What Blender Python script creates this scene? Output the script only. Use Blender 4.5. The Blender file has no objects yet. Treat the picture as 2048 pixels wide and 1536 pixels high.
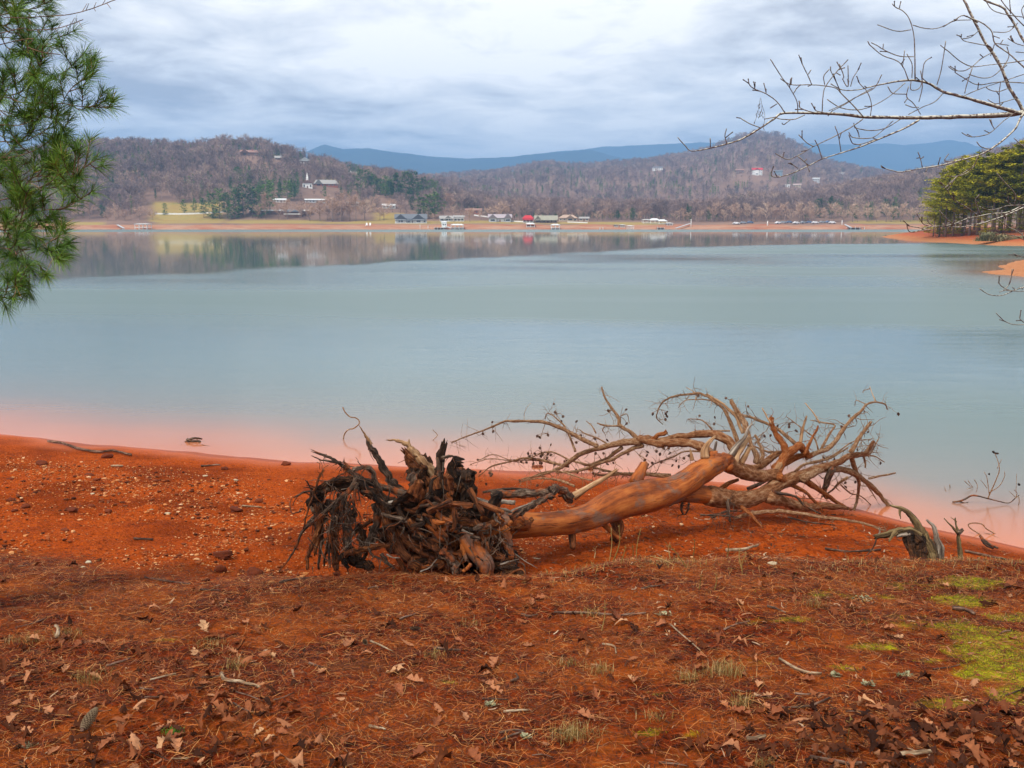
import bpy, math, random
import numpy as np
from mathutils import Vector, Matrix

R = math.radians
sc = bpy.context.scene
COL = sc.collection
random.seed(7)
RNG = np.random.default_rng(11)

# ------------------------------------------------------------------ camera
CAM_Z = 3.3
PITCH = R(9.59)
F = 1900.0                       # focal length in pixels of the 2048 px wide photograph
cd = bpy.data.cameras.new('camera'); cam = bpy.data.objects.new('camera', cd); COL.objects.link(cam)
cam.location = (0, 0, CAM_Z); cam.rotation_euler = (R(90) - PITCH, 0, 0)
cd.sensor_width = 36; cd.lens = 36 * F / 2048; cd.clip_end = 30000; cd.clip_start = 0.05
sc.camera = cam
sc.view_settings.view_transform = 'Standard'; sc.view_settings.look = 'None'
sc.view_settings.exposure = 0.27; sc.view_settings.gamma = 1.0
sc.cycles.volume_bounces = 1
sc.cycles.max_bounces = 6; sc.cycles.diffuse_bounces = 3; sc.cycles.glossy_bounces = 3
sc.cycles.transparent_max_bounces = 6
sc.cycles.use_adaptive_sampling = True; sc.cycles.adaptive_threshold = 0.02

# ------------------------------------------------------------------ world
SUN_EL, SUN_AZ = R(52), R(-142)      # sun behind cloud, high over the lake on the left
w = bpy.data.worlds.new('World'); sc.world = w; w.use_nodes = True
nt = w.node_tree; nt.nodes.clear()
def N(nt, t, **kw):
    n = nt.nodes.new(t)
    for k, v in kw.items(): setattr(n, k, v)
    return n
def mth(nt, op, a, b=None, c=None, clamp=False):
    n = nt.nodes.new('ShaderNodeMath'); n.operation = op; n.use_clamp = clamp
    for i, v in enumerate((a, b, c)):
        if v is None: continue
        if isinstance(v, (int, float)): n.inputs[i].default_value = v
        else: nt.links.new(v, n.inputs[i])
    return n.outputs[0]
def ramp(nt, fac, stops, interp='LINEAR'):
    n = nt.nodes.new('ShaderNodeValToRGB'); n.color_ramp.interpolation = interp
    e = n.color_ramp.elements
    while len(e) < len(stops): e.new(0.5)
    for el, (p, c) in zip(e, stops):
        el.position = p; el.color = (c[0], c[1], c[2], 1) if hasattr(c, '__len__') else (c, c, c, 1)
    if fac is not None: nt.links.new(fac, n.inputs[0])
    return n.outputs[0]
def noise(nt, vec, scale, detail=4, rough=0.55, dist=0.0, out=0, dim='3D'):
    n = nt.nodes.new('ShaderNodeTexNoise'); n.noise_dimensions = dim
    n.inputs['Scale'].default_value = scale; n.inputs['Detail'].default_value = detail
    n.inputs['Roughness'].default_value = rough; n.inputs['Distortion'].default_value = dist
    if vec is not None: nt.links.new(vec, n.inputs['Vector'])
    return n.outputs[out]
def mapping(nt, vec, scale=(1, 1, 1), loc=(0, 0, 0), rot=(0, 0, 0)):
    n = nt.nodes.new('ShaderNodeMapping')
    n.inputs['Scale'].default_value = scale; n.inputs['Location'].default_value = loc; n.inputs['Rotation'].default_value = rot
    nt.links.new(vec, n.inputs[0]); return n.outputs[0]
def mix(nt, fac, a, b, blend='MIX'):
    n = nt.nodes.new('ShaderNodeMix'); n.data_type = 'RGBA'; n.blend_type = blend
    for s, v in ((n.inputs[0], fac), (n.inputs[6], a), (n.inputs[7], b)):
        if isinstance(v, (int, float)): s.default_value = v
        elif isinstance(v, tuple): s.default_value = (*v[:3], 1)
        else: nt.links.new(v, s)
    return n.outputs[2]

sky = N(nt, 'ShaderNodeTexSky', sky_type='NISHITA', sun_disc=False, sun_elevation=SUN_EL, sun_rotation=SUN_AZ)
bg1 = N(nt, 'ShaderNodeBackground'); bg1.inputs[1].default_value = 0.08
nt.links.new(sky.outputs[0], bg1.inputs[0])
tc = N(nt, 'ShaderNodeTexCoord'); sep = N(nt, 'ShaderNodeSeparateXYZ'); nt.links.new(tc.outputs['Generated'], sep.inputs[0])
z = mth(nt, 'MAXIMUM', sep.outputs[2], 0.0)
zz = mth(nt, 'ADD', z, 0.11)
cmb = N(nt, 'ShaderNodeCombineXYZ')
nt.links.new(mth(nt, 'DIVIDE', sep.outputs[0], zz), cmb.inputs[0]); nt.links.new(mth(nt, 'DIVIDE', sep.outputs[1], zz), cmb.inputs[1])
cv = mapping(nt, cmb.outputs[0], scale=(1.0, 0.95, 1), loc=(3.1, 0.6, 0), rot=(0, 0, R(12)))
n1 = noise(nt, cv, 1.9, 9, 0.60, 0.3)
n2 = noise(nt, cv, 0.6, 3, 0.5, 0.3)
nn = mth(nt, 'ADD', mth(nt, 'MULTIPLY', n1, 0.62), mth(nt, 'MULTIPLY', n2, 0.38))
nn = mth(nt, 'MULTIPLY_ADD', mth(nt, 'SUBTRACT', nn, 0.5), 4.1, 0.36)
# cloud deck is thinner and brighter overhead, thick and blue towards the mountains
lift = ramp(nt, z, [(0.0, 0.0), (0.05, 0.0), (0.11, 0.04), (0.17, 0.14), (0.23, 0.26), (0.5, 0.34)])
dp = N(nt, 'ShaderNodeVectorMath', operation='DOT_PRODUCT'); nt.links.new(tc.outputs['Generated'], dp.inputs[0]); dp.inputs[1].default_value = (-0.02, 0.965, 0.26)
glow = ramp(nt, dp.outputs['Value'], [(0.955, 0.0), (0.988, 0.30), (1.0, 0.55)])
nn = mth(nt, 'ADD', mth(nt, 'ADD', nn, glow), lift, clamp=True)
cloud = ramp(nt, nn, [(0.0, (0.41, 0.41, 0.435)), (0.25, (0.55, 0.545, 0.56)), (0.5, (0.74, 0.74, 0.745)), (1.0, (1.08, 1.04, 0.98))])
hz = ramp(nt, z, [(0.0, 0.85), (0.04, 0.45), (0.09, 0.08), (0.14, 0.0)])
cloud = mix(nt, hz, cloud, (0.34, 0.345, 0.375))
bg2 = N(nt, 'ShaderNodeBackground'); bg2.inputs[1].default_value = 1.22
nt.links.new(cloud, bg2.inputs[0])
mx = N(nt, 'ShaderNodeMixShader'); mx.inputs[0].default_value = 0.96
nt.links.new(bg1.outputs[0], mx.inputs[1]); nt.links.new(bg2.outputs[0], mx.inputs[2])
wo = N(nt, 'ShaderNodeOutputWorld'); nt.links.new(mx.outputs[0], wo.inputs[0])

# ------------------------------------------------------------------ sun (veiled by cloud)
sd = bpy.data.lights.new('sun', 'SUN'); sd.energy = 2.7; sd.angle = R(10); sd.color = (1.0, 0.95, 0.87)
sun = bpy.data.objects.new('sun', sd); COL.objects.link(sun)
sdir = Vector((math.sin(SUN_AZ) * math.cos(SUN_EL), math.cos(SUN_AZ) * math.cos(SUN_EL), math.sin(SUN_EL)))
sun.rotation_euler = sdir.to_track_quat('Z', 'Y').to_euler()

# ------------------------------------------------------------------ measuring helpers
CT, ST = math.cos(PITCH), math.sin(PITCH)
def ray(px, py):
    x = (px - 1024) / F; y = (768 - py) / F
    return x, CT + y * ST, -ST + y * CT
def P(px, py, Y):
    """world point at distance Y that the photograph shows at (px, py); second value metres per pixel there"""
    dx, dy, dz = ray(px, py); t = Y / dy
    return (dx * t, Y, CAM_Z + dz * t), t / F
def W(px, py, z0=0.0):
    """world point on the level z0"""
    dx, dy, dz = ray(px, py); t = (z0 - CAM_Z) / dz
    return dx * t, dy * t
def project(X, Y, Z):
    c = Y * CT - (Z - CAM_Z) * ST
    return 1024 + F * X / c, 768 - F * (Y * ST + (Z - CAM_Z) * CT) / c

def vnoise(x, y, seed=0):
    x = np.asarray(x, float); y = np.asarray(y, float)
    xi = np.floor(x).astype(np.int64); yi = np.floor(y).astype(np.int64)
    fx = x - xi; fy = y - yi; fx = fx * fx * (3 - 2 * fx); fy = fy * fy * (3 - 2 * fy)
    def h(i, j):
        n = (i * 374761393 + j * 668265263 + seed * 1442695) & 0xffffffff
        n = ((n ^ (n >> 13)) * 1274126177) & 0xffffffff
        return ((n ^ (n >> 16)) & 0xffff) / 32767.5 - 1
    a = h(xi, yi); b = h(xi + 1, yi); c = h(xi, yi + 1); d = h(xi + 1, yi + 1)
    return (a * (1 - fx) + b * fx) * (1 - fy) + (c * (1 - fx) + d * fx) * fy
def fbm(x, y, octv=4, seed=0, gain=0.5):
    s = 0; a = 1; t = 0
    for o in range(octv):
        s = s + a * vnoise(np.asarray(x) * 2 ** o, np.asarray(y) * 2 ** o, seed + o * 17); t += a; a *= gain
    return s / t
def sstep(a, b, x):
    t = np.clip((np.asarray(x, float) - a) / (b - a), 0, 1); return t * t * (3 - 2 * t)

# ------------------------------------------------------------------ near ground height
_sh = [W(px, py) for px, py in ((0, 868), (200, 888), (400, 905), (600, 922), (800, 931), (1000, 938), (1250, 946), (1450, 962), (1600, 990), (1700, 1012), (1850, 1050), (2048, 1095))]
SHX = np.array([-300, -60, -25, -14] + [p[0] for p in _sh] + [9, 16, 30, 60, 300.])
SHY = np.array([60, 34, 21, 17] + [p[1] for p in _sh] + [7.6, 5, -4, -15, -60.])
def shore(x):
    x = np.asarray(x, float)
    return np.interp(x, SHX, SHY) + 0.10 * vnoise(x * 0.9, x * 0 + 3.3, 5) + 0.04 * vnoise(x * 3, x * 0 + 3.3, 6)
_bk = [W(px, py, 0.55) for px, py in ((0, 1122), (150, 1132), (300, 1150), (450, 1172), (600, 1172), (750, 1166), (900, 1176), (1050, 1172), (1250, 1134), (1500, 1128), (1700, 1138), (1900, 1130), (2048, 1142))]
BKX = np.array([-60, -12] + [p[0] for p in _bk] + [8, 60.]); BKY = np.array([9, 7.6] + [p[1] for p in _bk] + [7.0, -20.])
def bank(x):
    x = np.asarray(x, float)
    return np.interp(x, BKX, BKY) + 0.07 * vnoise(x * 2.1, x * 0 + 8.3, 9)
def ground_smooth(x, y):
    x = np.asarray(x, float); y = np.asarray(y, float)
    s = shore(x) - y
    t = bank(x) - y
    beach = np.where(s > 0, 0.055 * s + 0.012 * np.minimum(s, 4) ** 1.5, np.maximum(s * 0.11, -3.0))
    beach = np.minimum(beach, 0.52)
    top = 0.66 + 0.085 * np.clip(t, 0, 9) + 0.02 * fbm(x * 0.8, y * 0.8, 3, 21)
    soft = 1 - sstep(-3.2, -1.6, x)
    k = sstep(-0.75 - 1.3 * soft, 0.30 + .9 * soft, t) * sstep(-1.0, 0.8, s)
    return beach * (1 - k) + top * k
def ground_z(x, y):
    x = np.asarray(x, float); y = np.asarray(y, float)
    z = ground_smooth(x, y)
    s = shore(x) - y; t = bank(x) - y
    dry = sstep(0.1, 1.6, s)
    rough_beach = sstep(0.5, 2.2, s) * (1 - sstep(-0.5, 0.1, t))
    z = z + dry * 0.018 * fbm(x * 1.6, y * 1.6, 4, 31)
    z = z + rough_beach * (0.030 * fbm(x * 3.3, y * 3.3, 3, 37) + 0.022 * np.maximum(fbm(x * 9, y * 9, 3, 41), 0.0) + 0.012 * vnoise(x * 26, y * 26, 43))
    z = z + sstep(-0.2, 0.4, t) * (0.014 * fbm(x * 6, y * 6, 3, 47) + 0.005 * vnoise(x * 30, y * 30, 53))
    return z
def G(px, py, z0=0.5):
    """where the line of sight through a pixel of the photograph meets the near ground"""
    for i in range(14):
        x, y = W(px, py, z0); zn = float(ground_z(x, y)); z0 = z0 * 0.4 + zn * 0.6
    x, y = W(px, py, z0); return x, y, float(ground_z(x, y))

# ------------------------------------------------------------------ mesh helpers
def tag(o, label=None, cat=None, group=None, kind=None):
    if label: o['label'] = label
    if cat: o['category'] = cat
    if group: o['group'] = group
    if kind: o['kind'] = kind
    return o
def empty(name, loc=(0, 0, 0), rz=0.0):
    o = bpy.data.objects.new(name, None); COL.objects.link(o); o.location = loc; o.rotation_euler = (0, 0, rz)
    o.empty_display_size = 0.1; return o
def np_mesh(name, V, faces, mats=(), smooth=True, attrs=None, vecs=None, mat_index=None):
    """faces: list of int arrays of shape (n, k)"""
    me = bpy.data.meshes.new(name)
    V = np.ascontiguousarray(V, np.float32)
    faces = [np.asarray(f, np.int32) for f in faces if len(f)]
    me.vertices.add(len(V)); me.vertices.foreach_set('co', V.ravel())
    nl = sum(f.size for f in faces); nf = sum(len(f) for f in faces)
    me.loops.add(nl); me.polygons.add(nf)
    me.loops.foreach_set('vertex_index', np.concatenate([f.ravel() for f in faces]))
    tot = np.concatenate([np.full(len(f), f.shape[1], np.int32) for f in faces])
    st = np.concatenate([[0], np.cumsum(tot)[:-1]]).astype(np.int32)
    me.polygons.foreach_set('loop_start', st); me.polygons.foreach_set('loop_total', tot)
    me.polygons.foreach_set('use_smooth', np.full(nf, smooth, bool))
    if mat_index is not None: me.polygons.foreach_set('material_index', np.asarray(mat_index, np.int32))
    for k, v in (attrs or {}).items():
        a = me.attributes.new(k, 'FLOAT', 'POINT'); a.data.foreach_set('value', np.asarray(v, np.float32))
    for k, v in (vecs or {}).items():
        a = me.attributes.new(k, 'FLOAT_VECTOR', 'POINT'); a.data.foreach_set('vector', np.asarray(v, np.float32).ravel())
    for m in mats: me.materials.append(m)
    me.update(calc_edges=True); me.validate()
    return me
def link(name, me, parent=None, loc=None):
    o = bpy.data.objects.new(name, me); COL.objects.link(o)
    if parent is not None: o.parent = parent
    if loc is not None: o.location = loc
    return o
def copy_tree(o, parent=None):
    c = o.copy(); COL.objects.link(c); c.parent = parent
    for ch in list(o.children): copy_tree(ch, c)
    return c

class Geo:
    """collects pieces and builds them as one mesh"""
    def __init__(s): s.V = []; s.F4 = []; s.F3 = []; s.T = []; s.Rn = []; s.n = 0
    def add(s, V, quads=(), tris=(), tuv=None, rnd=None):
        V = np.asarray(V, float); s.V.append(V)
        if len(quads): s.F4.append(np.asarray(quads, np.int64) + s.n)
        if len(tris): s.F3.append(np.asarray(tris, np.int64) + s.n)
        s.T.append(V * 1.0 if tuv is None else np.asarray(tuv, float))
        s.Rn.append(np.full(len(V), random.random() if rnd is None else 0.0) + (0 if rnd is None else rnd))
        s.n += len(V); return s
    def box(s, x0, x1, y0, y1, z0, z1, rnd=None):
        V = [(x, y, z) for z in (z0, z1) for y in (y0, y1) for x in (x0, x1)]
        return s.add(V, [(0, 2, 3, 1), (4, 5, 7, 6), (0, 1, 5, 4), (2, 6, 7, 3), (0, 4, 6, 2), (1, 3, 7, 5)], rnd=rnd)
    def build(s, name, mat, parent=None, smooth=True, origin=None):
        V = np.concatenate(s.V); o3 = None
        if origin is not None: V = V - np.asarray(origin)
        fs = []
        if s.F4: fs.append(np.concatenate(s.F4))
        if s.F3: fs.append(np.concatenate(s.F3))
        me = np_mesh(name, V, fs, [mat] if not isinstance(mat, (list, tuple)) else mat, smooth, {'rnd': np.concatenate(s.Rn)}, {'tuv': np.concatenate(s.T)})
        return link(name, me, parent, origin)

def catmull(p, sub):
    p = np.asarray(p, float); n = len(p)
    if n < 3 or sub < 2:
        t = np.linspace(0, n - 1, (n - 1) * max(sub, 1) + 1); i = np.minimum(t.astype(int), n - 2); f = (t - i)[:, None]
        return p[i] * (1 - f) + p[i + 1] * f
    q = np.vstack([2 * p[0] - p[1], p, 2 * p[-1] - p[-2]])
    out = []
    for i in range(n - 1):
        a, b, c, d = q[i], q[i + 1], q[i + 2], q[i + 3]
        t = np.linspace(0, 1, sub, endpoint=False)[:, None]
        out.append(0.5 * (2 * b + (c - a) * t + (2 * a - 5 * b + 4 * c - d) * t ** 2 + (3 * b - a - 3 * c + d) * t ** 3))
    out.append(p[-1:]); return np.vstack(out)
def tube(g, pts, rad, sides=8, sub=4, lump=0.08, flute=0.0, nfl=5, twist=1.0, wig=0.0, jag=0.0, rnd=None, wmul=1.0, seed=None, capb=True):
    """a smooth, uneven, tapering limb through pts (world) with radii rad"""
    rs = np.random.RandomState(random.randrange(1 << 30) if seed is None else seed)
    pts = np.asarray(pts, float); rad = np.asarray(rad, float)
    PR = catmull(np.column_stack([pts, rad]), sub); p = PR[:, :3]; r = np.maximum(PR[:, 3], 0.0006)
    m = len(p)
    if wig:
        wv = rs.normal(size=(m, 3)); wv = (wv + np.roll(wv, 1, 0)) / 2; wv[0] = 0; wv[-1] *= .5
        p = p + wv * wig * r[:, None] * np.linspace(0.2, 1, m)[:, None]
    T = np.gradient(p, axis=0); T /= np.maximum(np.linalg.norm(T, axis=1), 1e-9)[:, None]
    nv = np.cross(T[0], (0.31, 0.2, 0.93)); nv /= np.linalg.norm(nv)
    Ns = [nv]
    for i in range(1, m):
        v = Ns[-1] - T[i] * np.dot(Ns[-1], T[i]); Ns.append(v / max(np.linalg.norm(v), 1e-9))
    Nn = np.array(Ns); B = np.cross(T, Nn)
    s = np.concatenate([[0], np.cumsum(np.linalg.norm(np.diff(p, axis=0), axis=1))])
    th = np.linspace(0, 2 * np.pi, sides, endpoint=False)
    Rm = np.ones((m, sides))
    if lump: Rm *= 1 + lump * np.interp(np.arange(m), np.arange(0, m + 2, 2), rs.uniform(-1, 1, len(np.arange(0, m + 2, 2))))[:, None] + lump * 0.7 * rs.uniform(-1, 1, (m, sides))
    if flute:
        ph = rs.uniform(0, 6.28); Rm *= 1 + flute * np.sin(nfl * (th[None, :] + s[:, None] * twist / max(r.mean(), 1e-4) * 0.15) + ph) * (0.6 + 0.4 * np.sin(s[:, None] / max(r.mean(), 1e-4) * .9 + ph))
    RR = r[:, None] * Rm
    V = p[:, None, :] + RR[..., None] * (np.cos(th)[None, :, None] * Nn[:, None, :] * wmul + np.sin(th)[None, :, None] * B[:, None, :])
    if jag:
        j = rs.uniform(0, 1, sides) ** 1.5 * jag
        V[-1] += T[-1] * j[:, None]; V[-2] += T[-1] * j[:, None] * 0.3
    uv = np.empty_like(V); uv[..., 0] = np.cos(th)[None] * r.max(); uv[..., 1] = np.sin(th)[None] * r.max(); uv[..., 2] = s[:, None]
    uv += rs.uniform(0, 20)
    k = np.arange(m - 1)[:, None] * sides; j = np.arange(sides)[None]; j2 = (j + 1) % sides
    q = np.stack([k + j, k + j2, k + sides + j2, k + sides + j], -1).reshape(-1, 4)
    V = V.reshape(-1, 3); uv = uv.reshape(-1, 3)
    n0 = len(V); tip = p[-1] + T[-1] * (r[-1] * 0.8 - (jag * 0.25 if jag else 0))
    V = np.vstack([V, p[0] - T[0] * r[0] * 0.3, tip]); uv = np.vstack([uv, uv[0], uv[n0 - 1]])
    j = np.arange(sides); tr = np.vstack([np.stack([np.full(sides, n0), (j + 1) % sides, j], -1), np.stack([np.full(sides, n0 + 1), (m - 1) * sides + j, (m - 1) * sides + (j + 1) % sides], -1)])
    g.add(V, q, tr, uv, rnd)
    return p, r, T

# ------------------------------------------------------------------ material helpers
def newmat(name):
    m = bpy.data.materials.new(name); m.use_nodes = True
    nt = m.node_tree; b = nt.nodes['Principled BSDF']
    b.inputs['Specular IOR Level'].default_value = 0.12
    return m, nt, b
def attr(nt, name, out='Fac'):
    n = nt.nodes.new('ShaderNodeAttribute'); n.attribute_name = name; return n.outputs[out]
def objrnd(nt):
    return nt.nodes.new('ShaderNodeObjectInfo').outputs['Random']
def pos(nt): return nt.nodes.new('ShaderNodeNewGeometry').outputs['Position']
def setc(nt, b, c):
    if isinstance(c, tuple): b.inputs['Base Color'].default_value = (*c, 1)
    else: nt.links.new(c, b.inputs['Base Color'])
def bump(nt, b, h, strength=0.5, dist=0.01, normal=None):
    n = nt.nodes.new('ShaderNodeBump'); n.inputs['Strength'].default_value = strength; n.inputs['Distance'].default_value = dist
    nt.links.new(h, n.inputs['Height'])
    if normal is not None: nt.links.new(normal, n.inputs['Normal'])
    nt.links.new(n.outputs[0], b.inputs['Normal']); return n.outputs[0]
def plain(name, c, rough=0.8, var=0.15, scale=3.0, spec=0.15):
    m, nt, b = newmat(name); b.inputs['Roughness'].default_value = rough; b.inputs['Specular IOR Level'].default_value = spec
    tcn = nt.nodes.new('ShaderNodeTexCoord'); n = noise(nt, tcn.outputs['Object'], scale, 4)
    lo = tuple(max(0, x * (1 - var * 2)) for x in c); hi = tuple(min(1, x * (1 + var)) for x in c)
    setc(nt, b, ramp(nt, n, [(0.3, lo), (0.7, hi)])); return m
# ================================================================== SETTING
# ---- near ground: red clay beach, needle covered bank, lake bed; one sheet
def lines(dense0, dense1, step, far0, far1, k=1.35):
    a = list(np.arange(dense0, dense1 + 1e-6, step)); s = step; x = dense0; left = []
    while x > far0: s *= k; x -= s; left.append(x)
    s = step; x = dense1; right = []
    while x < far1: s *= k; x += s; right.append(x)
    return np.array(left[::-1] + a + right)
gx = lines(-8.2, 6.2, 0.028, -420, 420); 
gy0 = []; y = 2.6
while y < 16.8: gy0.append(y); y += 0.014 + 0.0034 * (y - 2.6)
gy0 = np.array(gy0)
ly = []; s_ = 0.04; y = gy0[0]
while y > -260: s_ *= 1.35; y -= s_; ly.append(y)
ry = []; s_ = 0.06; y = gy0[-1]
while y < 575: s_ *= 1.3; y += s_; ry.append(y)
gy = np.array(ly[::-1] + list(gy0) + ry)
GX, GY = np.meshgrid(gx, gy)
GZ = ground_z(GX, GY)
GZ = GZ + np.where(GY < 0, 0.03 * np.clip(-GY, 0, 60), 0)
def grid_faces(ny, nx):
    i = np.arange(ny - 1)[:, None] * nx + np.arange(nx - 1)[None]
    return np.stack([i, i + 1, i + nx + 1, i + nx], -1).reshape(-1, 4)
S_ = shore(GX) - GY; T_ = bank(GX) - GY
litter = sstep(-0.55 - 1.3 * sstep(-.6, 1.0, GX), 0.45, T_ + 0.55 * fbm(GX * 1.7, GY * 2.6, 4, 61)) * (1 - 0.35 * sstep(0.25, 0.6, fbm(GX * 1.1, GY * 1.6, 3, 63)))
wet = 1 - sstep(0.02, 0.75, S_ + 0.35 * fbm(GX * 0.9, GY * 0.9, 3, 65))
def blob(px, py, rx, ry):
    x, y, z_ = G(px, py); return (1.2 if px > 1900 else .6) * np.clip(1 - ((GX - x) / rx) ** 2 - ((GY - y) / ry) ** 2, 0, 1)
moss = np.zeros_like(GX)
MOSS = [(1975, 1272, .30, .18), (2030, 1340, .36, .26), (1960, 1350, .2, .1), (1880, 1405, .26, .12), (2045, 1390, .2, .2), (1925, 1200, .26, .16), (1510, 1325, .11, .07), (1460, 1385, .08, .05), (1340, 1385, .13, .05), (2020, 1235, .2, .12),
        (1850, 1245, .5, .22), (1990, 1300, .35, .3), (1650, 1190, .6, .14), (1750, 1290, .3, .1), (1560, 1240, .3, .08),
        (1300, 1465, .10, .05), (1370, 1470, .10, .05), (1690, 1425, .1, .06), (905, 1365, .07, .04), (1860, 1320, .12, .06), (1950, 1165, .3, .2), (1830, 1170, .3, .15), (1680, 1335, .14, .06), (340, 1280, .14, .06)]
for m_ in MOSS: moss = np.maximum(moss, blob(*m_))
moss = sstep(0.30, 0.95, moss + 0.55 * fbm(GX * 8, GY * 8, 4, 71)) * (T_ > -0.1)
mudp = np.zeros_like(GX)
for m_ in [(700, 1330, .35, .14), (740, 1400, .3, .14), (1290, 1290, .28, .10), (640, 1470, .3, .15), (1420, 1370, .2, .06), (980, 1370, .25, .1)]: mudp = np.maximum(mudp, blob(*m_))
mudp = sstep(0.25, 0.7, mudp + 0.3 * fbm(GX * 5, GY * 5, 3, 73))
gme = np_mesh('ground', np.stack([GX, GY, GZ], -1).reshape(-1, 3), [grid_faces(*GX.shape)], [], True,
              {'litter': litter.ravel(), 'wet': wet.ravel(), 'moss': moss.ravel(), 'mud': mudp.ravel()})
m, nt, b = newmat('red_clay_ground')
p_ = pos(nt)
na = noise(nt, p_, 2.2, 6, 0.65); nb = noise(nt, p_, 17, 5, 0.7); nc = noise(nt, p_, 70, 4, 0.7); nd = noise(nt, mapping(nt, p_, scale=(1, 1.4, 1)), 0.8, 4)
clay = mix(nt, na, (0.43, 0.078, 0.014), (0.58, 0.150, 0.036))
clay = mix(nt, ramp(nt, nb, [(0.38, 0.75), (0.5, 0.0)]), clay, (0.19, 0.036, 0.010))
clay = mix(nt, ramp(nt, nd, [(0.45, 0.0), (0.58, 0.85)]), clay, (0.24, 0.050, 0.014))
clay = mix(nt, ramp(nt, nc, [(0.60, 0.0), (0.68, 0.7)]), clay, (0.80, 0.34, 0.12))
vor = nt.nodes.new('ShaderNodeTexVoronoi'); vor.inputs['Scale'].default_value = 34; nt.links.new(p_, vor.inputs['Vector'])
lit = mix(nt, ramp(nt, nb, [(.40, 0), (.62, 1)]), (0.030, 0.007, 0.003), (0.33, 0.058, 0.010))  # darkest tone deepened to stand for shadow down in the litter
lit = mix(nt, ramp(nt, nc, [(0.55, 0.0), (0.7, 0.6)]), lit, (0.30, 0.11, 0.04))
base = mix(nt, attr(nt, 'litter'), clay, lit)
patch_n = noise(nt, mapping(nt, p_, scale=(1, 1.5, 1)), 1.7, 5, 0.6)
base = mix(nt, mth(nt, 'MULTIPLY', attr(nt, 'litter'), ramp(nt, patch_n, [(0.46, 0.0), (0.60, 0.75)])), base, (0.50, 0.15, 0.035))
base = mix(nt, attr(nt, 'mud'), base, (0.22, 0.085, 0.045))
wetc = mix(nt, na, (0.36, 0.070, 0.020), (0.50, 0.125, 0.040))
base = mix(nt, 1.0, base, (0.82, 0.60, 0.32), 'MULTIPLY')
base = mix(nt, attr(nt, 'wet'), base, wetc)
base = mix(nt, ramp(nt, attr(nt, 'wet'), [(0.93, 0.0), (1.0, 0.55)]), base, (0.20, 0.045, 0.018))
mossc = ramp(nt, nb, [(0.3, (0.14, 0.12, 0.008)), (0.55, (0.38, 0.36, 0.012)), (0.75, (0.58, 0.56, 0.02))])
base = mix(nt, attr(nt, 'moss'), base, mossc)
b.inputs['Specular IOR Level'].default_value = 0.06
setc(nt, b, base)
nt.links.new(ramp(nt, attr(nt, 'wet'), [(0.0, 0.95), (0.6, 0.62), (1.0, 0.40)]), b.inputs['Roughness'])
hh = mth(nt, 'ADD', mth(nt, 'MULTIPLY', nb, 0.8), mth(nt, 'ADD', mth(nt, 'MULTIPLY', nc, 0.5), mth(nt, 'MULTIPLY', vor.outputs[0], 0.7)))
hh = mth(nt, 'MULTIPLY', hh, mth(nt, 'SUBTRACT', 1.0, mth(nt, 'MULTIPLY', attr(nt, 'wet'), 0.9)))
bump(nt, b, hh, 1.0, 0.035)
gme.materials.append(m); ground = link('ground', gme); tag(ground, kind='structure')
M_GROUND = m

# ---- far land: one height field with the clay shore, lawns and wooded ridges
K = 1927.0; TREE = 13.0
RIDGES = [  # (silhouette of the tree tops in the photograph, distance of the crest, distance where it starts, tree height)
    ([(-900, 330), (-300, 322), (0, 310), (120, 289), (200, 281), (300, 282), (400, 288), (455, 276), (520, 279), (575, 292), (620, 308), (680, 322), (740, 332), (830, 350), (930, 385), (1050, 420), (1200, 470), (3000, 500)], 1020, 660, 13),
    ([(-900, 470), (500, 400), (600, 345), (700, 337), (800, 343), (880, 352), (950, 362), (1020, 375), (1100, 388), (1200, 398), (1300, 415), (1380, 434), (1500, 470), (3000, 500)], 1350, 800, 13),
    ([(-900, 480), (700, 400), (850, 350), (930, 344), (1000, 338), (1050, 327), (1100, 321), (1150, 327), (1230, 321), (1300, 315), (1370, 304), (1420, 292), (1460, 275), (1500, 265), (1545, 266), (1580, 282), (1620, 306), (1660, 322), (1720, 334), (1800, 345), (1900, 352), (2100, 360), (3000, 380)], 2100, 1000, 14),
    ([(-900, 500), (1150, 480), (1300, 432), (1400, 408), (1500, 396), (1600, 385), (1700, 366), (1780, 352), (1850, 338), (1920, 318), (1980, 300), (2050, 280), (2200, 262), (3000, 250)], 1050, 640, 13),
]
def far_z(X, Y, smooth=False):
    X = np.asarray(X, float); Y = np.asarray(Y, float)
    px = 1024 + K * X / Y
    sh = 601 + 7 * vnoise(px / 140., px * 0 + .5, 81) + 2.5 * vnoise(px / 31., px * 0 + .5, 82)
    s = Y - sh
    z = np.clip(s * 0.17, -4, 3.3) + np.clip(s - 20, 0, 30) * 0.05 + np.clip(s - 50, 0, 900) * 0.022
    for sil, D, B, th in RIDGES:
        hp = (447 - np.interp(px, [q[0] for q in sil], [q[1] for q in sil])) / K * D + CAM_Z - th
        t = np.clip((Y - B) / (D - B), 0, 1); f = t * (1.25 - 0.25 * t)
        back = np.where(Y > D, 1 - 0.55 * np.clip((Y - D) / 500, 0, 1), 1)
        zr = 4 + (np.maximum(hp, -8) - 4) * f * back + t * (1 - t) * 4 * (6.0 * fbm(X / 130., Y / 130., 3, 85) + 2.0) * (hp > 15)
        z = np.where(Y > B, np.maximum(z, zr), z)
    return z
fpx = np.arange(-1500, 3600, 11.0)
fy = np.concatenate([np.arange(560, 640, 2.5), np.arange(640, 1100, 7.), np.arange(1100, 2700, 18.), np.arange(2700, 9001, 300)])
FY = np.repeat(fy[:, None], len(fpx), 1); FX = (fpx[None] - 1024) / K * FY
FZ = far_z(FX, FY); FZ = np.where(FY > 2700, 8.0, FZ)
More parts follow.
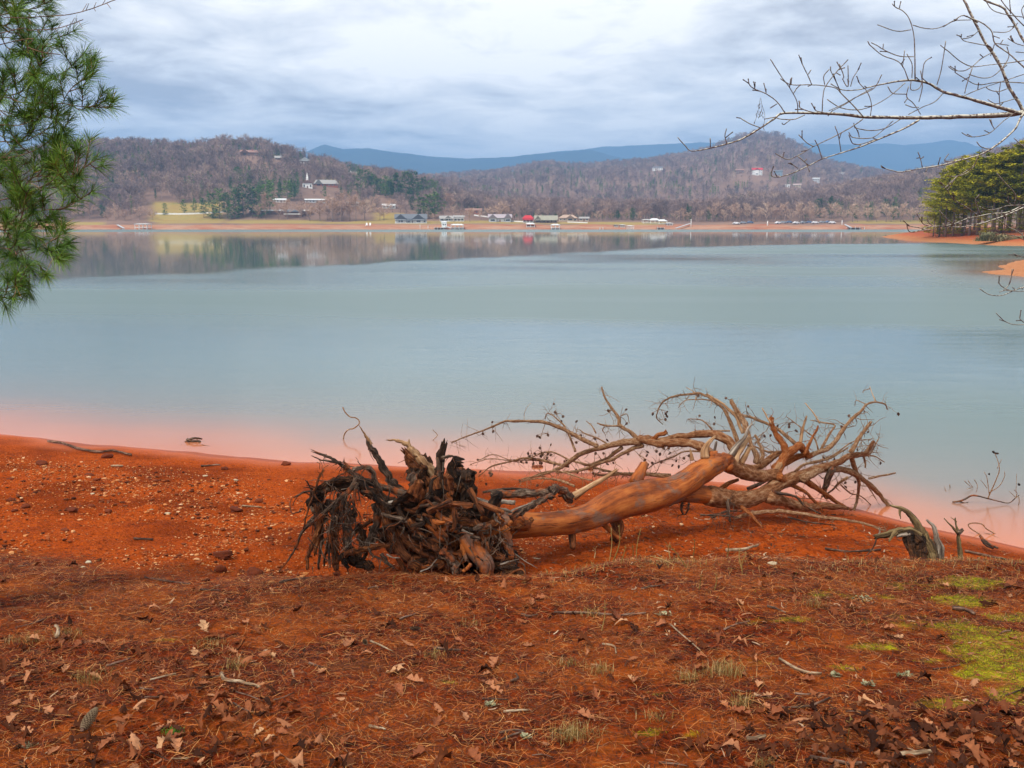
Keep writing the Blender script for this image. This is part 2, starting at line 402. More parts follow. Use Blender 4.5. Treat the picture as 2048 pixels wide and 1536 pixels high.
lawn = np.zeros_like(FX); FPX = 1024 + K * FX / FY + 18 * fbm(FX / 30., FY / 30., 3, 87)
def rng_mask(v, a, b, e): return sstep(a - e, a + e, v) * (1 - sstep(b - e, b + e, v))
for (a, b_, y0, y1) in [(-100, 200, 615, 640), (310, 450, 622, 715), (455, 640, 620, 665), (640, 720, 620, 640), (700, 880, 620, 662), (880, 1060, 620, 670), (1060, 1330, 620, 645), (740, 800, 655, 700), (1700, 1860, 620, 650), (640, 700, 845, 880)]:
    lawn = np.maximum(lawn, rng_mask(FPX, a, b_, 10) * rng_mask(FY, y0, y1, 4))
fme = np_mesh('hills', np.stack([FX, FY, FZ], -1).reshape(-1, 3), [grid_faces(*FX.shape)], [], True, {'lawn': lawn.ravel()})
m, nt, b = newmat('far_land'); b.inputs['Roughness'].default_value = 1.0; b.inputs['Specular IOR Level'].default_value = 0.05
p_ = pos(nt); sp = nt.nodes.new('ShaderNodeSeparateXYZ'); nt.links.new(p_, sp.inputs[0])
n1_ = noise(nt, p_, 0.02, 6, 0.65); n2_ = noise(nt, mapping(nt, p_, scale=(1, 3, 6)), 0.05, 6, 0.7)
wood = ramp(nt, n1_, [(0.3, (0.16, 0.10, 0.08)), (0.7, (0.28, 0.175, 0.125))])
grass = ramp(nt, n2_, [(0.3, (0.30, 0.19, 0.06)), (0.55, (0.34, 0.25, 0.08)), (0.75, (0.20, 0.20, 0.06))])
clayf = ramp(nt, n2_, [(0.3, (0.30, 0.085, 0.040)), (0.45, (0.36, 0.155, 0.085)), (0.6, (0.42, 0.25, 0.16)), (0.75, (0.31, 0.080, 0.038))])
zc = mth(nt, 'ADD', sp.outputs[2], mth(nt, 'MULTIPLY', mth(nt, 'SUBTRACT', n2_, 0.5), 5.0))
base = mix(nt, attr(nt, 'lawn'), wood, grass)
base = mix(nt, ramp(nt, mth(nt, 'MULTIPLY', zc, 0.1), [(0.22, 1.0), (0.28, 0.0)]), base, clayf)
setc(nt, b, base); fme.materials.append(m)
hills = link('hills', fme); tag(hills, kind='structure')

# ---- blue mountains far beyond
MTS = [([(-1500, 320), (300, 330), (560, 322), (610, 308), (655, 290), (690, 301), (740, 298), (790, 305), (850, 314), (925, 319), (1000, 317), (1060, 310), (1110, 306), (1180, 302), (1300, 330), (1700, 345), (3600, 345)], 5200, 3600),
       ([(-1500, 330), (900, 330), (1000, 325), (1100, 304), (1160, 300), (1210, 293), (1290, 290), (1400, 286), (1500, 285), (1640, 288), (1700, 290), (1760, 288), (1800, 291), (1850, 286), (1885, 281), (1920, 286), (1960, 298), (2048, 312), (2300, 300), (3600, 290)], 6600, 5400)]
mpx = np.arange(-1500, 3600, 6.0); my = np.arange(3500, 7600, 60.0)
MY = np.repeat(my[:, None], len(mpx), 1); MX = (mpx[None] - 1024) / K * MY; MZ = np.full_like(MX, 0.0)
for sil, D, B in MTS:
    hp = (447 - np.interp(mpx, [q[0] for q in sil], [q[1] for q in sil]))[None] / K * D
    t = np.clip((MY - B) / (D - B), 0, 1); back = np.where(MY > D, 1 - 0.8 * np.clip((MY - D) / 900, 0, 1), 1)
    MZ = np.maximum(MZ, hp * t * (1.3 - 0.3 * t) * back + t * (1 - t) * 4 * 30 * fbm(MX / 350., MY / 500., 4, 91) + t * 6 * fbm(MX / 60., MY / 60., 3, 93))
mme = np_mesh('mountains', np.stack([MX, MY, MZ], -1).reshape(-1, 3), [grid_faces(*MX.shape)], [], True)
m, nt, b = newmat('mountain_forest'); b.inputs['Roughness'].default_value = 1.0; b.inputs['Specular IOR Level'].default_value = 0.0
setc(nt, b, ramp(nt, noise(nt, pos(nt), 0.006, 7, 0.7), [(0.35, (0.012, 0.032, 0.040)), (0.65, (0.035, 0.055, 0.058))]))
mme.materials.append(m); mo = link('mountains', mme); tag(mo, kind='structure')

# ---- wooded point and sand spit on the right
def seg_sd(X, Y, poly):
    X = np.asarray(X, float); d = np.full(X.shape, 1e9); ins = np.zeros(X.shape, bool); n = len(poly)
    for i in range(n):
        x0, y0 = poly[i]; x1, y1 = poly[(i + 1) % n]
        t = np.clip(((X - x0) * (x1 - x0) + (Y - y0) * (y1 - y0)) / ((x1 - x0) ** 2 + (y1 - y0) ** 2), 0, 1)
        d = np.minimum(d, np.hypot(X - x0 - t * (x1 - x0), Y - y0 - t * (y1 - y0)))
        c = ((y0 > Y) != (y1 > Y)) & (X < (x1 - x0) * (Y - y0) / (y1 - y0 + 1e-12) + x0); ins ^= c
    return np.where(ins, d, -d)
PEN = [W(*q) for q in ((1785, 476.5), (1830, 481.5), (1880, 485), (1940, 488.5), (2000, 491.5), (2060, 492), (2300, 496))] + [(190, 150), (260, 330), (120, 300), (92, 240)]
SPIT = [W(*q) for q in ((1970, 543.5), (1990, 548), (2048, 554), (2150, 565))] + [(80, 55), (90, 95)] + [W(*q) for q in ((2048, 520), (2015, 527), (1995, 533), (2010, 538))]
def pen_z(X, Y):
    sd = seg_sd(X, Y, PEN) + 0.9 * fbm(np.asarray(X) / 7., np.asarray(Y) / 7., 3, 95)
    return np.clip(sd * 0.16, -1.5, 1.9) + np.clip(sd - 14, 0, 60) * 0.03 + 0.10 * fbm(np.asarray(X) / 2., np.asarray(Y) / 2., 3, 96)
def spit_z(X, Y):
    sd = seg_sd(X, Y, SPIT) + 0.35 * fbm(np.asarray(X) / 2.5, np.asarray(Y) / 2.5, 3, 97)
    return np.clip(sd * 0.10, -0.8, 0.75) + 0.03 * fbm(np.asarray(X) / .8, np.asarray(Y) / .8, 3, 98)
def patch(name, fn, x0, x1, nx, y0, y1, ny, mat_):
    X, Y = np.meshgrid(np.linspace(x0, x1, nx), np.linspace(y0, y1, ny))
    me = np_mesh(name, np.stack([X, Y, fn(X, Y)], -1).reshape(-1, 3), [grid_faces(ny, nx)], [mat_], True)
    o = link(name, me); tag(o, kind='structure'); return o
m, nt, b = newmat('point_clay'); b.inputs['Roughness'].default_value = 0.95
p_ = pos(nt); sp = nt.nodes.new('ShaderNodeSeparateXYZ'); nt.links.new(p_, sp.inputs[0])
n1_ = noise(nt, mapping(nt, p_, scale=(1, 1, 4)), 0.5, 6, 0.7)
zc = mth(nt, 'ADD', mth(nt, 'MULTIPLY', sp.outputs[2], 0.4), mth(nt, 'MULTIPLY', mth(nt, 'SUBTRACT', n1_, 0.5), 0.25))
clayp = ramp(nt, zc, [(0.0, (0.46, 0.215, 0.095)), (0.16, (0.46, 0.175, 0.065)), (0.30, (0.42, 0.095, 0.03)), (0.5, (0.30, 0.055, 0.02)), (0.70, (0.12, 0.045, 0.02))])
fine_ = noise(nt, p_, 3.5, 6, 0.75)
setc(nt, b, mix(nt, ramp(nt, fine_, [(0.42, 0.0), (0.62, 0.8)]), clayp, (0.30, 0.10, 0.045))); bump(nt, b, n1_, 1.0, 0.3)
patch('point_of_land', pen_z, 55, 260, 300, 125, 320, 260, m)
patch('sand_spit', spit_z, 24, 95, 240, 50, 100, 200, m)

# ---- lake water
wx = lines(-12, 10, 0.25, -1400, 1400, 1.12)
wy = []; y = 3.0; 
while y < 700: wy.append(y); y += 0.12 + 0.012 * max(y - 6, 0)
wy = np.array([-200, -60, -20, -5] + wy)
WX, WY = np.meshgrid(wx, wy)
sd_ = WY - shore(WX)
PXW = 1024 + K * WX / np.maximum(WY, 1)
sed = np.exp(-np.maximum(sd_, 0) / 2.1) * (1 + 0.25 * fbm(WX * .35, WY * .35, 3, 101))
spn = seg_sd(WX, WY, SPIT); pnn = seg_sd(WX, WY, PEN)
sed = np.maximum(sed, 0.45 * np.exp(-np.maximum(-spn, 0) / 3.0)); sed = np.clip(sed, 0, 1)
# still water in the lee of the far shore, ruffled water nearer and one ruffled streak along the far shore
near_edge = np.interp(PXW, [-800, 0, 300, 600, 1000, 1300, 1600, 1850, 3000], [50, 56, 63, 74, 94, 128, 150, 165, 180]) * (1 + 0.05 * fbm(PXW / 60., WY * 0 + .5, 3, 103))
calm = sstep(0.93, 1.05, WY / near_edge + 0.05 * fbm(WX / 9., WY / 30., 3, 105))
streak = rng_mask(WY + 14 * fbm(PXW / 160., WY / 90., 3, 107), 384, 520, 10)
calm = calm * (1 - 1.0 * streak)
calm = np.maximum(calm, 0.55 * rng_mask(WY, 60, 84, 8) * sstep(1840, 1960, PXW))      # lee of the point
patchy = np.clip(0.62 - .62 * rng_mask(WY + 2.5 * fbm(PXW / 260., WY * 0 + .7, 2, 113), 19.5, 31, 2.5) * sstep(700, 1300, PXW + 200 * fbm(WX / 9., WY / 9., 2, 111)) + 0.8 * fbm(WX / 30. + WY / 60., WY / 14., 3, 109), 0, 1)
wme = np_mesh('lake', np.stack([WX, WY, np.zeros_like(WX)], -1).reshape(-1, 3), [grid_faces(*WX.shape)], [], True, {'sed': sed.ravel(), 'calm': calm.ravel(), 'patchy': patchy.ravel(), 'streak': streak.ravel(), 'away': np.clip((WY - 12) / 40, 0, 1).ravel()})
m, nt, b = newmat('lake_water'); b.inputs['IOR'].default_value = 1.333; b.inputs['Specular IOR Level'].default_value = 0.5
p_ = pos(nt)
col = mix(nt, ramp(nt, attr(nt, 'sed'), [(0.0, 0.0), (0.25, 0.18), (0.6, 0.72), (1.0, 1.0)]), (0.095, 0.150, 0.140), (0.50, 0.155, 0.062))
setc(nt, b, col)
rr = mix(nt, attr(nt, 'calm'), mix(nt, attr(nt, 'patchy'), (0.07, 0.07, 0.07), (0.36, 0.36, 0.36)), (0.045, 0.045, 0.045))
rr = mix(nt, attr(nt, 'streak'), rr, (0.42, 0.42, 0.42))
nearw = ramp(nt, mth(nt, 'MULTIPLY', attr(nt, 'away'), 1.0), [(0.0, 1.0), (1.0, 0.0)])
rr = mix(nt, mth(nt, 'MULTIPLY', nearw, 0.30), rr, (0.09, 0.09, 0.09))
rr = mix(nt, mth(nt, 'MULTIPLY', attr(nt, 'sed'), 0.85, clamp=True), rr, (0.06, 0.06, 0.06))
nt.links.new(rr, b.inputs['Roughness'])
rip = noise(nt, mapping(nt, p_, scale=(0.45, 1.5, 1)), 5.0, 3, 0.55)
rip2 = noise(nt, mapping(nt, p_, scale=(0.35, 1.2, 1), rot=(0, 0, 0.2)), 1.2, 3, 0.5)
hgt = mth(nt, 'ADD', mth(nt, 'MULTIPLY', rip, 0.35), rip2)
hgt = mth(nt, 'MULTIPLY', hgt, mth(nt, 'MULTIPLY', mth(nt, 'SUBTRACT', 1.03, attr(nt, 'calm')), mth(nt, 'SUBTRACT', 1.0, mth(nt, 'MULTIPLY', attr(nt, 'sed'), 0.8))))
bump(nt, b, hgt, 1.0, 0.008)
wme.materials.append(m); lake = link('lake', wme); tag(lake, kind='structure')

# ---- the air over the lake
m = bpy.data.materials.new('haze'); m.use_nodes = True; nt = m.node_tree; nt.nodes.clear()
pv = N(nt, 'ShaderNodeVolumePrincipled'); pv.inputs['Color'].default_value = (0.28, 0.52, 0.88, 1); pv.inputs['Density'].default_value = 0.00023; pv.inputs['Anisotropy'].default_value = 0.0
mo_ = N(nt, 'ShaderNodeOutputMaterial'); nt.links.new(pv.outputs[0], mo_.inputs['Volume'])
g = Geo(); g.box(-9500, 9500, -420, 9500, -6, 560); hzo = g.build('haze', m, smooth=False); tag(hzo, kind='stuff')
# ================================================================== FAR SHORE
def instances_tree(name, pts, scl, rot, idx, protos, label, cat=None):
    me = np_mesh(name, pts, [], [], False) if False else bpy.data.meshes.new(name)
    me.vertices.add(len(pts)); me.vertices.foreach_set('co', np.asarray(pts, np.float32).ravel())
    for k, v, t in (('scl', scl, 'FLOAT'), ('rotz', rot, 'FLOAT'), ('pick', idx, 'INT')):
        a = me.attributes.new(k, t, 'POINT'); a.data.foreach_set('value', np.asarray(v, np.int32 if t == 'INT' else np.float32))
    me.update()
    o = link(name, me); tag(o, label, None, None, 'stuff')
    pc = bpy.data.collections.new(name + '_kinds')
    for q in protos: pc.objects.link(q)
    ng = bpy.data.node_groups.new(name, 'GeometryNodeTree')
    ng.interface.new_socket('Geometry', in_out='INPUT', socket_type='NodeSocketGeometry')
    ng.interface.new_socket('Geometry', in_out='OUTPUT', socket_type='NodeSocketGeometry')
    gi = ng.nodes.new('NodeGroupInput'); go = ng.nodes.new('NodeGroupOutput')
    ci = ng.nodes.new('GeometryNodeCollectionInfo'); ci.inputs['Collection'].default_value = pc
    ci.inputs['Separate Children'].default_value = True; ci.inputs['Reset Children'].default_value = True
    ip = ng.nodes.new('GeometryNodeInstanceOnPoints'); ip.inputs['Pick Instance'].default_value = True
    def na_(nm, t):
        n = ng.nodes.new('GeometryNodeInputNamedAttribute'); n.data_type = t; n.inputs['Name'].default_value = nm; return n.outputs['Attribute']
    cx = ng.nodes.new('ShaderNodeCombineXYZ'); ng.links.new(na_('rotz', 'FLOAT'), cx.inputs[2])
    ng.links.new(gi.outputs[0], ip.inputs['Points']); ng.links.new(ci.outputs[0], ip.inputs['Instance'])
    ng.links.new(na_('pick', 'INT'), ip.inputs['Instance Index']); ng.links.new(cx.outputs[0], ip.inputs['Rotation'])
    ng.links.new(na_('scl', 'FLOAT'), ip.inputs['Scale']); ng.links.new(ip.outputs[0], go.inputs[0])
    md = o.modifiers.new('trees', 'NODES'); md.node_group = ng
    return o

# ---- materials of trees seen from afar
def tree_mat(name, stops, rough=1.0):
    m, nt, b = newmat(name); b.inputs['Roughness'].default_value = rough; b.inputs['Specular IOR Level'].default_value = 0.05
    f = mth(nt, 'ADD', mth(nt, 'MULTIPLY', objrnd(nt), 0.65), mth(nt, 'MULTIPLY', attr(nt, 'rnd'), 0.35))
    if 'bare' in name: f = mth(nt, 'ADD', f, mth(nt, 'MULTIPLY', mth(nt, 'SUBTRACT', noise(nt, pos(nt), 0.016, 4, .6), 0.5), 1.3), clamp=True)
    setc(nt, b, ramp(nt, f, stops)); return m
M_BARE = tree_mat('bare_twigs', [(0.0, (0.13, 0.095, 0.092)), (0.3, (0.215, 0.155, 0.145)), (0.6, (0.29, 0.20, 0.18)), (0.85, (0.40, 0.28, 0.22)), (1.0, (0.50, 0.38, 0.29))])
M_BAREWARM = tree_mat('bare_twigs_warm', [(0.0, (0.34, 0.21, 0.15)), (0.5, (0.50, 0.33, 0.24)), (1.0, (0.62, 0.47, 0.35))])
M_FARPINE = tree_mat('far_pine_needles', [(0.0, (0.035, 0.075, 0.022)), (0.5, (0.085, 0.16, 0.035)), (1.0, (0.18, 0.26, 0.05))])
M_POINTPINE = tree_mat('yellow_green_needles', [(0.0, (0.07, 0.085, 0.008)), (0.3, (0.22, 0.225, 0.012)), (0.65, (0.44, 0.40, 0.018)), (1.0, (0.60, 0.50, 0.03))])  # yellow green is the own colour of this foliage
M_TRUNKFAR = plain('pale_bark', (0.24, 0.18, 0.15), 0.95)

def bare_parts(seed, h=13.0, wide=0.36, ntw=240, tw=0.13):
    """trunk Geo and crown Geo of a leafless tree of height h"""
    rs = random.Random(seed); random.seed(seed)
    tr = Geo(); cr = Geo()
    lean = rs.uniform(-.04, .04) * h
    top = Vector((lean, rs.uniform(-.4, .4), h * 0.80))
    tube(tr, [(0, 0, -0.8), (lean * .3, 0, h * .3), (lean * .7, 0, h * .55), top], [0.024 * h * .6, 0.018 * h * .6, 0.010 * h * .6, 0.03], 5, 2, 0.05)
    tips = []
    for i in range(16):
        z0 = h * rs.uniform(0.18, 0.72); a = rs.uniform(0, 6.283); up = rs.uniform(0.5, 1.5)
        L = h * wide * (1.1 - 0.6 * z0 / h) * rs.uniform(0.7, 1.15)
        st = Vector((lean * z0 / h, 0, z0)); d = Vector((math.cos(a), math.sin(a), up)).normalized()
        en = st + d * L * 1.25; mid = st + d * L * .6 + Vector((0, 0, .04 * h)) * rs.uniform(-.2, 1)
        tube(cr, [st, mid, en], [0.0065 * h, 0.004 * h, 0.02], 3, 2, 0)
        tips += [(mid, d), (en, d), ((mid + en) / 2, d)]
    tips += [(top, Vector((0, 0, 1)))] * 4
    V = []; Tt = []
    for i in range(ntw):
        p, d = rs.choice(tips)
        q = p + Vector((rs.gauss(0, 1), rs.gauss(0, 1), rs.gauss(0, .8))) * 0.035 * h
        dd = (d * 0.7 + Vector((rs.gauss(0, .7), rs.gauss(0, .7), rs.gauss(.35, .5)))).normalized()
        L = h * rs.uniform(0.07, 0.17); sdv = dd.cross(Vector((rs.gauss(0, 1), rs.gauss(0, 1), rs.gauss(0, 1)))).normalized() * tw * rs.uniform(.5, 1.2)
        n = len(V); V += [q - sdv, q + sdv, q + dd * L]; Tt.append((n, n + 1, n + 2))
    cr.add(V, (), Tt, rnd=np.repeat(RNG.random(len(Tt)), 3))
    return tr, cr
def pine_parts(seed, h=14.0, wide=0.26, base=0.28, n=520, sz=0.75, flat=0.35, round_=True):
    rs = random.Random(seed); random.seed(seed)
    tr = Geo(); cr = Geo()
    tube(tr, [(0, 0, -0.8), (rs.uniform(-.2, .2), 0, h * .5), (rs.uniform(-.3, .3), 0, h * .95)], [0.013 * h, 0.009 * h, 0.03], 5, 2, 0.05)
    V = []; Tt = []; rn = []
    whorls = []
    z_ = base * h
    while z_ < h * .97:
        k = (z_ / h - base) / (1 - base)
        prof = (math.sin(math.pi * (0.22 + 0.74 * k)) ** .8) if round_ else (1 - k) ** .75 * .95 + .08
        for j in range(rs.randint(4, 6)):
            if rs.random() < .12: continue
            a = rs.uniform(0, 6.283); L = h * wide * prof * rs.uniform(.6, 1.15)
            whorls.append((z_ + rs.uniform(-.3, .3), a, L, rs.random()))
        z_ += h * 0.055
    for (z_, a, L, sh_) in whorls:
        e = Vector((math.cos(a), math.sin(a), 0.22)); up0 = Vector((0, 0, z_))
        tube(cr, [up0, up0 + e * L * .9], [0.05, 0.02], 3, 1, 0, rnd=0.0)
        for i in range(max(3, int(n / len(whorls)))):
            t = rs.uniform(.25, 1.05) ** .8; c = up0 + e * L * t + Vector((rs.gauss(0, .13) * L * t, rs.gauss(0, .13) * L * t, rs.gauss(.1, .28) * flat * 2))
            s_ = sz * rs.uniform(.5, 1.2); a1 = Vector((rs.gauss(0, 1), rs.gauss(0, 1), rs.gauss(.3, flat))).normalized() * s_
            a2 = a1.cross(Vector((rs.gauss(0, .5), rs.gauss(0, .5), 1))).normalized() * s_ * .45
            k = len(V); V += [c - a1 * .5 - a2 * .4, c - a1 * .4 + a2 * .5, c + a1 * .5]; Tt.append((k, k + 1, k + 2)); r_ = min(1, max(0, .25 + .6 * sh_ * rs.random() + .2 * rs.random())); rn += [r_] * 3
    cr.add(V, (), Tt, rnd=np.array(rn))
    return tr, cr
def joined(parts, name, mats):
    g = Geo(); tr, cr = parts
    for q in (tr, cr):
        V = np.concatenate(q.V); off = g.n
        g.V.append(V); g.T.append(np.concatenate(q.T)); g.Rn.append(np.concatenate(q.Rn))
        for f in q.F4: g.F4.append(f + off)
        for f in q.F3: g.F3.append(f + off)
        g.n += len(V)
    me_o = g.build(name, mats, smooth=False)
    COL.objects.unlink(me_o); return me_o

protoB = [joined(bare_parts(100 + i, 13 + (i % 3), 0.30 + .03 * i, 210, 0.15), 'bare_tree_kind', [M_BARE]) for i in range(4)]
protoE = [joined(pine_parts(200 + i, 13, .20, .15, 260, 1.1, .5, i % 2 == 0), 'evergreen_kind', [M_FARPINE]) for i in range(3)]

# houses: (name, px centre, py of the base, width in pixels, depth m, distance or None, ...)   built below, needed here for clearings
HOUSES = [
 # key, px, py_base, wpx, height_m, dist(None = on terrain along the sight line)
 ('hilltop', 501, 311, 38, 6.5, None), ('hill_small', 559, 320, 17, 4.5, None), ('chalet', 610, 330, 25, 8, None), ('chimney', 710, 333, 21, 5, None),
 ('church', 615, 376, 19, 7, None), ('hall', 652, 373, 46, 6, None), ('white_low', 559, 405, 25, 4, None), ('long_grey', 631, 406, 40, 4.2, None),
 ('grey_mid', 704, 412, 28, 5, None), ('white_mid', 778, 417, 25, 5, None), ('twin', 822, 441.5, 62, 8, 628), ('pale_a', 893, 432.5, 26, 5, 650),
 ('pale_b', 918, 432.5, 20, 5.5, 652), ('redbrown', 947, 427, 32, 6, None), ('grey_gables', 1000, 438, 45, 7, 640), ('tan', 1092, 441.5, 44, 7, 630),
 ('redroof', 1056, 439, 20, 7.5, 632), ('tan_b', 1136, 434, 36, 6, 655), ('tan_c', 1168, 436, 18, 4, 655), ('hill_white', 1315, 341, 20, 8, None),
 ('hill_brown', 1479, 347, 16, 7, None), ('hill_redroof', 1514, 350, 20, 10, None), ('hill_blue', 1556, 350, 17, 8, None), ('hill_pale', 1632, 363.5, 13, 7, None),
 ('hill_pale_b', 1594, 374, 15, 5, None), ('hill_tiny', 1684, 349.5, 9, 5, None), ('boathill', 1321, 428, 11, 5, None), ('white_low_b', 1575, 374, 8, 4, None)]
def ray_far(px, py):
    dx, dy, dz = ray(px, py)
    ys = np.arange(604, 2400, 2.0); xs = dx / dy * ys; zs = CAM_Z + dz / dy * ys
    hit = np.nonzero(far_z(xs, ys) > zs)[0]
    Y = float(ys[hit[0]]) if len(hit) else 1000.0
    X = dx / dy * Y; return X, Y, float(far_z(X, Y))
HP = {}
for (k, px, pyb, wp, hm, dist) in HOUSES:
    if dist is None: X, Y, Z = ray_far(px, pyb + 0.5)
    else: X = (px - 1024) / K * dist; Y = dist; Z = float(far_z(X, Y))
    HP[k] = (X, Y, Z, px, pyb, wp, hm, wp / K * Y)

# ---- forests
def forest_pts(n, y0, y1, u0, u1, seed):
    rs = np.random.default_rng(seed)
    y = np.sqrt(rs.uniform(y0 ** 2, y1 ** 2, n)); px = rs.uniform(u0, u1, n); x = (px - 1024) / K * y
    return x, y, px
def low_zone(px, Y):
    z = np.zeros(len(px), bool)
    for k, (X, Yh, Z, hx, hy, wp, hm, wm) in HP.items():
        z |= (np.abs(px - hx) < wp * .5 + 6) & (Y < Yh) & (Y > Yh - (55 if Yh < 760 else 130))
    return z
def lawn_ok(px, Y):
    ok = np.ones(len(px), bool)
    base = np.interp(px, [-300, 200, 285, 292, 455, 462, 640, 660, 870, 885, 1060, 1075, 1330, 1345, 1700, 1720, 1860, 2600],
                         [640, 632, 634, 708, 708, 634, 640, 650, 660, 668, 668, 660, 652, 628, 628, 640, 640, 632])
    ok &= Y > base
    for k, (X, Yh, Z, hx, hy, wp, hm, wm) in HP.items():
        ok &= ~((np.abs(px - hx) < wp * .5 + 5) & (Y < Yh + wm * .5 + 4) & (Y > Yh - (40 if Yh < 760 else 48)))
    for (a, hp_, wf_, Yp) in CLEAR:
        ok &= ~((np.abs(px - a) < hp_ * .30 * wf_ + 3) & (Y < Yp + 4) & (Y > Yp - 55))
    return ok
def build_forest():
    X, Y, px = [], [], []
    for a in ((19500, 626, 1060, -1100, 3250, 1), (22000, 1060, 2150, -900, 3050, 2)):
        x, y, p = forest_pts(*a[:5], a[5]); X.append(x); Y.append(y); px.append(p)
    X = np.concatenate(X); Y = np.concatenate(Y); px = np.concatenate(px)
    ok = lawn_ok(px, Y); X, Y, px = X[ok], Y[ok], px[ok]
    Z = far_z(X, Y)
    # evergreen patches
    ev = fbm(X / 90., Y / 70., 3, 121) + 0.25 * RNG.normal(size=len(X))
    lim = np.where((px > 1600) & (Y < 1100), 0.22, np.where(Y > 1050, .36, .32)); isE = ev > lim
    isE |= RNG.random(len(X)) < 0.045
    isE &= ~((px < 1150) & (px > 560) & (Y < 700))
    s = RNG.uniform(.75, 1.18, len(X)); s[isE] *= .85; lz = low_zone(px, Y); s[lz] *= .42; isE &= ~lz
    r = RNG.uniform(0, 6.28, len(X))
    b_ = ~isE; pts = np.stack([X, Y, Z], 1)
    instances_tree('bare_forest', pts[b_], s[b_], r[b_], RNG.integers(0, 4, b_.sum()), protoB, 'bare purplish brown winter woodland covering the hills beyond the lake')
    instances_tree('evergreen_forest', pts[isE], s[isE], r[isE], RNG.integers(0, 3, isE.sum()), protoE, 'dark green evergreens scattered through the bare woodland on the hills')

# ---- trees one can tell apart on the far shore
def make_tree(name, parts, crown_mat, trunk_mat=M_TRUNKFAR):
    e = empty(name); tr, cr = parts
    tr.build('trunk', trunk_mat, e, smooth=True); cr.build('crown', crown_mat, e, smooth=False); return e
def place(proto, first, X, Y, Z, s, rz, label, cat, group):
    e = proto if not first[0] else copy_tree(proto); first[0] = True
    e.location = (X, Y, Z); e.scale = (s[0], s[0], s[1]); e.rotation_euler = (0, 0, rz)
    tag(e, label, cat, group); return e
bt = [(make_tree('bare_tree', bare_parts(300 + i, 13, (.42, .30, .36)[i], 420, 0.10), M_BAREWARM), [False]) for i in range(3)]
pt = [(make_tree('pine_tree', pine_parts(330 + i, 14, (.30, .24, .27)[i], (.12, .22, .05)[i], 900, 1.0, .45, True), M_FARPINE), [False]) for i in range(3)]
# (px, py of foot, height px, width factor, distance)
PINES = [((204, 436, 26, 1.1, None), 'round dark green pine alone on the far left shore'),]
for q in ((408, 436, 40, 1), (425, 437, 52, 1), (440, 438, 60, 1), (455, 437, 52, 1.1), (472, 437, 60, 1), (488, 436, 66, 1.), (505, 436, 60, 1.1), (522, 436, 66, 1.1), (462, 441, 30, 1.1), (540, 430, 68, .8)):
    PINES.append(((*q, None), 'dark green pine in the broad clump at the end of the white roadside strip'))
for q in ((560, 400, 34, 1.), (575, 402, 40, 1.2), (588, 400, 34, 1)):
    PINES.append(((*q, None), 'dark green pine on the slope left of the white church'))
for q in ((722, 388, 50, 1.0), (735, 386, 46, 1), (748, 388, 40, 1.1), (760, 390, 34, 1)):
    PINES.append(((*q, None), 'tall dark green pine on the wooded rise right of the long church hall'))
for q in ((772, 396, 44, 1.1), (795, 398, 52, 1.2), (812, 400, 58, 1.1), (828, 398, 54, 1.1), (848, 398, 44, 1), (862, 396, 38, 1.1), (874, 396, 34, .9), (780, 398, 38, 1)):
    PINES.append(((*q, None), 'dark green pine in the tall group above the white house with two gables'))
for q in ((842, 437, 44, 1.2), (858, 438, 50, 1.4), (870, 436, 52, 1.3), (826, 420, 28, 1.1)):
    PINES.append(((*q, None), 'bright green rounded pine just right of the white house with two gables'))
for q, l in (((1110, 437, 34, .8), 'narrow dark evergreen behind the tan house with the long porch'), ((1235, 440, 20, 1), 'small dark evergreen right of the pale tan houses'), ((1265, 441, 26, 1), 'dark evergreen behind the small covered dock'), ((1460, 372 + 50, 20, 1.2), 'green tree among bare trees on the right shore'), ((424, 439, 12, .9), 'small dark bush-like pine on the lawn below the white strip'),
             ((1638, 436, 40, 1.2), 'green pine among pale bare trees right of the shed'), ((1770, 434, 36, 1.0), 'green pine among the pale bare trees near the wooded point'), ((1662, 438, 46, .9), 'taller green pine on the right shore beside pale bare trees'), ((1710, 438, 30, .9), 'low green pine on the right shore'), ((520, 305 + 10, 22, .6), 'narrow dark evergreen right of the brown hilltop house'),
             ((650, 399, 28, .7), 'dark evergreen beside the long grey house'), ((330, 430, 24, 1), 'dark evergreen at the edge of the wood behind the lawn'), ((368, 428, 30, .9), 'taller dark evergreen at the wood edge behind the lawn'), ((389, 428, 30, 1.), 'dark bushy evergreen left of the pine clump'), ((1940, 452, 26, 1), 'green tree beyond the wooded point')):
    PINES.append(((*q, None), l))
def far_spot(px, py):
    X, Y, Z = ray_far(px, min(py, 445)); return X, Y, Z
CLEAR = [(q[0][0], q[0][2], q[0][3], far_spot(q[0][0], q[0][1])[1]) for q in PINES]
for i, ((px, py, hp, wf, _), lab) in enumerate(PINES):
    X, Y, Z = far_spot(px, py); h = hp / K * Y; pr, fl = pt[i % 3]
    s = max(h / 14, .25); ok = sum(1 for q in PINES if q[1] == lab)
    place(pr, fl, X, Y, Z - .3, (s * wf * 1.1, s), i * 1.7, lab, 'pine tree', ('pines: ' + lab) if ok > 1 else 'evergreens on the far shore')
BARES = []
for px, py, hp, wf in ((232, 441, 34, 1.2), (250, 442, 26, 1.4), (280, 441, 30, 1.2), (305, 441, 24, 1.3), (180, 440, 40, 1.2), (150, 440, 34, 1.2), (215, 442, 18, 1.3)): BARES.append((px, py, hp, wf, 'bare brown tree on the low shore left of the white roofed dock'))
for px, py, hp, wf in ((532, 440, 60, .7), (515, 441, 34, .8), (558, 441, 40, 1.), (575, 440, 44, 1.1), (600, 441, 34, 1.)): BARES.append((px, py, hp, wf, 'bare tree in front of the long low dark building'))
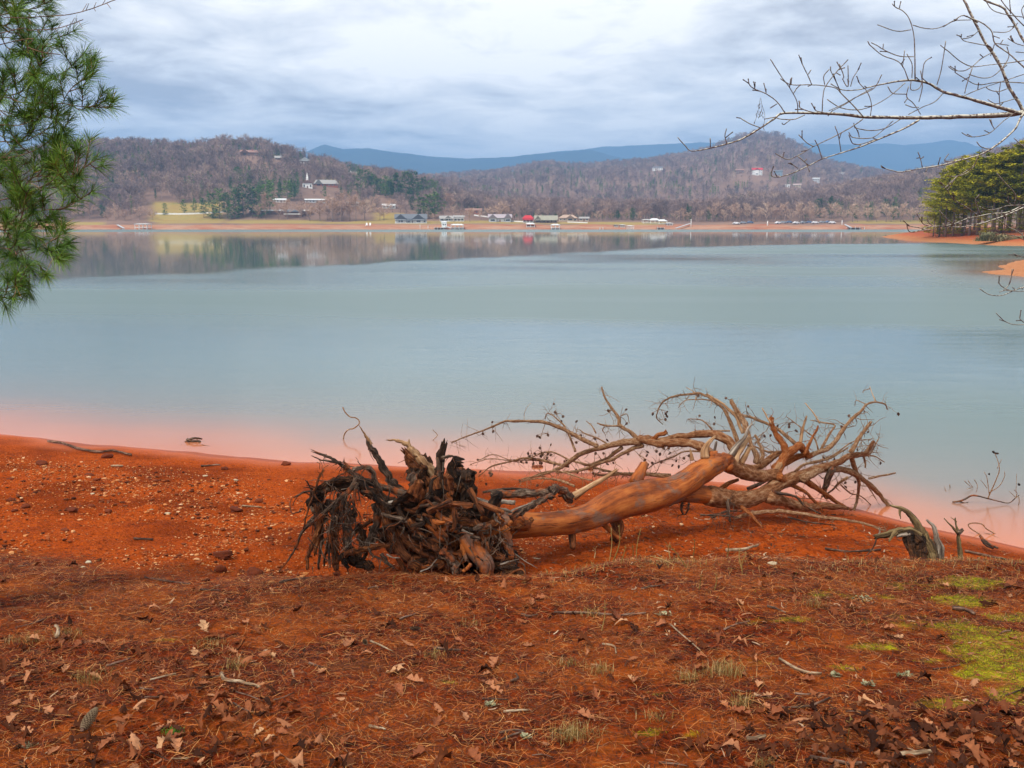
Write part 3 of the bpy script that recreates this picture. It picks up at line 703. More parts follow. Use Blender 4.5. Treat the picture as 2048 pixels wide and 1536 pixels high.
for px, py, hp, wf in ((620, 442, 40, 1.4), (640, 442, 46, 1.3), (665, 443, 54, 1.2), (684, 442, 60, 1.2), (700, 442, 50, 1.2), (712, 443, 58, 1.1), (730, 442, 46, 1.1), (668, 442, 46, 1.0), (655, 441, 30, 1.3)): BARES.append((px, py, hp, wf, 'bare grey brown tree in the grove left of the grassy gap'))
for px, py, hp, wf in ((768, 441, 36, 1.2), (760, 441, 28, 1.2), (785, 425, 30, 1.2), (745, 425, 34, 1.2)): BARES.append((px, py, hp, wf, 'bare tree left of the white house with two gables'))
for px, py, hp, wf, l in ((898, 425, 42, 1.4, 'large rounded bare tree behind the pale house pair'), (940, 444, 30, 1.3, 'bare fan shaped tree standing on the lawn below the red brown house'), (1000, 442, 40, 1.5, 'wide bare tree in front of the grey house with gables'), (1015, 441, 32, 1.3, 'smaller bare tree right before the grey house with gables'), (1036, 436, 34, 1.2, 'pale yellowish bare tree left of the red roof'), (1145, 440, 16, 1.2, 'small bare tree before the pale tan houses'), (1185, 440, 18, 1., 'small bare tree right of the pale tan houses'), (1375, 444, 22, 1.4, 'bare tree by the white pole on the right shore')): BARES.append((px, py, hp, wf, l))
for px, py, hp, wf in ((868, 443, 18, 1.2), (886, 436, 24, 1.2), (905, 436, 26, 1.1), (926, 438, 20, 1.1), (962, 440, 22, 1.2), (978, 441, 28, 1.2), (1024, 441, 20, 1.2), (1076, 439, 24, 1.1), (1083, 442, 14, 1.1), (1118, 441, 20, 1.1), (1128, 441, 26, 1.2), (1158, 440, 24, 1.1), (1195, 442, 22, 1.2), (1208, 442, 28, 1.1), (1222, 442, 20, 1.2), (1250, 442, 26, 1.1), (1278, 442, 22, 1.1), (1292, 441, 26, 1.1), (1352, 443, 24, 1.2), (1364, 443, 30, 1.1), (1400, 444, 26, 1.2)): BARES.append((px, py, hp, wf, 'small bare tree among the houses of the middle shore'))
for px in range(1425, 1850, 17):
    BARES.append((px + (px * 7 % 9), 444, 28 + (px * 13 % 26), 1.15, 'pale bare tree lining the right hand shore behind the clay beach'))
CLEAR += [(q[0], q[2], q[3], far_spot(q[0], q[1])[1]) for q in BARES]
build_forest()
for i, (px, py, hp, wf, lab) in enumerate(BARES):
    X, Y, Z = far_spot(px, py); h = hp / K * Y; pr, fl = bt[i % 3]; s = h / 13
    ok = sum(1 for q in BARES if q[4] == lab)
    place(pr, fl, X, Y, Z - .3, (s * wf, s), i * 2.3, lab, 'bare tree', ('bare trees: ' + lab) if ok > 1 else 'bare trees on the far shore')

# ---- houses
MC = {}
def mcol(name, c, rough=0.8):
    if name not in MC: MC[name] = plain(name, c, rough, 0.08, 1.2)
    return MC[name]
WHITE = mcol('white_paint', (0.86, 0.86, 0.84)); GREYW = mcol('grey_siding', (0.50, 0.52, 0.54)); TAN = mcol('tan_siding', (0.52, 0.42, 0.30)); BROWNW = mcol('brown_siding', (0.22, 0.13, 0.10))
DARKROOF = mcol('dark_shingle', (0.16, 0.17, 0.19)); GREYROOF = mcol('grey_shingle', (0.36, 0.34, 0.32)); REDROOF = mcol('red_metal_roof', (0.55, 0.04, 0.045)); BROWNROOF = mcol('brown_shingle', (0.33, 0.19, 0.15)); PALEROOF = mcol('pale_metal_roof', (0.70, 0.72, 0.72)); TANROOF = mcol('olive_shingle', (0.34, 0.32, 0.25))
GLASS = mcol('dark_window_glass', (0.035, 0.045, 0.06), 0.15); BLUEW = mcol('blue_siding', (0.25, 0.33, 0.40)); WOODD = mcol('weathered_deck', (0.22, 0.19, 0.17)); BRICK = mcol('brick_wall', (0.35, 0.13, 0.09))
def roof_geo(g, x0, x1, y0, y1, z, h, axis='x', t=0.25, ov=0.6, hip=0.0):
    """gabled or hipped roof; the ridge runs along axis"""
    if axis == 'x':
        a = [(x0 - ov, y0 - ov, z), (x1 + ov, y0 - ov, z), (x1 + ov, y1 + ov, z), (x0 - ov, y1 + ov, z), (x0 - ov + hip, (y0 + y1) / 2, z + h), (x1 + ov - hip, (y0 + y1) / 2, z + h)]
    else:
        a = [(x0 - ov, y1 + ov, z), (x0 - ov, y0 - ov, z), (x1 + ov, y0 - ov, z), (x1 + ov, y1 + ov, z), ((x0 + x1) / 2, y1 + ov - hip, z + h), ((x0 + x1) / 2, y0 - ov + hip, z + h)]
    b = [(p[0], p[1], p[2] - t) for p in a]
    V = a + b
    Q = [(0, 1, 5, 4), (2, 3, 4, 5), (7, 6, 10, 11), (9, 8, 11, 10), (0, 6, 7, 1), (2, 8, 9, 3), (1, 7, 8, 2), (3, 9, 6, 0)]
    T = [(3, 0, 4), (1, 2, 5), (6, 9, 10), (8, 7, 11)]
    g.add(V, Q, T)
def gable_wall(g, x0, x1, y0, y1, z0, z1, rh, axis='x', din=0.26):
    """box wall whose ends rise into the gables"""
    g.box(x0, x1, y0, y1, z0, z1)
    if axis == 'x':
        for x in (x0, x1): g.add([(x, y0, z1 + .002), (x, y1, z1 + .002), (x, (y0 + y1) / 2, z1 + rh - din)], (), [(0, 1, 2)])
    else:
        for y in (y0, y1): g.add([(x0, y, z1 + .002), (x1, y, z1 + .002), ((x0 + x1) / 2, y, z1 + rh - din)], (), [(0, 1, 2)])
def house(key, label, wall, roof, wh=None, rh=2.6, axis='x', nwin=4, storeys=1, depth=8, chimney=None, porch=False, gables=(), base=None, wing=None, cat='house', name='house', hip=0, group='houses on the far shore', rz=0.0, win_h=1.1, door=True):
    X, Y, Z, px, pyb, wp, hm, wm = HP[key]
    e = empty(name, (X, Y, Z), math.atan2(-X, Y) + rz); tag(e, label, cat, group); e.scale = (1, 1, .72 if group == 'houses on the far shore' else .85)
    w2 = wm / 2; wh = wh or max(2.6 * storeys, hm - rh)
    g = Geo(); gable_wall(g, -w2, w2, 0, depth, -2.5, wh, rh, axis); g.build('wall', wall, e, smooth=False)
    g = Geo(); roof_geo(g, -w2, w2, 0, depth, wh + .05, rh, axis, hip=hip); ro = g.build('roof', roof, e, smooth=False)
    if chimney is not None:
        g = Geo(); g.box(chimney - .5, chimney + .5, depth * .35, depth * .35 + 1, wh, wh + rh + 1.2); g.build('chimney', BRICK if key != 'chimney' else PALEROOF, ro, smooth=False)
    for s in range(storeys):
        for i in range(nwin):
            xc = -w2 + wm * (i + .5) / nwin; zc = 1.0 + s * 2.7
            if door and s == 0 and i == nwin // 2:
                g = Geo(); g.box(xc - .5, xc + .5, -.07, .02, 0, 2.1); g.build('door', BROWNW, e, smooth=False); continue
            g = Geo(); g.box(xc - .62, xc + .62, -.06, .01, zc - .1, zc + win_h + .1); f = g.build('window', WHITE, e, smooth=False)
            g = Geo(); g.box(xc - .5, xc + .5, -.10, -.065, zc, zc + win_h); g.build('pane', GLASS, f, smooth=False)
    for (gx0, gx1, ght) in gables:      # front gables
        g = Geo(); gable_wall(g, gx0 + .3, gx1 - .3, -2.2, 1.2, -2, wh - .05, ght - .1, 'y'); gg = g.build('gable_wing', wall, e, smooth=False)
        g = Geo(); roof_geo(g, gx0, gx1, -2.3, depth * .5, wh + .02, ght, 'y', ov=.3); g.build('wing_roof', roof, gg, smooth=False)
        g = Geo(); g.box((gx0 + gx1) / 2 - 1.4, (gx0 + gx1) / 2 + 1.4, -2.3, -2.205, .9, 2.2); g.build('wing_window', GLASS, gg, smooth=False)
    if porch:
        g = Geo(); g.box(-w2, w2, -3.6, -.1, -.3, .05); n = max(3, int(wm / 3))
        for i in range(n + 1):
            x = -w2 + wm * i / n; g.box(x - .12, x + .12, -3.5, -3.26, .05, 2.4)
        for zq in (.55, .95): g.box(-w2, w2, -3.45, -3.38, zq, zq + .09)
        po = g.build('porch', WHITE if wall is not TAN else BROWNW, e, smooth=False)
        g = Geo(); roof_geo(g, -w2, w2, -3.7, -.1, 2.45, .5, 'x', ov=.2, hip=1.2); g.build('porch_roof', roof, po, smooth=False)
    if wing:
        wx0, wx1, wy0, wy1, wz, wr, wm2, rm2 = wing
        g = Geo(); gable_wall(g, wx0, wx1, wy0, wy1, -2.5, wz, wr, 'x'); gg = g.build('side_wing', wm2, e, smooth=False)
        g = Geo(); roof_geo(g, wx0, wx1, wy0, wy1, wz + .05, wr, 'x', ov=.4); g.build('wing_roof', rm2, gg, smooth=False)
    return e
HG = 'houses on the wooded hills'
house('hilltop', 'wide brown hilltop house with dark roof and pale chimney, highest on the left ridge', BROWNW, BROWNROOF, wh=3.6, rh=3.0, nwin=6, chimney=2.0, gables=((-9, -2, 3.4),), group=HG)
house('hill_small', 'small brown house half hidden by bare trees between the hilltop house and the chalet', BROWNW, GREYROOF, nwin=3, group=HG)
house('chalet', 'gabled chalet with pale roof and two white balconies on the left ridge', BROWNW, PALEROOF, wh=5.0, rh=4.2, axis='y', nwin=4, storeys=2, porch=True, depth=9, group=HG)
house('chimney', 'grey roofed house with tall pale chimney at its left end on the ridge', GREYW, GREYROOF, nwin=3, chimney=-4.6, group=HG)
ch = house('church', 'small white church with a thin pointed steeple halfway up the slope', WHITE, BROWNROOF, wh=5, rh=2.6, axis='y', nwin=3, cat='church', name='church', group='church buildings', win_h=2.2)
g = Geo(); g.box(-.9, .9, 1.2, 3.0, 6.2, 9.2); st_ = g.build('steeple', WHITE, ch, smooth=False)
g = Geo(); g.add([(-.95, 1.15, 9.2), (.95, 1.15, 9.2), (.95, 3.05, 9.2), (-.95, 3.05, 9.2), (0, 2.1, 15)], (), [(0, 1, 4), (1, 2, 4), (2, 3, 4), (3, 0, 4)]); g.build('spire', WHITE, st_, smooth=False)
house('hall', 'long brown hall with a big pale grey roof right of the white church', BRICK, GREYROOF, wh=2.6, rh=4.2, nwin=7, depth=14, gables=((-9, -3, 4.6),), cat='hall', name='church_hall', group='church buildings', hip=2)
house('white_low', 'low white house with pale roof behind the pine clump', WHITE, PALEROOF, nwin=4, rh=1.6)
house('long_grey', 'long grey low house with flat pale roof below the church', GREYW, PALEROOF, nwin=6, rh=1.2, wh=3.0)
house('grey_mid', 'grey house with hipped roof half hidden by the bare grove', GREYW, GREYROOF, nwin=4, rh=2.4, hip=2, gables=((-2, 3, 2.2),))
house('white_mid', 'white house with raised deck on the slope above the two gabled house', WHITE, PALEROOF, nwin=4, rh=1.3, wh=3.4, porch=True)
house('twin', 'long white house with dark roof and two front gables beside the shore', WHITE, DARKROOF, wh=3.8, rh=4.4, nwin=8, gables=((-10.2, -3.0, 4.2), (1.0, 8.6, 4.2)), porch=True, depth=10)
house('pale_a', 'pale grey house with white porch, left of the close pair behind the covered dock', GREYW, GREYROOF, nwin=3, rh=2.6, gables=((-1, 3.4, 2.6),), porch=True)
house('pale_b', 'white house, right of the close pair behind the covered dock', WHITE, GREYROOF, nwin=3, rh=1.8, porch=True)
house('redbrown', 'red brown house with long low brown roof above the lawn', BRICK, BROWNROOF, nwin=5, rh=2.2, wh=3.4)
house('grey_gables', 'grey house with gables at both ends hidden behind a wide bare tree', GREYW, mcol('violet_shingle', (0.42, 0.36, 0.38)), nwin=5, rh=3.4, gables=((-7.4, -2.2, 3.6), (3, 7.4, 4.6)))
house('tan', 'tan house with wide olive roof and a dark front porch near the red roof', TAN, TANROOF, nwin=6, rh=3.6, wh=3.0, porch=True, gables=((-7.2, -3.4, 3.4),))
house('redroof', 'small dark house with bright red roof by the water', BROWNW, REDROOF, nwin=3, rh=3.0, wh=3.6, hip=2.0, depth=6, porch=True)
house('tan_b', 'pale tan house with hipped tan roof right of the olive roofed house', TAN, mcol('tan_shingle', (0.46, 0.33, 0.25)), nwin=5, rh=3, hip=3.5, gables=((-1, 4, 2.8),))
house('tan_c', 'small tan cottage farthest right in the row of shore houses', TAN, GREYROOF, nwin=3, rh=1.6)
house('hill_white', 'white and dark tall house alone on the blue grey middle ridge', WHITE, DARKROOF, nwin=5, storeys=2, wh=6.2, rh=2, group=HG)
house('hill_brown', 'brown house left of the white house with the red roof on the peaked hill', BROWNW, BROWNROOF, nwin=4, storeys=2, wh=5.6, rh=2, group=HG)
house('hill_redroof', 'white three storey house with red roof on the peaked hill', WHITE, REDROOF, nwin=5, storeys=3, wh=8.2, rh=3, group=HG, gables=((-3, 3, 2.6),))
house('hill_blue', 'blue grey house right of the white house with the red roof on the peaked hill', BLUEW, DARKROOF, nwin=4, storeys=2, wh=5.6, rh=2.5, group=HG)
house('hill_pale', 'pale grey tall house low on the right flank of the peaked hill', GREYW, PALEROOF, nwin=3, storeys=2, wh=5.6, rh=1.5, group=HG)
house('hill_pale_b', 'low house with pale pinkish roof below the pale tall house', TAN, mcol('pinkish_roof', (0.55, 0.42, 0.38)), nwin=3, rh=1.6, group=HG)
house('hill_tiny', 'tiny pale house farthest right on the hill flank', GREYW, PALEROOF, nwin=2, rh=1.4, group=HG)
house('boathill', 'pink roofed cabin above the marina', GREYW, mcol('pinkish_roof', (0.55, 0.42, 0.38)), nwin=2, rh=1.6, group=HG)
house('white_low_b', 'tiny white cabin below the blue grey hill house', WHITE, PALEROOF, nwin=2, rh=1.2, group=HG)

# long dark low building with white edges behind the bare trees, low white walls
def at_far(px, py, dist=None):
    if dist is None: return ray_far(px, py)
    X = (px - 1024) / K * dist; return X, dist, float(far_z(X, dist))
X, Y, Z = at_far(560, 429.5); wm = 120 / K * Y
e = empty('long_shed', (X, Y, Z)); tag(e, 'very long low dark building with a thin pale roof edge behind bare trees', 'shed', 'farm buildings on the far shore')
g = Geo(); g.box(-wm / 2, wm / 2, 0, 8, -1.5, 2.5); g.build('wall', BROWNW, e, smooth=False)
g = Geo(); roof_geo(g, -wm / 2, wm / 2, 0, 8, 2.6, .8, 'x'); g.build('roof', PALEROOF, e, smooth=False)
X, Y, Z = at_far(590, 431); wm = 34 / K * Y
e = empty('shore_cabin', (X, Y - 6, Z)); tag(e, 'low dark cabin with white railing in front of the long low building', 'cabin', 'farm buildings on the far shore')
g = Geo(); g.box(-wm / 2, wm / 2, 0, 5, -1.5, 2.2); g.build('wall', BROWNW, e, smooth=False)
g = Geo(); roof_geo(g, -wm / 2, wm / 2, 0, 5, 2.3, 1.3, 'x'); g.build('roof', DARKROOF, e, smooth=False)
g = Geo(); g.box(-wm / 2, wm / 2, -2.2, -2.1, .2, 1.0); g.build('railing', WHITE, e, smooth=False)
def low_wall(pts, h, label, name='white_wall', cat='wall', mat_=None, th=.5):
    P3 = [ray_far(px, py) for px, py in pts]
    g = Geo()
    for a, b_ in zip(P3[:-1], P3[1:]):
        for k in range(8):
            t0, t1 = k / 8, (k + 1) / 8
            x0, y0 = a[0] + (b_[0] - a[0]) * t0, a[1] + (b_[1] - a[1]) * t0; x1, y1 = a[0] + (b_[0] - a[0]) * t1, a[1] + (b_[1] - a[1]) * t1
            z0, z1 = float(far_z(x0, y0)), float(far_z(x1, y1))
            V = [(x0, y0, z0 - .6), (x1, y1, z1 - .6), (x1, y1, z1 + h), (x0, y0, z0 + h), (x0, y0 + th, z0 - .6), (x1, y1 + th, z1 - .6), (x1, y1 + th, z1 + h), (x0, y0 + th, z0 + h)]
            g.add(V, [(0, 1, 2, 3), (5, 4, 7, 6), (3, 2, 6, 7)] + ([(4, 0, 3, 7)] if k == 0 else []) + ([(1, 5, 6, 2)] if k == 7 else []))
    o = g.build(name, mat_ or WHITE, smooth=False); tag(o, label, cat, 'low white walls on the far shore'); return o
low_wall([(310, 430), (360, 430), (400, 429), (440, 426), (452, 424)], 1.1, 'long low white wall running along the lawn left of the pine clump')
low_wall([(948, 432), (975, 435), (992, 438)], .9, 'short white wall sloping down the lawn below the red brown house')
low_wall([(1022, 443.5), (1050, 445), (1078, 445)], .8, 'low white sea wall in front of the red roofed house')
low_wall([(1135, 445), (1175, 446.3)], .6, 'thin white shore wall in front of the small tan cottage')

# ---- docks and boat houses on the far shore
def dock(px, wpx, label, roof=True, rmat=PALEROOF, Y=597.0, h=2.6, zb=.5, depth=8, cat='dock', name='covered_dock', rh=.9):
    X = (px - 1024) / K * Y; wm = wpx / K * Y
    zb = max(zb, float(far_z(X, Y)) + .25)
    e = empty(name, (X, Y, zb)); tag(e, label, cat, 'docks along the far shore'); e.scale = (1, 1, .72)
    g = Geo(); g.box(-wm / 2, wm / 2, 0, depth, -.1, .25); g.build('deck', WHITE if roof else WOODD, e, smooth=False)
    if roof:
        g = Geo(); roof_geo(g, -wm / 2, wm / 2, 0, depth, h + .05, rh, 'x', ov=.3, hip=1.5); g.build('roof', rmat, e, smooth=False)
    nP = 4 if wm > 6 else 3
    for i in range(nP):
        x = -wm / 2 + .15 + (wm - .3) * i / (nP - 1)
        for y in (.15, depth - .15):
            g = Geo(); g.box(x - .1, x + .1, y - .1, y + .1, -2.2, h if roof else .9); g.build('post', WHITE, e, smooth=False)
    return e
dock(281, 25, 'small dock with flat white roof alone on the far left shore', h=2.9, rh=.35, zb=.9)
dock(914, 25, 'covered dock with white hipped roof right of the white boathouse')
dock(1111, 17, 'covered dock with white roof in front of the olive roofed house')
dock(1061, 17, 'white roofed boat shelter right below the red roof', Y=606)
dock(1262, 12, 'small white dock with low roof before the dark evergreen', h=1.8, rh=.4)
dock(1246, 9, 'dark boat shelter with thin white roof at the foot of the wood', Y=612, rmat=PALEROOF, h=1.8, rh=.3)
dock(1233, 7, 'tiny grey boat shelter left of the thin white roofed one', Y=612, rmat=GREYROOF, h=1.6, rh=.3)
dock(1310, 18, 'largest white marina roof at the cove mouth', Y=625, h=2.6, rh=1.6)
dock(1326, 16, 'second white marina roof right of the largest one', Y=622, h=2.4, rh=1.4)
dock(1294, 14, 'flat white marina shed left of the largest white roof', Y=628, h=3.0, rh=.4)
dock(1340, 12, 'low grey roofed dock at the right end of the marina', Y=616, h=1.6, rh=.5)
dock(1322, 14, 'open floating dock in front of the marina', roof=False, Y=604)
dock(1716, 28, 'wide dark floating dock against the right hand clay shore', roof=False, Y=594, zb=.6)
dock(878, 20, 'white dock with a railing and furniture left of the white boathouse', roof=False, Y=600, h=1)
e = empty('boathouse', ((888 - 1024) / K * 600, 600, max(.8, float(far_z((888 - 1024) / K * 600, 600))))); tag(e, 'white cube boathouse with dark windows between two docks', 'boathouse', 'docks along the far shore')
g = Geo(); g.box(-1.5, 1.5, 0, 3, .0, 3.2); g.build('wall', WHITE, e, smooth=False)
g = Geo(); roof_geo(g, -1.5, 1.5, 0, 3, 3.25, .6, 'x', ov=.2); g.build('roof', PALEROOF, e, smooth=False)
for x in (-.8, .4):
    g = Geo(); g.box(x, x + .6, -.04, -.005, 1.4, 2.3); g.build('window', GLASS, e, smooth=False)
# gangways
def ramp_walk(px0, Y0, px1, Y1, z0, z1, label):
    x0 = (px0 - 1024) / K * Y0; x1 = (px1 - 1024) / K * Y1
    a = Vector((x0, Y0, z0)); b_ = Vector((x1, Y1, z1)); d = (b_ - a); sdv = Vector((-d.y, d.x, 0)).normalized() * .6
    g = Geo(); V = []
    for q in (a, b_):
        V += [q - sdv, q + sdv, q + sdv - Vector((0, 0, .25)), q - sdv - Vector((0, 0, .25))]
    g.add([tuple(v) for v in V], [(0, 1, 5, 4), (1, 2, 6, 5), (2, 3, 7, 6), (3, 0, 4, 7), (0, 3, 2, 1), (4, 5, 6, 7)])
    o = g.build('gangway', GREYW, smooth=False); tag(o, label, 'gangway', 'gangways on the far shore')
ramp_walk(892, 600, 903, 596, 1.6, .6, 'white gangway sloping down right of the white boathouse')
ramp_walk(235, 612, 247, 597, 2.6, .5, 'pale gangway on the clay left of the white roofed dock')
ramp_walk(1780 - 400, 612, 1352, 596, 3.4, .6, 'white gangway running down the clay near the white pole')
ramp_walk(1690, 612, 1703, 598, 2.8, .9, 'dark gangway down to the wide floating dock')
# poles, sheds, chairs
def pole(px, Y, h, label, r=.22):
    X = (px - 1024) / K * Y; Z = float(far_z(X, Y)); e = empty('white_pole', (X, Y, Z)); tag(e, label, 'pole', 'white poles on the far shore')
    g = Geo(); tube(g, [(0, 0, -.5), (0, 0, h)], [r, r * .8], 8, 1, 0); g.build('shaft', WHITE, e)
    g = Geo(); g.box(-.35, .35, -.35, .35, h, h + .25); g.build('cap', WHITE, e, smooth=False)
pole(1382, 608, 4.6, 'tall white pole at the water edge on the right shore')
pole(1535, 612, 2.6, 'short stout cream pole behind the right hand clay beach', .4)
pole(1684, 612, 2.6, 'short white post near the dark gangway', .3)
pole(1200, 599, 1.4, 'left of the two short white piles in the shallows'); pole(1206, 599, 1.4, 'right of the two short white piles in the shallows')
pole(840, 606, 1.8, 'white post on the beach below the two gabled house'); pole(856, 604, 1.4, 'white post left of the furnished dock')
def lawn_chair(px, Y, label):
    X = (px - 1024) / K * Y; Z = float(far_z(X, Y)); e = empty('lawn_chair', (X, Y, Z)); tag(e, label, 'chair', 'white chairs on the far beach')
    g = Geo(); g.box(-.6, .6, -.6, .5, .45, .6); g.build('seat', WHITE, e, smooth=False)
    g = Geo(); g.add([(-.6, .4, .5), (.6, .4, .5), (.45, .9, 2.0), (-.45, .9, 2.0), (-.6, .52, .5), (.6, .52, .5), (.45, 1.0, 2.0), (-.45, 1.0, 2.0)], [(0, 1, 2, 3), (5, 4, 7, 6), (3, 2, 6, 7), (4, 0, 3, 7), (1, 5, 6, 2), (0, 4, 5, 1)]); g.build('backrest', WHITE, e, smooth=False)
    for x in (-.55, .43):
        for y in (-.55, .35):
            g = Geo(); g.box(x, x + .12, y, y + .12, -.3, .45); g.build('leg', WHITE, e, smooth=False)
lawn_chair(733, 612, 'left of the two white chairs on the grassy gap by the shore'); lawn_chair(740, 612, 'right of the two white chairs on the grassy gap by the shore')
# parked cars on the right shore
CARM = [mcol('car_white', (0.75, 0.76, 0.78), .3), mcol('car_grey', (0.28, 0.30, 0.33), .3), mcol('car_blue', (0.12, 0.17, 0.28), .3)]
def car_proto(i):
    e = empty('parked_car')
    prof = [(-2.2, .35), (-2.25, .85), (-1.5, 1.0), (-.9, 1.5), (.8, 1.5), (1.5, .98), (2.2, .85), (2.25, .35)]
    V = [(x, s * .85 * (1 if z_ < 1.1 else .82), z_) for s in (-1, 1) for x, z_ in prof]; n = len(prof)
    g = Geo(); g.add(V, [(k, k + 1, n + k + 1, n + k) for k in range(n - 1)] + [(n - 1, 0, n, 2 * n - 1)] + [(0, 1, 6, 7), (n + 1, n, n + 7, n + 6)] + [(1, 2, 5, 6), (n + 2, n + 1, n + 6, n + 5)] + [(2, 3, 4, 5), (n + 3, n + 2, n + 5, n + 4)]); g.build('body', CARM[i], e, smooth=False)
    g = Geo()
    g.add([(-1.35, -.80, 1.02), (1.3, -.80, 1.02), (.7, -.735, 1.44), (-.85, -.735, 1.44)], [(0, 1, 2, 3)]); g.build('side_window', GLASS, e, smooth=False)
    for x in (-1.4, 1.4):
        for y in (-.86, .86):
            g = Geo(); tube(g, [(x, y - .1, .33), (x, y + .1, .33)], [.33, .33], 12, 1, 0); g.build('wheel', mcol('tyre', (0.03, 0.03, 0.03)), e, smooth=False)
    return e
cars = [(car_proto(i), [False]) for i in range(3)]
for i, px in enumerate((1472, 1486, 1500, 1556, 1566, 1578, 1592, 1606, 1618, 1630, 1644, 1656, 1664)):
    Y = 617 + (i % 3) * 3; X = (px - 1024) / K * Y; pr, fl = cars[i % 3]; c = pr if not fl[0] else copy_tree(pr); fl[0] = True
    c.location = (X, Y, float(far_z(X, Y))); c.rotation_euler = (0, 0, .2 * (i % 4)); tag(c, ('pale', 'grey', 'dark blue')[i % 3] + ' car parked in the row behind the right hand clay beach', 'car', 'cars parked behind the beach, ' + ('pale', 'grey', 'dark blue')[i % 3])

# ---- pines on the wooded point
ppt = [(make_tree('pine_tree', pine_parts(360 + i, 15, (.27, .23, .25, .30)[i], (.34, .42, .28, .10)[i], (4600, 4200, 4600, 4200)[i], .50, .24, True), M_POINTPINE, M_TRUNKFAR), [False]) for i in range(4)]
PP = [  # px, distance, height m, kind
 (1868, 178, 8.5, 3), (1880, 172, 12.0, 2), (1893, 168, 13.2, 0), (1908, 166, 14.0, 1), (1925, 163, 14.6, 0), (1940, 160, 13.6, 2), (1956, 158, 14.4, 1), (1972, 156, 14.2, 0), (1986, 154, 14.6, 1),
 (2004, 154, 13.6, 2), (2020, 152, 14.8, 0), (2036, 150, 15.2, 1), (2056, 150, 15.6, 0), (2080, 150, 15.2, 1), (1900, 182, 14.5, 1), (1930, 180, 16.0, 0), (1960, 176, 16.0, 1), (1990, 172, 15.4, 2), (2015, 170, 16.6, 0), (2045, 168, 17.6, 1), (2070, 170, 17.6, 0), (2110, 155, 16, 1), (2140, 160, 16, 0), (2185, 158, 16.5, 2), (2240, 165, 17, 0), (2300, 160, 16, 1), (2370, 170, 17, 0), (2450, 168, 16, 2),
 (1876, 190, 11.0, 3), (1915, 195, 15, 2), (1950, 192, 16, 1), (2000, 190, 17, 0), (2040, 188, 18, 2), (1888, 170, 6, 3), (1930, 162, 6, 3), (1975, 155, 5.5, 3), (2010, 152, 6, 3), (2042, 150, 5.5, 3), (1908, 168, 5.5, 3)]
for i, (px, Y, h, kd) in enumerate(PP):
    Y0 = Y; Y = Y + 15; h = h * Y / Y0 * .88
    X = (px - 1024) / K * Y; pr, fl = ppt[kd]
    h0 = h; lab = 'tall yellow green pine with bare lower trunk standing on the wooded point' if h > 11 else ('short bushy green pine beneath the tall pines on the wooded point' if h < 7 else 'outermost pine sloping down to the tip of the wooded point')
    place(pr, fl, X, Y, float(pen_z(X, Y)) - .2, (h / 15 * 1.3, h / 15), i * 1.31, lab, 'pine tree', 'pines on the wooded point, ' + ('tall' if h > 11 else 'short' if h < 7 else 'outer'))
# grassy bush at the water's edge of the point
X, Y = W(2020, 490); e = empty('reed_clump', (X, Y + 2, float(pen_z(X, Y + 2)) - .1)); tag(e, 'grey green arching reed clump at the edge of the wooded point', 'bush')
for k in range(3):
    g = Geo(); V = []; Tt = []
    for i in range(420):
        a = random.uniform(0, 6.28); bx, by = random.gauss(0, .8), random.gauss(0, .5); L = random.uniform(.5, 1.9) * math.exp(-(bx / 1.3) ** 2) * (1.0, .75, .55)[k] + .15; bx += (k - 1) * 2.6 * 1
        o_ = Vector((bx, by, 0)); m_ = o_ + Vector((math.cos(a) * L * .45, math.sin(a) * L * .45, L * .75)); t_ = o_ + Vector((math.cos(a) * L * .95, math.sin(a) * L * .95, L * .55)); s_ = Vector((-math.sin(a), math.cos(a), 0)) * .05
        n = len(V); V += [o_ - s_, o_ + s_, m_ + s_, m_ - s_, t_]; Tt += [(n, n + 1, n + 2), (n, n + 2, n + 3), (n + 3, n + 2, n + 4)]
    g.add([tuple(v) for v in V], (), Tt, rnd=np.repeat(RNG.random(420), 5)); g.build('reeds', tree_mat('reed', [(0, (0.13, 0.13, 0.06)), (1, (0.36, 0.32, 0.18))]), e, smooth=False)
# ================================================================== FALLEN TREE
def tv(nt, sc_=(1, 1, 1)):
    return mapping(nt, attr(nt, 'tuv', 'Vector'), scale=sc_)
def wood_mat(name, cols, streak=(26, 26, 3.2), rough=0.8, bscale=(60, 60, 8), bstr=0.6, bdist=0.006, dirt=None, spec=0.25):
    m, nt, b = newmat(name); b.inputs['Roughness'].default_value = rough; b.inputs['Specular IOR Level'].default_value = spec
    a = noise(nt, tv(nt, streak), 1.0, 6, 0.65); big = noise(nt, pos(nt), 5.0, 4, 0.6)
    f = mth(nt, 'ADD', mth(nt, 'MULTIPLY', a, 0.62), mth(nt, 'MULTIPLY', big, 0.38)); f = mth(nt, 'MULTIPLY_ADD', mth(nt, 'SUBTRACT', f, 0.5), 2.3, 0.5)
    c = ramp(nt, f, cols)
    if dirt: c = mix(nt, ramp(nt, noise(nt, pos(nt), dirt[1], 4, 0.6), [(dirt[2], 0.0), (dirt[2] + .12, dirt[3])]), c, dirt[0])
    cr_ = noise(nt, tv(nt, tuple(q * 2.2 for q in streak[:2]) + (streak[2] * 1.3,)), 1.0, 3, .6, 1.2)
    c = mix(nt, ramp(nt, cr_, [(.33, .6), (.40, 0.0)]), c, tuple(q * .22 for q in cols[1][1]))
    setc(nt, b, c); h = mth(nt, 'ADD', noise(nt, tv(nt, bscale), 1.0, 5, 0.7), mth(nt, 'MULTIPLY', ramp(nt, cr_, [(.33, 0.0), (.42, 1.0)]), 0.6)); bump(nt, b, mth(nt, 'ADD', h, mth(nt, 'MULTIPLY', a, .8)), bstr, bdist); return m
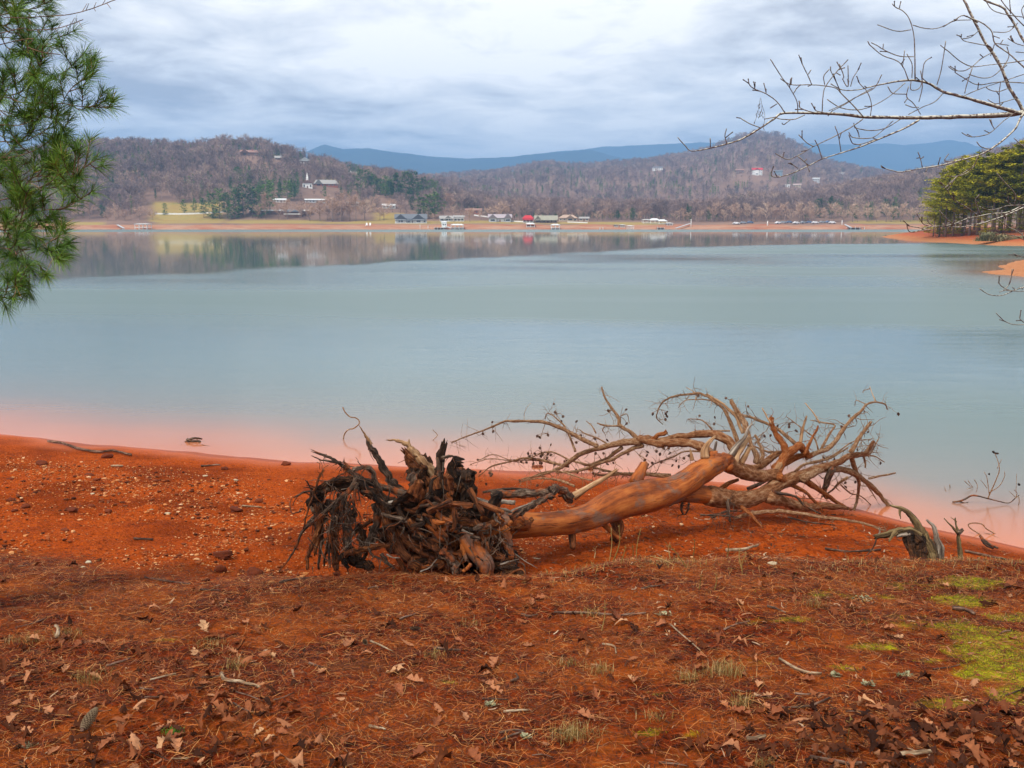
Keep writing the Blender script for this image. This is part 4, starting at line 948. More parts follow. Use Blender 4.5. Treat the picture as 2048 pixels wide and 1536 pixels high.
M_ORANGE = wood_mat('bare_orange_wood', [(0.10, (0.13, 0.050, 0.022)), (0.32, (0.17, 0.040, 0.009)), (0.52, (0.31, 0.078, 0.013)), (0.75, (0.42, 0.130, 0.027)), (0.95, (0.27, 0.120, 0.058))], streak=(14, 14, 2.6), rough=0.68, bstr=0.8, bdist=0.008, dirt=((0.15, 0.10, 0.075), 5.5, .52, .8))
M_GREYROOT = wood_mat('weathered_root', [(0.15, (0.012, 0.008, 0.006)), (0.42, (0.055, 0.032, 0.022)), (0.66, (0.19, 0.12, 0.078)), (0.88, (0.46, 0.36, 0.27))], streak=(70, 70, 9), rough=0.85, bstr=1.0, bdist=0.018, dirt=((0.36, 0.085, 0.018), 9.0, .54, .85))
M_REDROOT = wood_mat('clay_stained_root', [(0.12, (0.012, 0.006, 0.004)), (0.38, (0.085, 0.028, 0.011)), (0.60, (0.25, 0.075, 0.022)), (0.85, (0.46, 0.18, 0.060))], streak=(60, 60, 8), rough=0.88, bstr=1.0, bdist=0.018)
M_BLACK = wood_mat('charred_looking_wood', [(0.25, (0.008, 0.006, 0.005)), (0.55, (0.045, 0.022, 0.012)), (0.82, (0.20, 0.080, 0.030))], streak=(60, 60, 12), rough=0.9, bscale=(70, 70, 24), bstr=1.0, bdist=0.02)
M_PALE = wood_mat('bleached_wood', [(0.12, (0.10, 0.045, 0.020)), (0.46, (0.30, 0.155, 0.070)), (0.80, (0.56, 0.37, 0.21))], streak=(30, 30, 2.5), rough=0.75, bstr=0.7, bdist=0.004)
M_GREYPALE = wood_mat('silver_grey_wood', [(0.2, (0.05, 0.034, 0.025)), (0.50, (0.24, 0.185, 0.14)), (0.84, (0.60, 0.53, 0.44))], streak=(40, 40, 3), rough=0.8, bstr=0.9, bdist=0.006)
M_STUMP = wood_mat('mossy_stump_wood', [(0.12, (0.015, 0.009, 0.005)), (0.40, (0.085, 0.050, 0.022)), (0.64, (0.24, 0.165, 0.07)), (0.88, (0.48, 0.37, 0.20))], streak=(36, 36, 2.6), rough=0.88, bstr=1.0, bdist=0.012)
# scaly pine bark
def bark_mat(name, lo, mid_, hi, sc_=(30, 30, 16)):
    m, nt, b = newmat(name); b.inputs['Roughness'].default_value = 0.9; b.inputs['Specular IOR Level'].default_value = 0.15
    v = nt.nodes.new('ShaderNodeTexVoronoi'); v.inputs['Scale'].default_value = 1.0; nt.links.new(tv(nt, sc_), v.inputs['Vector'])
    v2 = nt.nodes.new('ShaderNodeTexVoronoi'); v2.feature = 'DISTANCE_TO_EDGE'; nt.links.new(tv(nt, sc_), v2.inputs['Vector'])
    a = noise(nt, tv(nt, (50, 50, 20)), 1.0, 4, 0.7)
    f = mth(nt, 'ADD', mth(nt, 'MULTIPLY', v.outputs[0], 0.45), mth(nt, 'MULTIPLY', a, 0.6))
    c = ramp(nt, f, [(0.28, lo), (0.52, mid_), (0.78, hi)])
    c = mix(nt, ramp(nt, v2.outputs[0], [(0.0, 0.8), (0.10, 0.0)]), c, tuple(x * .3 for x in lo))
    setc(nt, b, c); bump(nt, b, mth(nt, 'ADD', mth(nt, 'MINIMUM', v2.outputs[0], 0.15), mth(nt, 'MULTIPLY', a, 0.12)), 1.0, 0.03); return m
M_BARK = bark_mat('scaly_pine_bark', (0.13, 0.040, 0.014), (0.34, 0.135, 0.055), (0.60, 0.36, 0.20))
M_BARKT = bark_mat('thin_branch_bark', (0.20, 0.075, 0.028), (0.48, 0.245, 0.12), (0.74, 0.52, 0.33), (60, 60, 30))
M_BARKRED = bark_mat('red_branch_bark', (0.20, 0.048, 0.014), (0.46, 0.135, 0.035), (0.60, 0.27, 0.11), (50, 50, 24))
M_CONE = plain('dark_cone', (0.22, 0.12, 0.08), 0.85, 0.4, 60)

ZO = {'A': (580, 880, 5.486), 'B': (780, 860, 4.8), '5': (540, 760, 3.49), '6': (940, 760, 3.49), '7': (1300, 740, 3.49), '8': (1640, 860, 4.8), 'L': (0, 780, 3.657), 'P': (0, 0, 2.4), 'N': (1340, 0, 2.893), '3': (1748, 250, 3.747), 'O': (0, 0, 1.0)}
def curve(zid, pts, r0, r1, d0, d1, mid_r=None, clampg=True, rpow=1.0):
    """line seen in the photograph -> world points and radii, distance running from d0 to d1"""
    ox, oy, s = ZO[zid]; n = len(pts)
    L = [0.0]
    for a, b_ in zip(pts[:-1], pts[1:]): L.append(L[-1] + math.hypot(b_[0] - a[0], b_[1] - a[1]))
    out = []; rad = []
    for i, (zx, zy) in enumerate(pts):
        t = L[i] / max(L[-1], 1e-6); px, py = ox + zx / s, oy + zy / s
        Y = d0 + (d1 - d0) * t; (x, y, z), mp = P(px, py, Y)
        if clampg:
            gz = max(float(ground_smooth(x, y)), 0.0)
            if z < gz - 0.03:
                x, y, z = G(px, py) if gz > 0.02 else (*W(px, py, 0.0), 0.0); z -= 0.005
        if mid_r is not None: r = np.interp(t, [0, .5, 1], [r0, mid_r, r1])
        else: r = r0 + (r1 - r0) * t ** rpow
        out.append((x, y, z)); rad.append(max(r / s * mp, 0.0012))
    return out, rad

FT = empty('fallen_tree', tuple(G(985, 1150))); FT_LOC = np.array(FT.location)
tag(FT, 'large uprooted tree lying on red clay with tangled dark roots and a bare crown', 'fallen tree')
def piece(name, mat, adder, parent=FT, smooth=True):
    g = Geo(); adder(g)
    for i, v in enumerate(g.V): g.V[i] = v - FT_LOC
    return g.build(name, mat, parent, smooth)
# trunk
def _(g):
    pts, rad = curve('6', [(130, 985), (220, 1015), (300, 1018), (450, 1010), (600, 1000), (720, 985), (850, 945), (980, 880), (1100, 840), (1220, 815), (1340, 790), (1440, 755), (1540, 690), (1640, 628), (1720, 585), (1790, 570)], 96, 50, 7.75, 9.35)
    prof = [110, 96, 88, 86, 84, 84, 92, 114, 122, 120, 104, 93, 86, 78, 66, 54]
    rad = [q / 3.49 * p_[1] / F * 1.02 for q, p_ in zip(prof, pts)]
    tube(g, pts, rad, 44, 6, 0.010, 0.085, 4, .8, wig=.03, jag=0.05)
trunk = piece('trunk', M_ORANGE, _)
def _(g):
    pts, rad = curve('7', [(-230, 960), (-120, 935), (0, 905), (130, 872), (260, 862), (350, 868), (430, 880)], 60, 66, 8.7, 9.25)
    rad = [q / 3.49 * p_[1] / F for q, p_ in zip([60, 74, 78, 74, 66, 66, 66], pts)]
    tube(g, pts, rad, 22, 4, 0.012, 0.06, 3)
piece('lower_limb', M_ORANGE, _)
def _(g):
    pts, rad = curve('7', [(400, 874), (480, 890), (560, 905), (660, 905), (760, 880), (850, 825), (930, 785), (1010, 750)], 70, 42, 9.2, 9.75)
    tube(g, pts, rad, 18, 5, 0.07, 0.05, 4)
piece('bark_covered_limb', M_BARK, _)
def _(g):
    pts, rad = curve('7', [(520, 640), (590, 680), (670, 720), (740, 738), (820, 738), (880, 725)], 58, 40, 9.35, 9.7)
    tube(g, pts, rad, 16, 5, 0.09, 0.05, 4)
piece('bark_covered_limb', M_BARK, _)
# stubs and props of the trunk
for nm, m_, zid, pts, r0, r1, d0, d1, jg in [
    ('stub', M_ORANGE, '6', [(1150, 720), (1185, 655), (1215, 590)], 52, 30, 8.85, 8.95, .03),
    ('prop_leg', M_REDROOT, '6', [(705, 1030), (713, 1100), (717, 1170)], 26, 22, 8.3, 8.2, .02),
    ('prop_leg', M_REDROOT, '6', [(1010, 960), (1035, 1040), (1010, 1110)], 50, 30, 8.7, 8.6, .03),
    ('prop_leg', M_ORANGE, '6', [(920, 1000), (990, 1060), (1050, 1112)], 20, 14, 8.6, 8.5, .01),
    ('stub', M_PALE, '6', [(720, 815), (850, 735), (940, 685), (1018, 630)], 26, 10, 8.75, 8.8, .03),
    ('stub', M_PALE, '6', [(1640, 545), (1640, 490), (1665, 440), (1710, 395)], 34, 8, 9.25, 9.35, .02),
    ('stub', M_PALE, '6', [(1550, 560), (1545, 520), (1535, 480)], 16, 3, 9.2, 9.2, 0),
    ('stub', M_GREYPALE, '7', [(445, 590), (455, 545), (462, 505)], 12, 9, 9.4, 9.4, .02),
    ('stub', M_PALE, '7', [(590, 645), (615, 580), (660, 520), (690, 470)], 28, 12, 9.4, 9.5, .03),
    ('stub', M_PALE, '7', [(635, 650), (665, 600), (690, 550)], 24, 14, 9.45, 9.5, .03),
    ('stub', M_GREYPALE, '7', [(560, 600), (610, 525), (660, 470), (690, 400), (715, 380)], 24, 5, 9.4, 9.45, .02),
    ('stub', M_PALE, '7', [(880, 725), (890, 690), (910, 655)], 26, 20, 9.7, 9.7, .0),
    ('stub', M_BARKRED, '7', [(880, 720), (915, 650), (950, 590), (1010, 550), (1045, 520)], 36, 26, 9.7, 9.9, 0),
]:
    pts_, rad_ = curve(zid, pts, r0, r1, d0, d1)
    piece(nm, m_, lambda g: tube(g, pts_, rad_, 12, 5, .08, .08, 4, jag=jg))
for zx, zy, r_ in ((700, 1010, 26), (930, 900, 30), (1090, 905, 24), (1290, 800, 26), (1480, 700, 22), (1010, 790, 20), (480, 1000, 20)):
    (x, y, z), mp = P(940 + zx / 3.49, 760 + zy / 3.49, 8.45 + (zx - 600) * .0009 - .17); r = r_ / 3.49 * mp
    piece('knot', M_REDROOT, lambda g: tube(g, [(x, y + .06, z), (x, y + .0, z), (x - .004, y - .012, z + .004)], [r * 1.0, r * .8, r * .4], 10, 4, .2, .2, 4))
# knotty burl / split where the trunk breaks
def _(g):
    for (zx, zy, r_) in ((1725, 560, 60), (1780, 560, 52), (1800, 600, 40), (1690, 530, 40)):
        (x, y, z), mp = P(940 + zx / 3.49, 760 + zy / 3.49, 9.32); r = r_ / 3.49 * mp
        tube(g, [(x - r * .6, y, z - r * .4), (x, y, z), (x + r * .6, y + .02, z + r * .2)], [r * .7, r, r * .6], 14, 4, .14, .08, 5, jag=.03)
piece('knot', M_ORANGE, _)

# ---- crown branches: (zone, points, r0, r1, near distance, far distance, material key, twigginess)
BR = [
 ('7', [(600, 570), (545, 495), (455, 450), (350, 445), (200, 465), (60, 490), (-30, 472), (-100, 490)], 34, 13, 9.6, 10.1, 'b', 3),
 ('7', [(420, 590), (350, 530), (220, 505), (100, 515), (0, 500), (-80, 480)], 36, 26, 9.5, 9.9, 'b', 2),
 ('6', [(1190, 430), (1100, 432), (1000, 452), (880, 482), (760, 522), (650, 598), (560, 642), (460, 672), (360, 692)], 25, 5, 9.9, 10.5, 't', 5),
 ('6', [(1210, 455), (1110, 490), (1000, 550), (880, 592), (780, 628), (700, 642), (600, 645)], 17, 6, 9.9, 10.3, 't', 4),
 ('6', [(1060, 470), (960, 540), (880, 575), (800, 600)], 14, 6, 10.0, 10.4, 't', 3),
 ('6', [(890, 462), (820, 430), (740, 388), (620, 330), (500, 292), (380, 290), (240, 290), (150, 330), (40, 370), (-80, 415), (-130, 440)], 16, 3.5, 10.0, 10.3, 't', 6),
 ('6', [(690, 605), (560, 575), (460, 552), (350, 550), (240, 580), (150, 602), (60, 672)], 11, 3.5, 10.3, 10.8, 't', 4),
 ('6', [(600, 575), (420, 560), (300, 565), (150, 550), (60, 570), (0, 590)], 5, 2, 10.4, 10.8, 't', 3),
 ('6', [(1180, 415), (1100, 352), (1045, 315), (1040, 262), (980, 182), (935, 105), (920, 48)], 17, 5, 9.95, 10.2, 't', 3),
 ('6', [(1050, 322), (950, 320), (888, 300)], 7, 4, 10.0, 10.1, 't', 1), ('6', [(1050, 252), (1095, 238), (1112, 300)], 4, 2, 10.1, 10.1, 't', 0),
 ('6', [(940, 325), (925, 350), (945, 385)], 4, 2, 10.1, 10.1, 't', 0),
 ('6', [(735, 500), (710, 430), (660, 325), (620, 282), (545, 232), (525, 270)], 9, 3, 10.1, 10.4, 't', 3),
 ('6', [(950, 440), (880, 402), (810, 378), (760, 345)], 6, 3, 10.1, 10.3, 't', 1), ('6', [(880, 372), (850, 320), (810, 285)], 6, 2, 10.2, 10.3, 't', 0),
 ('6', [(730, 742), (640, 705), (540, 690), (430, 690), (345, 715)], 10, 4, 9.3, 9.8, 't', 2),
 ('6', [(850, 700), (760, 680), (640, 640), (520, 640), (380, 700)], 6, 3, 9.6, 10.2, 't', 3),
 ('6', [(1120, 660), (980, 640), (840, 600), (700, 560), (560, 500), (430, 540)], 10, 4, 10.2, 10.8, 't', 5),
 ('6', [(1400, 670), (1250, 660), (1080, 655), (960, 665), (860, 655)], 15, 7, 10.0, 10.4, 't', 4),
 ('6', [(1660, 500), (1500, 500), (1400, 545), (1300, 580), (1240, 620)], 8, 3, 9.8, 10.1, 't', 5),
 ('6', [(1815, 355), (1700, 355), (1620, 360)], 6, 3, 9.8, 9.9, 't', 1), ('6', [(1690, 345), (1620, 280), (1520, 272)], 6, 2.5, 9.9, 10, 't', 2),
 ('6', [(1270, 425), (1300, 395), (1370, 362)], 17, 15, 9.85, 9.8, 'r', 0),
 ('7', [(620, 520), (585, 430), (530, 300), (480, 240), (400, 185), (330, 165), (230, 175), (150, 190), (90, 222), (60, 272), (45, 330), (90, 380)], 15, 3, 9.9, 10.3, 't', 7),
 ('7', [(650, 440), (610, 350), (560, 285), (485, 220), (400, 172)], 14, 6, 9.85, 10.1, 'p', 1),
 ('7', [(680, 445), (660, 370), (622, 310), (590, 260), (566, 212)], 21, 14, 9.8, 9.95, 't', 1),
 ('7', [(450, 215), (340, 205), (240, 215), (200, 260)], 5, 2, 10.1, 10.2, 'p', 1), ('7', [(320, 205), (315, 160), (255, 122)], 4, 2, 10.1, 10.2, 'p', 0),
 ('7', [(1010, 510), (940, 450), (860, 392), (760, 352), (650, 312), (530, 277)], 14, 5, 9.95, 10.2, 't', 3),
 ('7', [(955, 600), (930, 520), (880, 450), (852, 385), (848, 335)], 26, 15, 9.8, 9.9, 'r', 1), ('7', [(845, 375), (815, 325), (785, 272)], 7, 4, 9.85, 9.9, 'p', 0),
 ('7', [(1045, 530), (1060, 450), (1075, 380), (1092, 328)], 15, 5, 9.95, 10, 'p', 1),
 ('7', [(1075, 590), (1115, 510), (1150, 440), (1172, 398)], 14, 6, 9.9, 10, 'r', 1),
 ('7', [(1040, 520), (1070, 560), (1120, 600)], 28, 20, 9.9, 10, 'r', 0),
 ('7', [(1090, 610), (1180, 572), (1240, 550), (1300, 490), (1350, 412), (1400, 352), (1470, 290), (1512, 240), (1570, 225), (1640, 238), (1655, 275)], 20, 4, 10.0, 10.6, 't', 5),
 ('7', [(1575, 225), (1555, 170), (1535, 118)], 4, 2, 10.5, 10.6, 'p', 0), ('7', [(1512, 240), (1440, 213), (1430, 250)], 3.5, 2, 10.5, 10.6, 't', 0), ('7', [(1535, 130), (1490, 145), (1488, 160)], 3, 2, 10.6, 10.6, 't', 0),
 ('7', [(1400, 575), (1440, 500), (1490, 430), (1540, 363)], 18, 10, 10.2, 10.3, 't', 2),
 ('7', [(960, 770), (1060, 735), (1200, 682), (1300, 650), (1400, 600), (1500, 580), (1560, 500)], 40, 12, 9.8, 10.5, 'b', 4),
 ('7', [(1480, 600), (1560, 600), (1635, 642)], 7, 3, 10.4, 10.5, 't', 1), ('7', [(1500, 600), (1545, 570), (1600, 470)], 8, 3, 10.4, 10.6, 't', 2), ('7', [(1490, 600), (1505, 650), (1500, 680)], 9, 5, 10.4, 10.4, 't', 0),
 ('7', [(1190, 560), (1250, 450), (1290, 390), (1230, 370), (1120, 350)], 10, 3, 10.1, 10.3, 't', 2), ('7', [(1185, 372), (1140, 300), (1085, 233)], 6, 3, 10.2, 10.3, 'p', 0),
 ('7', [(1180, 580), (1150, 480), (1090, 430), (1000, 360), (950, 325)], 7, 2, 10.1, 10.3, 't', 3),
 ('7', [(735, 650), (745, 600), (705, 520), (690, 450)], 20, 12, 9.6, 9.7, 't', 1), ('7', [(765, 650), (785, 590), (770, 520), (735, 455)], 16, 8, 9.7, 9.8, 't', 1),
 ('7', [(560, 650), (700, 690), (800, 650), (860, 600), (940, 570)], 30, 22, 9.9, 10.1, 'b', 2),
 ('7', [(860, 690), (960, 640), (1060, 600), (1090, 595)], 30, 18, 9.9, 10.0, 'r', 1),
 ('7', [(1000, 640), (920, 590), (820, 570), (700, 520)], 12, 5, 10.2, 10.4, 't', 4),
 ('7', [(1395, 590), (1435, 690), (1460, 800), (1445, 900), (1425, 990)], 18, 8, 10.3, 10.9, 't', 3),
 ('7', [(1060, 760), (1180, 700), (1300, 690), (1380, 705), (1460, 745), (1550, 815), (1620, 890), (1672, 950)], 30, 12, 9.8, 11.0, 't', 2),
 ('7', [(1530, 757), (1620, 738), (1712, 718)], 9, 6, 10.5, 10.7, 't', 0), ('7', [(1480, 760), (1540, 840), (1580, 905)], 6, 3, 10.5, 10.9, 't', 1),
 ('7', [(1380, 750), (1310, 800), (1260, 850), (1200, 880)], 10, 6, 10.2, 10.4, 't', 2),
 ('7', [(1275, 690), (1235, 770), (1215, 850), (1235, 890)], 24, 18, 10.0, 10.2, 'k', 1),
 ('7', [(820, 880), (950, 925), (1100, 958), (1250, 950), (1380, 965)], 48, 14, 9.5, 10.1, 'b', 3),
 ('7', [(1080, 770), (1200, 850), (1300, 920), (1400, 975)], 22, 9, 9.9, 10.3, 'r', 2), ('7', [(940, 780), (1080, 850), (1150, 920), (1205, 985)], 16, 9, 9.7, 9.9, 'r', 1),
 ('7', [(850, 850), (1000, 880), (1080, 945), (1190, 1005)], 12, 6, 9.5, 9.6, 'k', 1), ('7', [(900, 740), (920, 760), (960, 790)], 30, 22, 9.6, 9.7, 'r', 0),
 ('7', [(590, 1035), (680, 1010), (800, 990), (900, 985), (1050, 1000), (1200, 1030), (1400, 1048), (1550, 1090), (1640, 1122)], 16, 8, 9.3, 8.5, 't', 2),
 ('7', [(900, 1010), (1100, 1060), (1290, 1082)], 8, 4, 9.2, 8.8, 'k', 2),
 ('7', [(640, 955), (720, 1025), (785, 1095)], 14, 6, 9.2, 8.7, 'r', 0), ('7', [(480, 840), (540, 792), (610, 768)], 18, 12, 9.4, 9.6, 'r', 0),
 ('7', [(680, 830), (800, 780), (900, 700)], 14, 8, 9.8, 9.9, 'k', 2),
 ('7', [(1000, 720), (1080, 660), (1180, 640), (1290, 600), (1380, 540)], 11, 5, 10.3, 10.6, 't', 4),
 ('7', [(1100, 650), (1250, 610), (1330, 560), (1420, 500), (1560, 480)], 7, 2.5, 10.5, 10.8, 't', 4),
 ('7', [(1330, 800), (1400, 860), (1470, 880), (1540, 940)], 6, 3, 10.5, 10.9, 't', 1),
 ('7', [(540, 900), (545, 960), (560, 1060)], 12, 6, 9.2, 9.1, 'k', 2), ('7', [(230, 925), (215, 960), (235, 1010)], 10, 6, 9.0, 9.0, 'k', 1), ('7', [(270, 930), (268, 970), (250, 1010)], 9, 4, 9.0, 9.0, 'k', 1),
 ('7', [(430, 1030), (520, 990), (640, 985)], 10, 5, 9.1, 9.2, 'k', 2), ('7', [(350, 1010), (500, 1015), (620, 1030)], 7, 4, 9.0, 9.0, 'k', 2),
 ('6', [(60, 560), (160, 520), (280, 560), (380, 580)], 3, 2, 10.6, 10.6, 't', 2), ('6', [(1210, 740), (1300, 690), (1380, 690)], 5, 3, 9.6, 9.8, 't', 2),
]
MK = {'b': M_BARK, 't': M_BARKT, 'p': M_PALE, 'r': M_BARKRED, 'k': M_GREYROOT}
cone_n = [0]
def make_cone_mesh():
    g = Geo(); V = []; Q = []
    for k in range(9):        # overlapping scales in rings
        t = k / 8; z = -t * .05; r = .018 * math.sin(math.pi * (.15 + .8 * t)) + .004; n = 8
        for j in range(n):
            a = (j + .5 * (k % 2)) / n * 6.283; ca, sa = math.cos(a), math.sin(a); i0 = len(V); w_ = .009
            V += [(ca * r * .4 - sa * w_ * .6, sa * r * .4 + ca * w_ * .6, z), (ca * r * .4 + sa * w_ * .6, sa * r * .4 - ca * w_ * .6, z), (ca * r * 1.2 + sa * w_ * .5, sa * r * 1.2 - ca * w_ * .5, z + .006), (ca * r * 1.2 - sa * w_ * .5, sa * r * 1.2 + ca * w_ * .5, z + .006)]
            Q.append((i0, i0 + 1, i0 + 2, i0 + 3))
    g.add(V, Q); tube(g, [(0, 0, .004), (0, 0, -.025), (0, 0, -.05)], [.008, .013, .005], 8, 2, .1)
    o = g.build('cone', M_CONE, smooth=False); me = o.data; bpy.data.objects.remove(o); return me
CONE_ME = make_cone_mesh()
rt = random.Random(5)
for bi, (zid, pts, r0, r1, d0, d1, mk, tw) in enumerate(BR):
    pts_, rad_ = curve(zid, pts, r0, r1, d0, d1)
    cones = []
    def _(g):
        p, r, T = tube(g, pts_, rad_, 12 if r0 > 18 else 8, 5 if r0 > 18 else 4, .13, .05, 4, wig=.2 if r0 > 18 else .42, jag=.02 if mk in 'pr' else 0)
        for k in range(int(tw * 5.2 + 1)):
            i = rt.randrange(int(len(p) * .2), len(p)); q = p[i]; L = rt.uniform(.05, .24)
            d = np.array([rt.gauss(0, .6), rt.gauss(0, .5), rt.gauss(-.25, .8)]); d /= np.linalg.norm(d)
            pp = [q]; 
            for s_ in range(3):
                d = d + np.array([rt.gauss(0, .35), rt.gauss(0, .35), rt.gauss(.05, .35)]); d /= np.linalg.norm(d); pp.append(pp[-1] + d * L / 3)
            tr_ = min(max(r[i] * .3, .0022), .0042)
            tube(g, pp, [tr_, tr_ * .8, tr_ * .6, tr_ * .4], 4, 2, 0)
            for _q in range(rt.randint(0, 2)):
                q2 = pp[1]; d2 = np.array([rt.gauss(0, 1), rt.gauss(0, .6), rt.gauss(-.4, .6)]); d2 /= np.linalg.norm(d2)
                tube(g, [q2, q2 + d2 * L * .3, q2 + d2 * L * .5 + np.array([0, 0, -.01])], [tr_ * .7, tr_ * .5, tr_ * .35], 4, 2, 0)
            if mk == 't' and rt.random() < .22 and len(cones) < 3: cones.append(pp[-1])
    b_ = piece('branch', MK[mk], _)
    for q in cones:
        if cone_n[0] > 55 or q[2] < .1: continue
        cone_n[0] += 1; c = link('pine_cone', CONE_ME, b_); c.location = Vector(q - FT_LOC) + Vector((0, 0, .005)); c.rotation_euler = (rt.uniform(-1, 1), rt.uniform(-1, 1), rt.uniform(0, 6)); s_ = rt.uniform(.75, 1.15); c.scale = (s_ * .6, s_ * .6, s_ * .65)
# hanging clusters of cones seen in the crown
for zid, zx, zy, n, Y in (('6', 500, 520, 12, 10.5), ('6', 440, 555, 6, 10.5), ('6', 600, 250, 3, 10.4), ('6', 545, 385, 3, 10.4), ('6', 820, 390, 3, 10.2), ('6', 1180, 540, 6, 9.9), ('7', 80, 290, 3, 10.2), ('7', 280, 630, 5, 9.9), ('7', 1000, 380, 3, 10.3), ('7', 780, 480, 3, 9.9), ('7', 1230, 620, 4, 10.3), ('7', 1330, 770, 3, 10.5), ('6', 150, 655, 4, 10.6), ('7', 100, 570, 5, 10.0)):
    ox, oy, s = ZO[zid]
    (x, y, z), mp = P(ox + zx / s, oy + zy / s, Y)
    def _(g):
        for k in range(n): tube(g, [(x, y, z + .02), (x + CO[k][0] * .5, y + CO[k][1] * .5, z + CO[k][2] + .03), (x + CO[k][0], y + CO[k][1], z + CO[k][2])], [.003, .0025, .002], 4, 2, 0)
    CO = [(rt.gauss(0, .07), rt.gauss(0, .05), rt.gauss(0, .04)) for k in range(n)]
    b_ = piece('twig', M_BARKT, _)
    for k in range(n):
        c = link('pine_cone', CONE_ME, b_); c.location = Vector((x + CO[k][0], y + CO[k][1], z + CO[k][2])) - Vector(FT_LOC); c.rotation_euler = (rt.uniform(-1, 1), rt.uniform(-1, 1), 0); c.scale = (.62, .62, .68)

